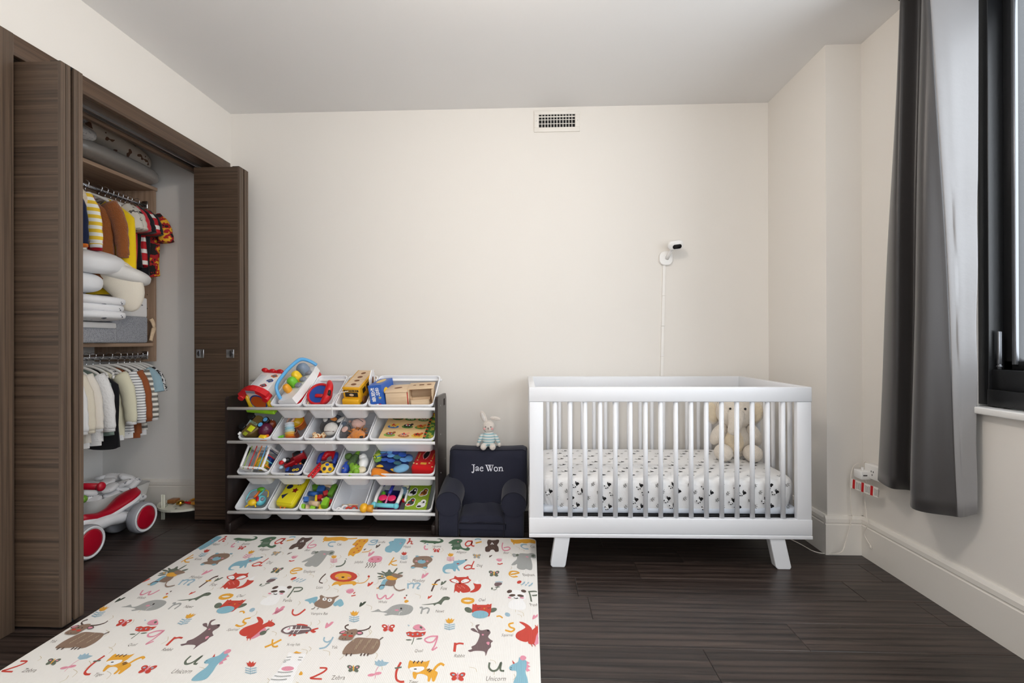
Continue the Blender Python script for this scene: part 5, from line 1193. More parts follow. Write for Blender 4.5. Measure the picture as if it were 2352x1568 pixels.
bfly('red', 'wht', 1, 1000, 293, 40); bfly('gry', 'org', 1, 1505, 366, 48); bfly('grn', 'pnk', 1, 1722, 584, 62)
motif('alligator_print', 1, [('p', 'dkg', [(1150, 205), (1165, 184), (1210, 160), (1262, 152), (1316, 158), (1322, 184), (1300, 204), (1308, 238), (1330, 262), (1370, 268), (1388, 252), (1420, 272), (1398, 296), (1350, 292), (1302, 276), (1270, 288), (1240, 280), (1214, 288), (1188, 276), (1202, 240), (1178, 234), (1196, 214)]), ('d', 'pnk', 1270, 186, 12, 6), ('s', 'gry', 5, [(1215, 230), (1290, 225)]), ('s', 'gry', 5, [(1215, 245), (1290, 240)])])
motif('letter_a', 1, [('s', 'red', 15, [(1440, 182), (1395, 178), (1360, 215), (1385, 240), (1425, 225), (1448, 182), (1440, 230), (1475, 240)]), ('s', 'red', 11, [(1392, 177), (1450, 174)])])
motif('word_alligator', 1, [('t', 'ink', 'Alligator', 1312, 316, 42)])
motif('sprout_print', 1, [('s', 'blue', 14, [(1480, 158), (1520, 150), (1560, 158)]), ('s', 'org', 16, [(1490, 203), (1565, 185)])])
motif('bear_print', 1, [('p', 'dkb', [(1638, 178), (1648, 160), (1672, 160), (1692, 166), (1738, 164), (1762, 158), (1786, 166), (1780, 196), (1760, 226), (1776, 252), (1780, 302), (1760, 312), (1736, 310), (1716, 286), (1682, 288), (1662, 310), (1616, 308), (1612, 256), (1642, 235), (1634, 200)]), ('P', 'wht', [(1674, 222), (1696, 190), (1722, 220)]), ('d', 'blk', 1697, 216, 10, 4), ('s', 'brn', 4, [(1660, 250), (1675, 275)]), ('s', 'brn', 4, [(1690, 250), (1700, 275)]), ('s', 'brn', 4, [(1715, 250), (1730, 275)])])
motif('letter_b', 1, [('s', 'pnk', 14, [(1832, 196), (1822, 250), (1840, 290), (1890, 294), (1924, 272), (1900, 252), (1842, 262)])])
motif('word_bear', 1, [('t', 'ink', 'Bear', 1872, 324, 42)])
motif('cat_print', 0, [('p', 'org', [(1872, 158), (1890, 128), (1905, 122), (1935, 132), (2050, 124), (2120, 124), (2175, 138), (2182, 160), (2140, 178), (2090, 168), (2030, 176), (1990, 168), (1955, 176), (1900, 178)]), ('s', 'org', 13, [(2170, 148), (2240, 148), (2300, 140)]), ('s', 'org', 10, [(1890, 170), (1868, 190)]), ('d', 'ink', 1905, 148, 4, 3)], copies=(0, PER))
motif('letter_c', 0, [('s', 'pbl', 15, [(2030, 190), (1975, 190), (1938, 215), (1955, 240), (2000, 242)])], copies=(0, PER))
motif('word_cat', 0, [('t', 'ink', 'Cat', 2070, 218, 42)], copies=(0, PER))
motif('giraffe_print', 0, [('p', 'org', [(2238, 225), (2272, 190), (2300, 162), (2340, 150), (2400, 150), (2438, 150), (2430, 185), (2395, 215), (2372, 255), (2352, 295), (2320, 325), (2275, 340), (2250, 370), (2215, 352), (2186, 366), (2192, 320), (2225, 272), (2290, 238)])] + [('d', 'red', x, y, 14, 5, -.3) for x, y in ((2330, 175), (2300, 270), (2340, 250), (2260, 320), (2320, 300), (2280, 240), (2390, 180), (2300, 218))] + [('s', 'org', 7, [(2360, 320), (2440, 310), (2480, 285)])])
motif('letter_g', 1, [('s', 'pbl', 13, [(262, 168), (210, 165), (170, 180), (200, 195), (245, 180), (262, 160), (240, 205), (200, 222), (140, 218)])])
motif('word_giraffe', 1, [('t', 'ink', 'Giraffe', 305, 190, 38)])
heart('ink', 1, 265, 240, 28); heart('pnk', 1, 180, 337, 38); heart('dkb', 1, 100, 282, 14); heart('dkb', 1, 1680, 366, 18); heart('pnk', 1, 855, 610, 42); heart('grn', 1, 1088, 702, 34); heart('red', 1, 168, 718, 34); heart('red', 1, 916, 880, 26); heart('grn', 1, 72, 968, 40)
motif('jellyfish_print', 1, [('p', 'pnk', [(138, 428), (162, 388), (212, 366), (288, 366), (318, 390), (300, 432), (250, 446), (180, 446)]), ('d', 'red', 190, 404, 14, 5), ('d', 'red', 266, 403, 14, 5)] + [('s', 'ink', 6, [(x, 446), (x - 18, 465), (x - 6, 480), (x - 26, 500), (x - 36, 515)]) for x in (140, 175, 208, 240)])
motif('letter_j', 0, [('s', 'grn', 15, [(2150, 418), (2140, 455), (2095, 488), (2030, 496)]), ('d', 'grn', 2162, 402, 9, 5)])
motif('word_jellyfish', 0, [('t', 'ink', 'Jellyfish', 2320, 442, 40)])
tulip('org', 'pnk', 0, 2005, 382, 44); tulip('red', 'pbl', 1, 590, 342, 44); tulip('org', 'pnk', 1, 1175, 358, 46)
motif('letter_k', 1, [('s', 'org', 14, [(465, 382), (398, 480)]), ('s', 'org', 13, [(500, 420), (425, 448), (455, 478), (505, 478)])])
motif('word_koala', 1, [('t', 'ink', 'Koala', 578, 440, 42)])
motif('koala_print', 1, [('p', 'brn', [(700, 420), (722, 386), (782, 368), (900, 368), (946, 400), (938, 430), (900, 462), (884, 482), (886, 506), (850, 522), (820, 512), (780, 508), (740, 506), (700, 520), (674, 506), (690, 482), (726, 468), (704, 446)]), ('d', 'blue', 812, 436, 52, 25), ('d', 'blk', 828, 414, 10, 5), ('d', 'pnk', 745, 430, 16, 7), ('d', 'pnk', 884, 432, 16, 7), ('d', 'blue', 755, 370, 22, 9), ('d', 'blue', 940, 374, 20, 8), ('d', 'blue', 702, 512, 26, 11), ('d', 'blue', 854, 514, 28, 11)])
motif('dog_print', 1, [('p', 'blue', [(1074, 522), (1090, 490), (1130, 466), (1200, 455), (1222, 428), (1282, 420), (1370, 410), (1386, 412), (1340, 452), (1292, 480), (1266, 496), (1290, 545), (1275, 550), (1248, 522), (1236, 556), (1212, 552), (1196, 530), (1130, 530), (1106, 548), (1122, 570), (1178, 578), (1110, 584), (1078, 558)]), ('d', 'blk', 1370, 414, 16, 6), ('d', 'red', 1268, 463, 17, 6), ('s', 'blue', 6, [(1225, 432), (1210, 424)]), ('s', 'blue', 6, [(1285, 420), (1276, 412)])])
motif('letter_d', 1, [('s', 'red', 14, [(1472, 428), (1448, 478), (1440, 520), (1478, 524)]), ('s', 'red', 14, [(1440, 488), (1390, 480), (1346, 512), (1375, 530), (1430, 520), (1446, 490)])])
motif('word_dog', 1, [('t', 'ink', 'Dog', 1536, 484, 46)])
motif('thistle_print', 1, [('P', 'pnk', [(1750, 418), (1760, 402), (1820, 405), (1815, 430), (1785, 436)]), ('s', 'pnk', 4, [(1742, 408), (1785, 395), (1825, 402)]), ('s', 'red', 12, [(1790, 470), (1830, 458)]), ('s', 'red', 12, [(1790, 468), (1765, 462)])])
motif('elephant_print', 0, [('p', 'gry', [(1720, 338), (1740, 305), (1775, 300), (1800, 315), (1850, 296), (1935, 300), (1985, 294), (2016, 308), (2000, 345), (1955, 358), (1925, 350), (1890, 400), (1850, 450), (1800, 495), (1760, 500), (1735, 488), (1700, 498), (1650, 492), (1640, 470), (1680, 430), (1640, 440), (1600, 440), (1660, 405), (1730, 372), (1765, 340), (1745, 342)]), ('d', 'grn', 1790, 318, 26, 10, -.4), ('d', 'grn', 1975, 328, 26, 12, -.4), ('d', 'pnk', 1888, 342, 16, 8)], copies=(0, PER))
motif('letter_e', 0, [('s', 'org', 15, [(1480, 556), (1600, 535), (1585, 518), (1520, 520), (1464, 558), (1480, 584), (1545, 578)])], copies=(0, PER))
motif('word_elephant', 0, [('t', 'ink', 'Elephant', 1695, 560, 46)], copies=(0, PER))
# --- second band
motif('lion_print', 0, [('p', 'org', [(1978, 738), (2020, 690), (2100, 680), (2250, 680), (2290, 700), (2280, 725), (2250, 735), (2230, 718), (2120, 725), (2080, 742), (2060, 722), (2020, 726)]), ('s', 'org', 9, [(2270, 700), (2340, 706), (2400, 690), (2450, 640)]), ('d', 'red', 2445, 622, 14, 14), ('d', 'red', 2130, 622, 172, 68), ('d', 'org', 2124, 624, 106, 44), ('d', 'pnk', 2050, 640, 16, 8), ('d', 'pnk', 2192, 640, 16, 8), ('d', 'blk', 2120, 634, 20, 8)])
motif('letter_l', 0, [('s', 'dkb', 13, [(1905, 588), (1850, 640), (1825, 690), (1868, 706)])])
motif('word_lion', 0, [('t', 'ink', 'Lion', 1822, 760, 50)])
motif('monkey_print', 1, [('d', 'grn', 300, 590, 50, 10, .2), ('d', 'grn', 345, 578, 45, 10, .5), ('d', 'grn', 405, 565, 20, 30), ('d', 'grn', 478, 552, 48, 10, -.9), ('d', 'grn', 300, 622, 45, 8, -.15), ('d', 'grn', 310, 645, 48, 8, -.2), ('d', 'grn', 405, 600, 60, 38), ('d', 'grn', 545, 584, 36, 9, -.3), ('P', 'org', [(300, 622), (322, 612), (322, 636)]), ('p', 'blue', [(330, 670), (385, 672), (360, 720), (330, 778), (280, 776)]), ('p', 'brn', [(390, 670), (480, 668), (480, 720), (440, 744), (380, 738), (352, 730)]), ('p', 'org', [(370, 632), (420, 618), (500, 640), (494, 668), (430, 674), (378, 660)]), ('p', 'brn', [(430, 606), (470, 588), (510, 596), (560, 608), (578, 622), (545, 636), (500, 648), (450, 628)]), ('s', 'brn', 11, [(462, 738), (480, 780), (530, 804), (604, 786)]), ('s', 'dkb', 10, [(350, 740), (300, 740), (270, 772)]), ('s', 'org', 8, [(245, 776), (275, 774)])])
motif('letter_m', 1, [('s', 'pbl', 20, [(640, 706), (640, 775)]), ('s', 'pbl', 18, [(645, 722), (690, 708), (715, 722), (700, 772)]), ('s', 'pbl', 18, [(708, 722), (760, 706), (792, 722), (755, 770), (785, 776)])])
motif('word_monkey', 1, [('t', 'ink', 'Monkey', 768, 674, 54)])
motif('letter_f', 1, [('s', 'dkb', 20, [(1044, 660), (990, 690), (935, 808)]), ('s', 'org', 14, [(940, 722), (1012, 722)])])
motif('word_fox', 1, [('t', 'ink', 'Fox', 1085, 772, 60)])
motif('fox_print', 1, [('p', 'red', [(1240, 712), (1340, 712), (1396, 742), (1426, 788), (1408, 815), (1330, 826), (1296, 806), (1284, 828), (1240, 804), (1220, 828), (1224, 780)]), ('p', 'red', [(1416, 816), (1466, 782), (1474, 740), (1462, 706), (1496, 690), (1552, 716), (1558, 752), (1520, 800), (1460, 822)]), ('P', 'wht', [(1464, 706), (1494, 678), (1520, 660), (1524, 690), (1550, 716), (1505, 718)]), ('P', 'red', [(1158, 665), (1218, 642), (1230, 614), (1262, 632), (1370, 630), (1396, 616), (1406, 646), (1436, 670), (1400, 702), (1330, 716), (1290, 720), (1235, 706), (1182, 690)]), ('p', 'wht', [(1180, 672), (1225, 656), (1272, 680), (1276, 704), (1230, 700)]), ('p', 'wht', [(1310, 682), (1360, 656), (1412, 672), (1380, 696), (1320, 706)]), ('d', 'blk', 1254, 684, 4, 4), ('d', 'blk', 1332, 686, 4, 4), ('d', 'blk', 1288, 711, 15, 6), ('s', 'wht', 5, [(1420, 810), (1470, 780), (1474, 745)])] + [('s', 'wht', 3, [(1260 + 18 * i, 745 + 12 * (i % 3)), (1266 + 18 * i, 755 + 12 * (i % 3))], 1) for i in range(6)])
motif('rose_print', 1, [('p', 'mau', [(1725, 720), (1745, 698), (1815, 698), (1818, 722), (1780, 742), (1738, 742)]), ('s', 'pbl', 10, [(1738, 692), (1780, 686), (1830, 692)]), ('d', 'grn', 1766, 755, 32, 6, -.1), ('s', 'grn', 6, [(1770, 745), (1745, 785), (1710, 792)]), ('d', 'grn', 1696, 775, 12, 14)])
motif('rain_flower_print', 1, [('d', 'red', 2038, 692, 30, 19, -.3)] + [('d', 'pbl', x, y, 16, 7, -.6) for x, y in ((2100, 696), (2150, 704), (2198, 712), (2076, 722), (2124, 730), (2168, 738), (2096, 710), (2190, 726))] + [('s', 'twg', 4, [(2045, 710), (2070, 745)])], copies=(0, -PER))
motif('letter_w', 1, [('s', 'pnk', 17, [(250, 842), (262, 892), (300, 902), (360, 858), (368, 898), (410, 892), (460, 840)])])
motif('word_whale', 1, [('t', 'ink', 'Whale', 318, 942, 46)])
motif('hearts_print', 1, [('p', 'org', [(596, 945), (600, 925), (625, 915), (650, 932), (620, 952)]), ('p', 'red', [(588, 890), (600, 880), (615, 888), (602, 903)]), ('p', 'dkb', [(612, 860), (622, 852), (632, 858), (622, 870)])])
motif('newt_print', 1, [('p', 'grn', [(808, 975), (900, 966), (1000, 948), (1048, 915), (1082, 880), (1130, 872), (1168, 890), (1152, 915), (1104, 920), (1076, 945), (1056, 978), (1030, 966), (1000, 968), (970, 988), (955, 972), (880, 978)]), ('d', 'blk', 1102, 885, 5, 4), ('d', 'blk', 1136, 886, 5, 4)])
motif('letter_o', 1, [('s', 'org', 30, [(1390, 898), (1330, 912), (1326, 938), (1390, 954), (1452, 938), (1455, 912), (1390, 898)])])
motif('word_owl', 1, [('t', 'ink', 'Owl', 1565, 918, 56)])
motif('panda_print', 0, [('p', 'wht', [(1215, 815), (1260, 765), (1330, 742), (1400, 750), (1432, 790), (1400, 840), (1330, 868), (1260, 862)]), ('p', 'wht', [(1255, 850), (1330, 862), (1310, 930), (1255, 975), (1160, 985), (1082, 965), (1110, 915), (1190, 870)]), ('d', 'dkb', 1270, 762, 42, 15, -.35), ('d', 'dkb', 1448, 758, 32, 17, -.2), ('d', 'dkb', 1258, 810, 44, 13, -.15), ('d', 'dkb', 1356, 815, 38, 15), ('d', 'pnk', 1200, 838, 20, 9), ('d', 'pnk', 1348, 842, 26, 8), ('s', 'blk', 8, [(1248, 842), (1270, 850), (1295, 845)])], copies=(0, PER))
motif('letter_p', 0, [('s', 'grn', 15, [(1510, 760), (1480, 810), (1422, 885)]), ('s', 'grn', 15, [(1500, 765), (1590, 760), (1612, 778), (1570, 805), (1500, 812)])], copies=(0, PER))
motif('word_panda', 0, [('t', 'ink', 'Panda', 1420, 924, 52)], copies=(0, PER))
motif('bat_print', 0, [('p', 'blue', [(1638, 920), (1720, 892), (1800, 876), (1790, 930), (1762, 965), (1735, 948), (1705, 965), (1685, 938)]), ('p', 'blue', [(2000, 965), (2090, 905), (2128, 955), (2120, 985), (2080, 1002), (2055, 985), (2020, 996)]), ('p', 'brn', [(1828, 872), (1852, 856), (1900, 880), (1990, 882), (2050, 866), (2072, 868), (2024, 905), (2008, 950), (1965, 995), (1900, 1022), (1835, 1016), (1768, 990), (1766, 950), (1830, 905)]), ('d', 'wht', 1890, 908, 28, 20, -.2), ('d', 'wht', 1956, 922, 30, 21, -.2), ('d', 'blk', 1892, 908, 8, 7), ('d', 'blk', 1952, 922, 8, 7), ('s', 'dkb', 6, [(1770, 1005), (1755, 1028), (1725, 1034)]), ('s', 'dkb', 6, [(1815, 1020), (1795, 1040)])])
motif('poppy_print', 0, [('p', 'pnk', [(2160, 815), (2185, 790), (2248, 782), (2255, 812), (2215, 835), (2185, 832)]), ('s', 'pnk', 5, [(2155, 800), (2200, 780), (2250, 778)]), ('s', 'red', 12, [(2225, 868), (2280, 858)]), ('s', 'red', 12, [(2250, 838), (2275, 822)])])
# --- third band
motif('letter_v', 2, [('s', 'red', 14, [(54, 75), (46, 112), (70, 130), (110, 118), (165, 75)])])
motif('word_vampire_bat', 2, [('t', 'ink', 'Vampire Bat', 290, 116, 34)])
motif('whale_print', 2, [('p', 'gry', [(765, 98), (800, 88), (834, 74), (862, 94), (905, 88), (960, 46), (1040, 28), (1128, 40), (1152, 72), (1122, 114), (1050, 132), (960, 126), (905, 134), (888, 126), (915, 114), (850, 100)]), ('d', 'pnk', 1002, 84, 20, 8), ('d', 'blk', 1042, 70, 8, 9), ('s', 'wht', 3, [(1022, 130), (1028, 105), (1050, 95)])])
motif('letter_n', 2, [('s', 'gry', 15, [(1212, 62), (1236, 62), (1224, 118)]), ('s', 'gry', 14, [(1232, 80), (1275, 64), (1298, 76), (1280, 116)])])
motif('word_newt', 2, [('t', 'ink', 'Newt', 1392, 94, 38)])
motif('owl_print', 2, [('d', 'grn', 1658, 82, 38, 24, .4), ('d', 'grn', 1880, 84, 40, 20, -.3), ('P', 'red', [(1696, 26), (1712, 34), (1726, 26), (1740, 36), (1820, 36), (1838, 28), (1850, 34), (1870, 24), (1866, 90), (1850, 140), (1764, 156), (1700, 146), (1690, 96)]), ('d', 'blue', 1766, 124, 78, 36), ('P', 'org', [(1796, 66), (1812, 66), (1804, 80)]), ('s', 'dkb', 4, [(1738, 62), (1752, 68), (1768, 60)]), ('s', 'dkb', 4, [(1832, 62), (1845, 68), (1860, 60)])])
tulip('org', 'pbl', 2, 612, 122, 46); tulip('org', 'pbl', 2, 1486, 190, 48)
motif('acorn_print', 2, [('d', 'pbl', 2016, 124, 26, 18, .4), ('s', 'org', 12, [(1915, 142), (1945, 138), (1972, 156)])])
heart('pnk', 2, 384, 218, 36); heart('grn', 2, 690, 26, 26); heart('pnk', 2, 2275, 142, 30); heart('pnk', 4, 690, 170, 90)
motif('fish_print', 4, [('P', 'red', [(1010, 440), (1080, 436), (1150, 442), (1230, 462), (1215, 490), (1120, 480), (1030, 478)]), ('p', 'red', [(1270, 565), (1330, 535), (1420, 512), (1425, 535), (1350, 560), (1385, 585), (1340, 612), (1300, 600)]), ('P', 'red', [(850, 670), (900, 640), (920, 650), (870, 680)]), ('d', 'red', 970, 655, 30, 18), ('d', 'red', 1205, 610, 25, 16), ('p', 'mau', [(712, 575), (760, 520), (850, 485), (980, 468), (1150, 475), (1260, 505), (1296, 550), (1240, 590), (1100, 630), (940, 642), (820, 635), (740, 610)]), ('p', 'wht', [(755, 568), (800, 530), (880, 500), (940, 492), (920, 560), (850, 610), (790, 605)]), ('s', 'wht', 18, [(900, 560), (1050, 555), (1260, 545)]), ('s', 'wht', 12, [(1010, 490), (990, 550), (940, 625)], 1), ('s', 'wht', 12, [(1105, 485), (1085, 550), (1015, 625)], 1), ('d', 'blk', 880, 525, 12, 9), ('d', 'pnk', 860, 552, 26, 12)])
motif('letter_x', 4, [('s', 'org', 32, [(720, 738), (560, 820), (400, 885)]), ('s', 'org', 32, [(556, 735), (545, 800), (555, 860), (600, 876), (655, 862)])])
motif('word_x_ray_fish', 4, [('t', 'ink', 'X-ray fish', 945, 835, 70)])
motif('letter_y', 2, [('s', 'pbl', 14, [(340, 330), (335, 362), (365, 376), (405, 358)]), ('s', 'pbl', 14, [(420, 330), (385, 390), (345, 425), (292, 436)])])
motif('word_yak', 2, [('t', 'ink', 'Yak', 430, 424, 40)])
motif('yak_print', 2, [('s', 'dkb', 12, [(562, 266), (534, 250), (532, 230), (562, 216)]), ('s', 'dkb', 11, [(640, 274), (700, 268), (748, 250), (762, 228)]), ('p', 'brn', [(505, 484), (530, 420), (590, 365), (640, 336), (740, 340), (830, 348), (850, 378), (838, 430), (796, 478), (750, 490), (700, 478), (640, 486), (570, 488)])] + [('s', 'dkb', 13, [(x, 482), (x - 12, 504)], 1) for x in (548, 590, 682, 712, 744)] + [('s', 'dkb', 8, [(845, 360), (862, 345), (878, 336)]), ('d', 'dkb', 508, 288, 34, 12, -.3), ('d', 'pnk', 508, 290, 24, 8, -.3), ('d', 'dkb', 664, 298, 30, 15), ('d', 'pnk', 662, 299, 22, 10), ('p', 'brn', [(470, 342), (505, 305), (560, 272), (632, 264), (640, 290), (612, 330), (592, 358), (530, 364), (482, 358)]), ('d', 'red', 525, 318, 20, 9), ('d', 'red', 580, 328, 22, 9), ('d', 'blk', 552, 300, 6, 5), ('d', 'blk', 590, 304, 6, 5), ('d', 'dkb', 505, 354, 6, 4), ('d', 'dkb', 532, 355, 6, 4)] + [('s', 'twg', 3, [(600 + (i * 37) % 230, 360 + (i * 53) % 100), (596 + (i * 37) % 230, 374 + (i * 53) % 100)], 1) for i in range(34)])
bfly('red', 'wht', 2, 925, 246, 56); bfly('red', 'pbl', 2, 1560, 690, 66); bfly('grn', 'pnk', 2, 606, 618, 54)
motif('quail_print', 2, [('s', 'grn', 7, [(1160, 335), (1150, 370), (1138, 398)]), ('d', 'grn', 1112, 356, 28, 6), ('d', 'grn', 1208, 346, 28, 6, -.1), ('P', 'red', [(1086, 290), (1120, 280), (1150, 288), (1190, 280), (1220, 288), (1270, 282), (1258, 310), (1222, 328), (1150, 332), (1100, 320)])] + [('d', 'pbl', x, 302 + (x % 3) * 4, 8, 8) for x in (1108, 1148, 1192, 1238)] + [('p', 'pnk', [(1152, 245), (1165, 228), (1200, 218), (1228, 228), (1266, 266), (1220, 270), (1180, 268), (1160, 258)]), ('d', 'grn', 1224, 246, 14, 10, .6), ('P', 'pbl', [(1100, 220), (1122, 228), (1110, 236)])])
motif('letter_q', 2, [('s', 'pnk', 14, [(1380, 322), (1310, 325), (1258, 352), (1285, 378), (1335, 372), (1375, 326), (1352, 400), (1325, 448), (1350, 438), (1372, 422)])])
motif('word_quail', 2, [('t', 'ink', 'Quail', 1200, 456, 38)])
motif('letter_r', 2, [('s', 'red', 24, [(1538, 382), (1530, 464)]), ('s', 'red', 15, [(1535, 402), (1572, 388), (1614, 392)])])
motif('word_rabbit', 2, [('t', 'ink', 'Rabbit', 1572, 502, 42)])
motif('rabbit_print', 2, [('p', 'mau', [(1678, 256), (1710, 250), (1748, 284), (1722, 232), (1738, 216), (1762, 216), (1744, 240), (1772, 268), (1838, 260), (1860, 290), (1838, 326), (1860, 352), (1882, 368), (1864, 386), (1864, 420), (1838, 448), (1816, 502), (1802, 462), (1720, 456), (1676, 466), (1654, 452), (1690, 440), (1686, 418), (1722, 398), (1750, 350), (1758, 300), (1700, 276)]), ('p', 'pnk', [(1822, 384), (1834, 374), (1852, 380), (1842, 404)]), ('d', 'blk', 1838, 272, 10, 7), ('d', 'pnk', 1790, 310, 10, 7)])
motif('letter_s', 2, [('s', 'org', 15, [(2072, 200), (2030, 212), (2040, 238), (2080, 256), (2050, 280), (1994, 266)])])
motif('word_squirrel', 2, [('t', 'ink', 'Squirrel', 2010, 312, 36)])
motif('squirrel_print', 3, [('p', 'red', [(1985, 150), (2020, 152), (2046, 184), (2036, 220), (1970, 272), (1900, 322), (1860, 326), (1826, 306), (1830, 278), (1880, 242), (1970, 210), (2000, 190)]), ('p', 'pnk', [(1920, 350), (1990, 290), (2060, 250), (2070, 290), (2000, 330), (1950, 352)]), ('p', 'red', [(1888, 345), (1910, 312), (1990, 246), (2070, 206), (2112, 188), (2156, 216), (2120, 240), (2080, 240), (2030, 268), (1980, 310), (1930, 346)]), ('d', 'grn', 2044, 298, 34, 18, -.4), ('s', 'grn', 7, [(2070, 290), (2085, 268), (2104, 262)]), ('s', 'red', 8, [(2095, 195), (2104, 180)]), ('s', 'red', 8, [(2118, 192), (2130, 178)]), ('s', 'red', 6, [(1905, 345), (1895, 372)]), ('s', 'red', 6, [(1930, 345), (1924, 370)]), ('d', 'blk', 2152, 222, 5, 4)], copies=(0, PER))
# --- fourth band
motif('zebra_print', 4, [('p', 'wht', [(870, 985), (940, 1000), (1060, 1010), (1190, 1015), (1130, 1130), (1040, 1250), (1000, 1350), (960, 1460), (900, 1600), (600, 1640), (470, 1580), (560, 1440), (660, 1320), (740, 1200), (820, 1070)]), ('d', 'pnk', 840, 1296, 122, 44, -.05)] + [('s', 'gry', 15, p_) for p_ in ([(820, 1080), (910, 1072)], [(770, 1140), (890, 1125)], [(1050, 1080), (1130, 1085)], [(1035, 1130), (1105, 1136)], [(650, 1362), (780, 1374), (940, 1358)], [(588, 1438), (720, 1452), (900, 1438)], [(520, 1505), (660, 1518), (825, 1505)], [(750, 1180), (810, 1172)])] + [('P', 'org', [(945, 1005), (985, 985), (1010, 970), (1050, 990), (1115, 1000), (1060, 1012)])])
motif('seed_print', 4, [('p', 'org', [(1055, 1412), (1075, 1370), (1100, 1345), (1128, 1385), (1110, 1420)])])
motif('letter_z', 2, [('s', 'red', 15, [(296, 612), (360, 616), (330, 650), (250, 690), (212, 708), (316, 714)])])
motif('word_zebra', 2, [('t', 'ink', 'Zebra', 462, 702, 56)])
motif('blue_tulip_print', 2, [('s', 'pnk', 5, [(834, 600), (812, 640), (802, 712)]), ('P', 'pbl', [(800, 548), (822, 556), (834, 536), (856, 552), (868, 534), (884, 556), (932, 562), (900, 590), (842, 600), (806, 584)]), ('d', 'pnk', 768, 678, 34, 13, -.15), ('d', 'pnk', 830, 664, 34, 13, -.15)])
motif('letter_t', 2, [('s', 'red', 20, [(1040, 560), (1000, 640), (998, 712), (1030, 738), (1070, 738)]), ('s', 'grn', 14, [(984, 616), (1046, 606)])])
motif('word_tiger', 2, [('t', 'ink', 'Tiger', 1150, 742, 44)])
motif('tiger_print', 2, [('s', 'org', 22, [(1330, 650), (1365, 600), (1405, 574), (1436, 590)]), ('p', 'org', [(1150, 650), (1200, 655), (1270, 620), (1330, 630), (1376, 655), (1362, 700), (1346, 736), (1326, 732), (1318, 700), (1302, 736), (1284, 732), (1284, 690), (1238, 668), (1190, 672), (1176, 712), (1154, 702)]), ('P', 'org', [(1104, 612), (1112, 560), (1124, 542), (1150, 556), (1270, 556), (1306, 542), (1288, 596), (1272, 618), (1200, 640), (1130, 632)]), ('p', 'wht', [(1116, 620), (1150, 606), (1240, 602), (1252, 624), (1210, 648), (1140, 644)]), ('d', 'blk', 1172, 625, 14, 5), ('s', 'dkb', 10, [(1168, 550), (1152, 572)], 1), ('s', 'dkb', 10, [(1204, 550), (1186, 574)], 1), ('s', 'dkb', 10, [(1240, 550), (1224, 574)], 1), ('s', 'dkb', 9, [(1304, 624), (1280, 642)], 1), ('s', 'dkb', 9, [(1322, 634), (1296, 654)], 1)])
motif('letter_u', 2, [('s', 'grn', 18, [(1852, 562), (1848, 610), (1880, 640), (1925, 625), (1958, 562), (1950, 630), (1986, 640)])])
motif('word_unicorn', 2, [('t', 'ink', 'Unicorn', 1904, 712, 62)])
motif('unicorn_print', 2, [('P', 'red', [(2058, 540), (2086, 572), (2066, 578)]), ('P', 'pnk', [(2180, 545), (2222, 568), (2198, 580), (2226, 600), (2200, 614), (2224, 636), (2196, 648), (2160, 600)]), ('p', 'blue', [(2030, 610), (2062, 580), (2110, 560), (2124, 514), (2140, 540), (2186, 545), (2190, 600), (2180, 650), (2200, 720), (2196, 790), (2080, 800), (2072, 740), (2098, 680), (2092, 640), (2048, 636)]), ('p', 'pnk', [(2130, 528), (2140, 504), (2168, 502), (2188, 520), (2176, 540), (2150, 545)]), ('d', 'blk', 2048, 612, 4, 4), ('d', 'blk', 2046, 628, 4, 4)])
tulip('red', 'pbl', 4, 135, 1230, 110)
# faint twig lines all over
rr = random.Random(11); g = G()
for i in range(150):
    x, y = rr.uniform(MX0 + .06, MX1 - .06), rr.uniform(MY0 + .06, MY1 - .08); a = rr.uniform(.9, 2.0); L_ = rr.uniform(.025, .05)
    g.ribbon([(x, y), (x + L_ * .5 * math.cos(a), y + L_ * .5 * math.sin(a)), (x + L_ * math.cos(a + .5), y + L_ * math.sin(a + .5))], .0016, MZ + .00025, I4((-PC.x, -PC.y, 0)), 0, 3)
g.obj('twig_lines', ribs('print_twg', PCOL['twg']), pm, kind='stuff')

# ================================================================== CLOSET
co = thing('closet_organizer', 'light oak wall hung closet organizer with shelves and chrome rails', 'closet organizer', I4((-2.65, 2.3, .985)))
OG = co.location.copy()
def ob2(name, a, b, m, r=.0015): return G().rb2(Vec(a) - OG, Vec(b) - OG, r).obj(name, m, co)
SX0, SX1 = XCB + .002, -2.445
ob2('side_panel', (SX0, 2.995, .985), (SX1, 3.015, 2.10), M_oak)
ob2('side_panel', (SX0, 1.60, .985), (SX1, 1.62, 2.10), M_oak)
ob2('top_shelf', (SX0, 1.60, 2.10), (SX1 + .005, 3.02, 2.122), M_oakx)
ob2('middle_shelf', (SX0, 1.62, 1.083), (SX1 - .004, 2.995, 1.105), M_oakx)
ob2('back_strip', (SX0, 1.62, 2.0), (SX0 + .018, 2.995, 2.10), M_oakx)
RX, RZU, RZL = -2.50, 1.999, 1.022
for z in (RZU, RZL):
    G().tube([Vec((RX, 1.62, z)) - OG, Vec((RX, 2.995, z)) - OG], .0125, 12, flat=1.25).obj('hanging_rail', M_chrome, co)
    G().rb2(Vec((RX - .02, 2.985, z - .022)) - OG, Vec((RX + .02, 2.996, z + .03)) - OG, .004).obj('rail_bracket', M_chrome, co)
for k in range(10):
    for x in (SX0 + .06, SX1 - .045): G().cyl(Vec((x, 2.9945, 1.15 + k * .09)) - OG, Vec((x, 2.9965, 1.15 + k * .09)) - OG, .003, n=8).obj('shelf_pin_hole', M_dark, co)

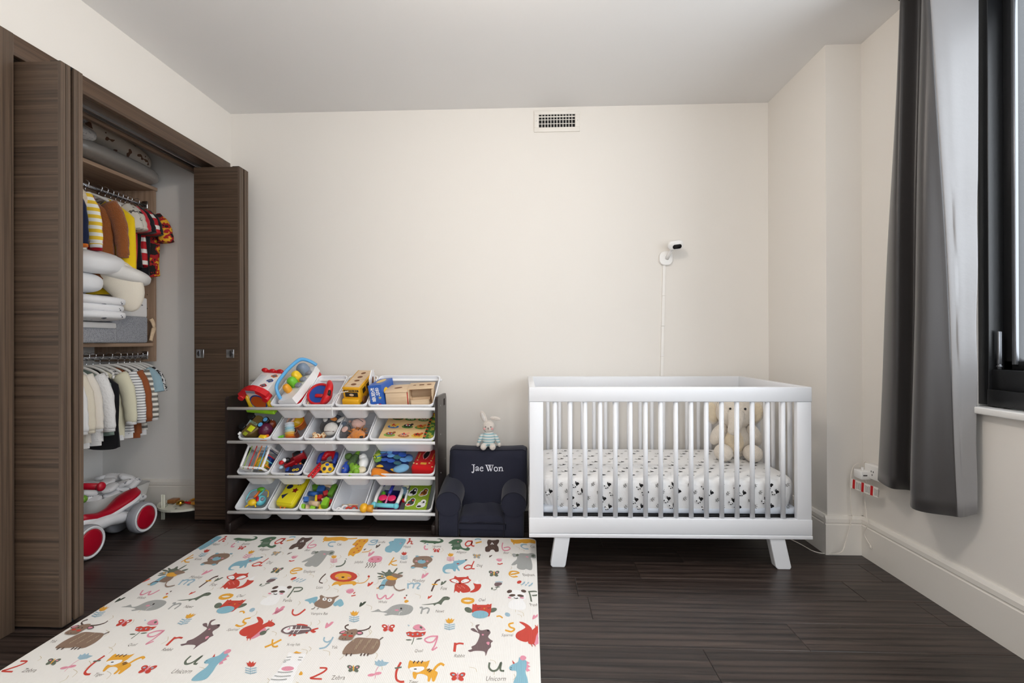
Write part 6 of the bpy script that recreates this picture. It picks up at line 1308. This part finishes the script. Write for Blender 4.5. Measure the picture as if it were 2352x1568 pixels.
# hangers
M_hang = mat('white_hanger', (226, 224, 220), .45)
def hanger_parts(t, hw=.115):
    G().tube(smooth_path([(0, 0, -.055), (0, 0, -.028), (.012, 0, -.018), (.019, 0, .004), (.008, 0, .0185), (-.010, 0, .0175), (-.018, 0, .004)], 5), .0018, 6).obj('hook', M_chrome, t)
    G().tube(smooth_path([(-hw, 0, -.105), (-hw * .86, 0, -.088), (-hw * .4, 0, -.064), (0, 0, -.055), (hw * .4, 0, -.064), (hw * .86, 0, -.088), (hw, 0, -.105), (hw * .98, 0, -.128)], 4), .0055, 8, flat=1.4).obj('shoulder_bar', M_hang, t)
hang0 = None
def hanger(y, zr, yaw, label, grp):
    global hang0
    M = I4((RX, y, zr + .008), (0, 0, yaw))
    if hang0 is None:
        hang0 = thing('clothes_hanger', label, 'hanger', M, grp); hanger_parts(hang0); return hang0
    o = dup(hang0, M, label); o['group'] = grp; return o
def garment(name, label, y, zr, yaw, mb, ms=None, sl='long', hw=.125, ln=.36, trim=None, hood=None, cat='clothes', grp='', th=.021, swing=.0, sl_len=1., seed=0, dx=0):
    t = thing(name, label, cat, I4((RX + dx, y, zr - .052), (0, 0, yaw)), grp); ms = ms or mb; q = random.Random(seed + len(label))
    ph = q.uniform(0, 6)
    def body(u, v):
        a = 2 * PI * u; z = -.012 - ln * v
        w = .042 + (hw - .042) * min(1, v / .14) ** .7 if v < .14 else hw * (1 + .06 * (v - .14))
        tt = th * (.45 + .55 * min(1, v / .15)) * (1 + .25 * v)
        s_, c_ = math.sin(a), math.cos(a)
        rip = .006 * math.sin(5 * a + ph + 4 * v) * min(1, v * 2)
        return (w * c_ + rip * .6, tt * s_ + rip + swing * v, z - (.035 * (abs(c_) ** 2) if v < .14 else .035) + .006 * math.sin(3 * a + ph) * v)
    G().grid(body, 28, 16, cu=True).obj('body', mb, t)
    if sl:
        for sx in (-1, 1):
            L_ = (.275 if sl == 'long' else .12) * sl_len
            pts = smooth_path([(sx * hw * .82, 0, -.052), (sx * (hw + .022), -.004, -.052 - L_ * .30), (sx * (hw + .042), -.010 + swing, -.052 - L_ * .68), (sx * (hw + .050), -.012 + swing, -.052 - L_)], 4)
            k = len(pts); r0, r1 = (.046, .031) if sl == 'long' else (.048, .05)
            s_ = G().tube(pts, [r0 + (r1 - r0) * i / (k - 1) + .002 * math.sin(i * 2.1 + ph) for i in range(k)], 12, flat=.62, up=(0, 1, 0)).obj('sleeve', ms, t)
            if trim is not None and sl == 'long': G().tube([pts[-2], pts[-1] + Vec((0, 0, -.014))], r1 * .93, 12, flat=.66, up=(0, 1, 0)).obj('cuff', trim, s_)
    if trim is not None:
        zb = -.012 - ln - .036; G().grid(lambda u, v: (hw * 1.03 * math.cos(2 * PI * u), th * 1.2 * math.sin(2 * PI * u) + swing, zb + .006 - .03 * v), 24, 3, cu=True).obj('hem_band', trim, t)
    if hood is not None:
        G().ell((.02, -.02, .0), (.075, .036, .055)).ell((.095, -.036, -.055), (.045, .03, .075), (0, -.45, 0)).obj('hood', hood, t)
    return t
C_ = cloth
teddy = plush('teddy_brown', (150, 88, 44), 200); sherpa = plush('cream_sherpa', (222, 206, 184), 220)
cream = C_('cream_jersey', (226, 218, 200)); white = C_('white_jersey', (232, 232, 232)); redj = C_('red_jersey', (178, 22, 36)); yelj = C_('yellow_raincoat', (236, 200, 30)); blackj = C_('black_jersey', (30, 30, 34)); navyj = C_('navy_jersey', (28, 36, 62))
tee1 = blotch('grey_tee_print', [(0, (206, 200, 190)), (.56, (92, 88, 82)), (.62, (206, 200, 190))], 26); tee2 = blotch('stone_tee_print', [(0, (200, 192, 180)), (.60, (44, 42, 42))], 22)
haw = blotch('hawaiian_print', [(0, (30, 22, 20)), (.42, (166, 26, 30)), (.52, (226, 168, 40)), (.66, (30, 22, 20))], 24)
UP = 'clothes on the upper rail'; LO = 'clothes on the lower rail'
UPL = [('child_sweater', 'navy and orange sweater at the near end of the upper rail', 2.37, .1, dict(mb=navyj, trim=C_('orange_rib', (206, 110, 40)))),
       ('child_hoodie', 'yellow and white striped hoodie with a fleecy cream hood', 2.435, .20, dict(mb=stripes('yellow_stripes', (238, 236, 228), (236, 196, 52), 26, 'Z', .5), trim=white, hood=sherpa, ln=.30, sl_len=.95)),
       ('child_jacket', 'red jacket with white trim behind the striped hoodie', 2.462, .16, dict(mb=redj, trim=C_('red_rib', (160, 18, 30)), ln=.40, hw=.108)),
       ('child_coat', 'brown teddy fleece coat on the upper rail', 2.575, .26, dict(mb=teddy, ln=.41, hw=.140, th=.040, sl_len=1.05, trim=teddy)),
       ('child_raincoat', 'bright yellow raincoat hanging behind the brown teddy coat', 2.66, .12, dict(mb=yelj, dx=.07, ln=.49, hw=.130, th=.03, trim=yelj, sl=None)),
       ('child_tee', 'nearest pale grey printed t-shirt on the upper rail', 2.70, .1, dict(mb=tee1, sl='short', ln=.33)),
       ('child_tee', 'stone coloured t-shirt with black print on the upper rail', 2.738, .06, dict(mb=tee2, sl='short', ln=.38)),
       ('child_tee', 'coral red t-shirt with its hem below the grey ones', 2.772, .02, dict(mb=C_('coral_jersey', (196, 48, 60)), sl='short', ln=.43)),
       ('child_tee', 'plain black t-shirt on the upper rail', 2.805, .04, dict(mb=blackj, sl='short', ln=.34)),
       ('child_tee', 'red white and black banded t-shirt on the upper rail', 2.838, .05, dict(mb=stripes('rugby_stripes', (226, 222, 216), (180, 24, 34), 14, 'Z', .35), sl='short', ln=.32)),
       ('child_shirt', 'second black t-shirt next to the tropical shirt', 2.87, .0, dict(mb=blackj, sl='short', ln=.38)),
       ('child_shirt', 'yellow red and black tropical shirt at the far end of the upper rail', 2.925, .06, dict(mb=haw, sl='short', ln=.37, hw=.14, sl_len=1.25))]
LOL = [('child_sweatshirt', 'white sweatshirt with red and grey chest bands on the lower rail', 2.36, .14, dict(mb=white, trim=white, ms=white)),
       ('child_sweatshirt', 'cream sweatshirt with coloured sleeve bands on the lower rail', 2.405, .12, dict(mb=cream, trim=cream)),
       ('child_sweatshirt', 'ivory sweatshirt beside the white quilted top', 2.45, .12, dict(mb=C_('ivory_jersey', (232, 226, 216)), trim=white)),
       ('child_pullover', 'white quilted top on the lower rail', 2.515, .18, dict(mb=mat('white_quilting', (232, 232, 232), .9, bump=(90, .5)), trim=white, sl_len=1.05)),
       ('child_trousers', 'sage green trousers on the lower rail', 2.58, .05, dict(mb=C_('sage_jersey', (128, 146, 138)), sl=None, hw=.14, ln=.34)),
       ('child_trousers', 'black sweatpants on the lower rail', 2.62, .05, dict(mb=blackj, sl=None, hw=.145, ln=.42)),
       ('child_pullover', 'cream long sleeved top left of the striped shirt', 2.665, .14, dict(mb=C_('butter_jersey', (226, 222, 196)), trim=white)),
       ('child_shirt', 'white shirt with thin black stripes on the lower rail', 2.725, .18, dict(mb=stripes('breton_stripes', (236, 236, 236), (96, 98, 104), 62, 'Z', .74), trim=white)),
       ('child_sweater', 'rust brown sweater on the lower rail', 2.785, .10, dict(mb=C_('rust_jersey', (150, 86, 52)), trim=C_('rust_rib', (140, 78, 46)), ln=.37)),
       ('child_shirt', 'grey and cream wide striped shirt on the lower rail', 2.83, .12, dict(mb=stripes('wide_grey_stripes', (232, 228, 218), (116, 114, 108), 32, 'Z', .5), trim=white)),
       ('child_pullover', 'pale blue top near the far end of the lower rail', 2.87, .02, dict(mb=C_('pale_blue_jersey', (150, 178, 190)), sl='short', ln=.26)),
       ('child_pullover', 'black and white patterned top at the lower rail far end', 2.91, .0, dict(mb=blotch('zigzag_print', [(0, (40, 40, 42)), (.5, (214, 214, 214))], 60), sl='short', ln=.28, hw=.115)),
       ('child_bib', 'white bib on the last hanger of the lower rail', 2.95, .0, dict(mb=white, sl=None, ln=.18, hw=.10))]
for zr, L_, grp, wd_ in ((RZU, UPL, UP, 'upper'), (RZL, LOL, LO, 'lower')):
    for i, (nm, lb, y, yw, kw) in enumerate(L_):
        garment(nm, lb, y, zr, yw, grp=grp, seed=i, **kw)
        sh = lb
        for w_ in (' at the ', ' on the ', ' behind ', ' next to ', ' beside ', ' hanging ', ' near the ', ' left of ', ' with its ', ' with a fleecy'): sh = sh.split(w_)[0]
        hanger(y, zr, yw, 'white hanger on the %s rail holding the %s' % (wd_, sh), 'hangers on the %s rail' % wd_)

# shelf: linen bins, quilts, pillows
M_lin = blotch('grey_linen', [(0, (122, 124, 130)), (.42, (146, 148, 154)), (.52, (166, 168, 174)), (.62, (136, 138, 144))], 260, detail=5)
def linen_bin(label, x0, x1, y0, y1, z1, zb):
    t = thing('fabric_bin', label, 'storage bin', I4(((x0 + x1) / 2, (y0 + y1) / 2, 1.106)), 'grey linen bins on the closet shelf')
    a, b = (x1 - x0) / 2, (y1 - y0) / 2
    G().rb2((-a, -b, 0), (a, b, zb), .012, 3).obj('linen_body', M_lin, t); G().rb2((-a + .002, -b + .002, zb - .004), (a - .002, b - .002, z1), .010, 3).obj('white_band', cloth('bin_band_white', (232, 230, 228)), t)
    return t, a, b
t, a, b = linen_bin('grey linen storage bin with a tall white band on the closet shelf', -2.74, -2.43, 2.665, 2.93, .285, .165)
G().ribbon([(-.05 + .01 * i, .003 * math.sin(i * 2.2)) for i in range(11)], .006, 0, Matrix(((0, 0, 1, a + .0005), (1, 0, 0, .04), (0, 1, 0, .235), (0, 0, 0, 1))), 0, 3).disc((.03, .02), .012, .004, 0, .3, 10, Matrix(((0, 0, 1, a + .0005), (1, 0, 0, .04), (0, 1, 0, .235), (0, 0, 0, 1)))).obj('printed_flourish', mat('bin_print', (90, 90, 92), .9), t)
linen_bin('grey linen storage bin under the folded quilts on the shelf', -2.74, -2.375, 2.36, 2.645, .115, .085)
tag(G().tube(smooth_path([(0, 0, .14), (.004, .012, .12), (.004, .02, .085), (.0, .012, .04), (0, .0, .0)], 5), .008, 8, flat=1.6).obj('wooden_hanger', pine, M=I4((-2.435, 2.955, 1.12))), 'small wooden hanger leaning beside the linen bin', 'hanger')
M_quilt = blotch('white_twig_quilt', [(0, (232, 233, 236)), (.66, (84, 88, 100))], 34, detail=4, bump=.3)
def pad(c, d, rot=(0, 0, 0), m=M_quilt, name='q', p=.55):
    return G().ell((0, 0, 0), (d[0] / 2, d[1] / 2, d[2] / 2), n=28, k=14, p=p)
def soft(name, label, cat, loc, d, rot, m, p=.55, grp=None):
    return tag(G().ell((0, 0, 0), (d[0] / 2, d[1] / 2, d[2] / 2), n=32, k=16, p=p).obj(name, m, M=I4(loc, rot)), label, cat, grp)
for i, (z, dx) in enumerate(((1.252, .0), (1.300, -.01), (1.347, .0))):
    soft('folded_quilt', ['lowest white printed quilt fold on the linen bin', 'middle white printed quilt fold in the pile', 'top white printed quilt fold under the pillow'][i], 'quilt', (-2.47 + dx, 2.475, z), (.42, .31, .056), (0, R(-2 + 3 * i), 0), M_quilt, .5, 'folded quilts in the closet')
soft('pillow', 'white pillow with tiny dark prints on top of the pile', 'pillow', (-2.47, 2.49, 1.565), (.40, .34, .13), (R(6), R(10), .2), mat('white_pillow', (230, 231, 233), .9, bump=(14, .3)), .7)
soft('pillow', 'second white pillow with a gathered edge under the raincoat', 'pillow', (-2.40, 2.655, 1.52), (.34, .24, .10), (R(-4), R(16), .3), cloth('white_pillow_plain', (228, 226, 222)), .7)
soft('pillow', 'small white pillow between quilts and top pillow', 'pillow', (-2.49, 2.43, 1.44), (.34, .26, .12), (0, R(4), 0), mat('white_pillow2', (226, 228, 231), .9, bump=(20, .3)), .7)
mp = smooth_path([(-.20, -.02, .10), (-.10, .0, .125), (.02, 0, .10), (.09, 0, .02), (.105, 0, -.07), (.098, .0, -.115)], 5)
k = len(mp); tag(G().tube(mp, [.012 + .082 * math.sin(PI * (.10 + .88 * i / (k - 1))) ** .9 for i in range(k)], 16, flat=.6, up=(0, 1, 0)).obj('moon_pillow', cloth('cream_velvet', (232, 224, 208)), M=I4((-2.41, 2.615, 1.405), (0, 0, .35))), 'cream crescent moon pillow drooping over the linen bins', 'pillow')
for (u, v, X, c_) in ((207, 607, -2.40, 0), (216, 615, -2.40, 0), (228, 607, -2.40, 0)):
    pass
# top shelf: bagged bedding
spot = blotch('brown_spot_quilt', [(0, (206, 196, 184)), (.63, (112, 82, 64))], 22, detail=1, bump=.2)
soft('stored_quilt', 'cream quilt with brown prints stored on the top closet shelf', 'quilt', (-2.57, 2.69, 2.285), (.36, .60, .12), (R(-8), 0, -.10), spot, .6)
soft('storage_bag', 'grey vacuum storage bag under the quilt on the top shelf', 'bag', (-2.56, 2.70, 2.172), (.42, .62, .095), (R(-2), 0, -.06), mat('grey_bag', (140, 134, 128), .35, bump=(24, .35)), .55)
soft('grey_cushion', 'grey dotted cushion at the near end of the top shelf', 'cushion', (-2.55, 2.44, 2.355), (.34, .20, .16), (R(25), 0, 0), blotch('grey_dot_print', [(0, (150, 152, 156)), (.56, (184, 186, 190))], 90), .65)
soft('dotted_blanket', 'white dotted blanket under the grey cushion on the top shelf', 'blanket', (-2.52, 2.42, 2.235), (.36, .20, .07), (0, 0, .1), blotch('white_dot_print', [(0, (196, 196, 196)), (.6, (160, 162, 166))], 90), .6)

# ride-on toy
bk = thing('ride_on_bike', 'white and red ride on balance bike parked in the closet', 'ride on toy', I4((-2.34, 2.505, 0), (0, 0, 0)))
wsh = mat('bike_white', (232, 233, 236), .25); tyr = mat('bike_tyre', (150, 152, 158), .55); crim = mat('bike_red', (176, 12, 40), .35)
for y in (-.172, .176):
    for sx in (-1, 1):
        x = sx * .075
        w_ = G().lathe([(.060, -.030), (.078, -.028), (.087, -.016), (.088, .0), (.087, .016), (.080, .027)], 32, I4((x, y, .088), (0, R(90), 0))).obj('wheel', tyr, bk)
        xo = x + sx * .0272
        G().lathe([(.0805, 0), (.0785, .003), (.071, .004), (.070, .0015)], 32, I4((xo - .0005 * sx, y, .088), (0, R(90) * sx, 0))).obj('rim_ring', wsh, w_)
        G().lathe([(.0705, .0), (.055, .0035), (.02, .006), (.001, .0065)], 32, I4((xo, y, .088), (0, R(90) * sx, 0))).obj('hub_disc', crim, w_)
    G().cyl((-.06, y, .088), (.06, y, .088), .034, n=18).obj('axle', wsh, bk)
g = G().tube(smooth_path([(0, -.19, .10), (0, -.10, .125), (0, .02, .130), (0, .10, .115), (0, .17, .092)], 5), [.050, .054, .056, .056, .055, .054, .052, .05, .05, .05, .05, .05, .05, .05, .05, .048, .046, .044, .042, .04, .038], 16, flat=.8).tube([(0, -.185, .09), (0, -.16, .25), (0, -.135, .36)], [.046, .032, .024], 16)
g.obj('frame', wsh, bk)
def sd(u, v, dz=0, k_=1.):
    a = 2 * PI * u; y = -.13 + .36 * v; w = (.026 + .036 * max(0, min(1, (v - .25) / .5)) ** 1.5) * k_
    e = max(0, 1 - abs(2 * v - 1) ** 6) ** .5; z = .165 + .02 * math.cos(v * PI * 2) * (1 - v) + .085 * max(0, v - .25) ** 1.2
    return (w * e * math.cos(a), y, z + (.022 * math.sin(a)) + dz)
G().grid(lambda u, v: sd(u, v, -.016, 1.06), 20, 22, cu=True).obj('saddle_shell', wsh, bk)
G().grid(lambda u, v: sd(u, v, .0015, .96) if math.sin(2 * PI * u) > -.2 else sd(u, v, .0, .9), 20, 22, cu=True).obj('saddle', crim, bk)
G().tube([(0, .20, .20), (0, .178, .10)], [.036, .034], 12).obj('rear_strut', wsh, bk)
h_ = G().tube([(-.135, -.135, .362), (.115, -.135, .362)], [.017, .017], 14).obj('handlebar', crim, bk)
for sx in (-.14, .12): G().ell((sx, -.135, .362), (.016, .024, .024)).obj('grip_end', crim, h_)
# diaper basket and diapers
bs = thing('diaper_basket', 'white canvas basket with a woven base full of diapers', 'basket', I4((-2.64, 2.80, 0)))
def bas(u, v):
    a = 2 * PI * u; e = .3
    def se(t): return math.copysign(abs(t) ** e, t)
    k_ = .80 + .20 * v
    return (.185 * k_ * se(math.cos(a)), .215 * k_ * se(math.sin(a)), .205 * v)
g = G().grid(lambda u, v: bas(u, v * .45), 40, 5, cu=True); g.obj('woven_base', mat('grey_weave', (150, 148, 148), .8, bump=(200, .9)), bs)
G().grid(lambda u, v: bas(u, .45 + .55 * v), 40, 5, cu=True).grid(lambda u, v: Vec(bas(u, 1 - .5 * v)) * 1 - Vec((.006 * math.copysign(1, bas(u, .9)[0]), .006 * math.copysign(1, bas(u, .9)[1]), 0)), 40, 4, cu=True).obj('canvas_cuff', cloth('canvas_white', (226, 225, 222)), bs)
G().rb2((-.13, -.16, .004), (.13, .16, .012), .002).obj('basket_floor', M_hang, bs)
rr = random.Random(21); dm = None; M_dia = blotch('diaper_white', [(0, (234, 234, 236)), (.64, (150, 152, 158))], 40, detail=4, bump=.25)
for i in range(64):
    lay = i // 16; q = i % 16
    x = -2.70 + (q % 4) * .062 + rr.uniform(-.02, .02); y = 2.655 + (q // 4) * .085 + rr.uniform(-.02, .02); z = .11 + lay * .045 + rr.uniform(-.008, .008)
    r_ = math.hypot((x + 2.62) / .19, (y - 2.80) / .24)
    if lay == 3 and r_ > .75: continue
    if lay == 2 and r_ > 1.0: continue
    M = I4((x, y, z), (rr.uniform(-.35, .35), rr.uniform(-.5, .5), rr.uniform(0, 3)))
    if dm is None: o = G().ell((0, 0, 0), (.052, .034, .017), n=16, k=8, p=.62).obj('folded_diaper', M_dia); dm = o.data
    else: o = bpy.data.objects.new('folded_diaper', dm); COL.objects.link(o)
    o.matrix_local = M; tag(o, 'folded white diaper heaped in the canvas basket', 'diaper', 'diapers in the basket')
tag(G().ell((0, 0, 0), .022).obj('green_ball', plastic('ball_green', (120, 170, 60)), M=I4((-2.45, 2.505, .25))), 'small green ball beside the diapers behind the bike', 'ball')
# half round music table
mtb = thing('music_table', 'half round wooden music table with pegs and a bell', 'toy', I4((-2.215, 3.03, 0)))
hs = [(.19 * math.cos(PI + PI * i / 24), .19 * math.sin(PI + PI * i / 24)) for i in range(25)]
G().prism(hs, .058, .072).obj('table_top', mat('cream_lacquer', (226, 226, 210), .4), mtb)
for x in (-.088, -.075): G().cyl((x, -.150, .0), (x, -.150, .155), .0055, n=10).obj('leg', mat('cream_lacquer', (226, 226, 210), .4), mtb)
for x in (-.16, .14): G().cyl((x, -.03, 0), (x, -.03, .058), .007, n=10).obj('leg', mat('cream_lacquer', (226, 226, 210), .4), mtb)
g = G()
for i in range(26):
    a = rr.uniform(PI * 1.05, PI * 1.95); q = rr.uniform(.03, .175); g.disc((q * math.cos(a), q * math.sin(a)), .011, .004, .0726, rr.uniform(0, 3), 8, None, rr.randrange(3))
g.obj('printed_notes', [blk, plastic('note_green', (110, 140, 110)), plastic('note_grey', (120, 130, 130))], mtb)
G().lathe([(.024, 0), (.022, .012), (.012, .02), (.001, .022)], 20, I4((.0, -.11, .086))).cyl((0, -.11, .072), (0, -.11, .09), .005).obj('bell', mat('brass', (212, 166, 70), .2, 1.0), mtb)
G().tube(smooth_path([(.05, -.075, .078), (.085, -.10, .085), (.13, -.10, .085), (.165, -.07, .08)], 5), .010, 8).obj('orange_guiro', plastic('guiro_orange', (232, 160, 50)), mtb)
G().tube([(-.03, -.06, .08), (.045, -.085, .082)], .007, 8).obj('red_stick', red, mtb)
G().rbox((-.09, -.05, .084), (.05, .05, .024), .004).obj('brown_block', plastic('block_brown', (150, 96, 50)), mtb)
G().torus((.05, -.03, .080), .04, .008, n=20, k=8).obj('orange_tambourine', plastic('guiro_orange', (232, 160, 50)), mtb)
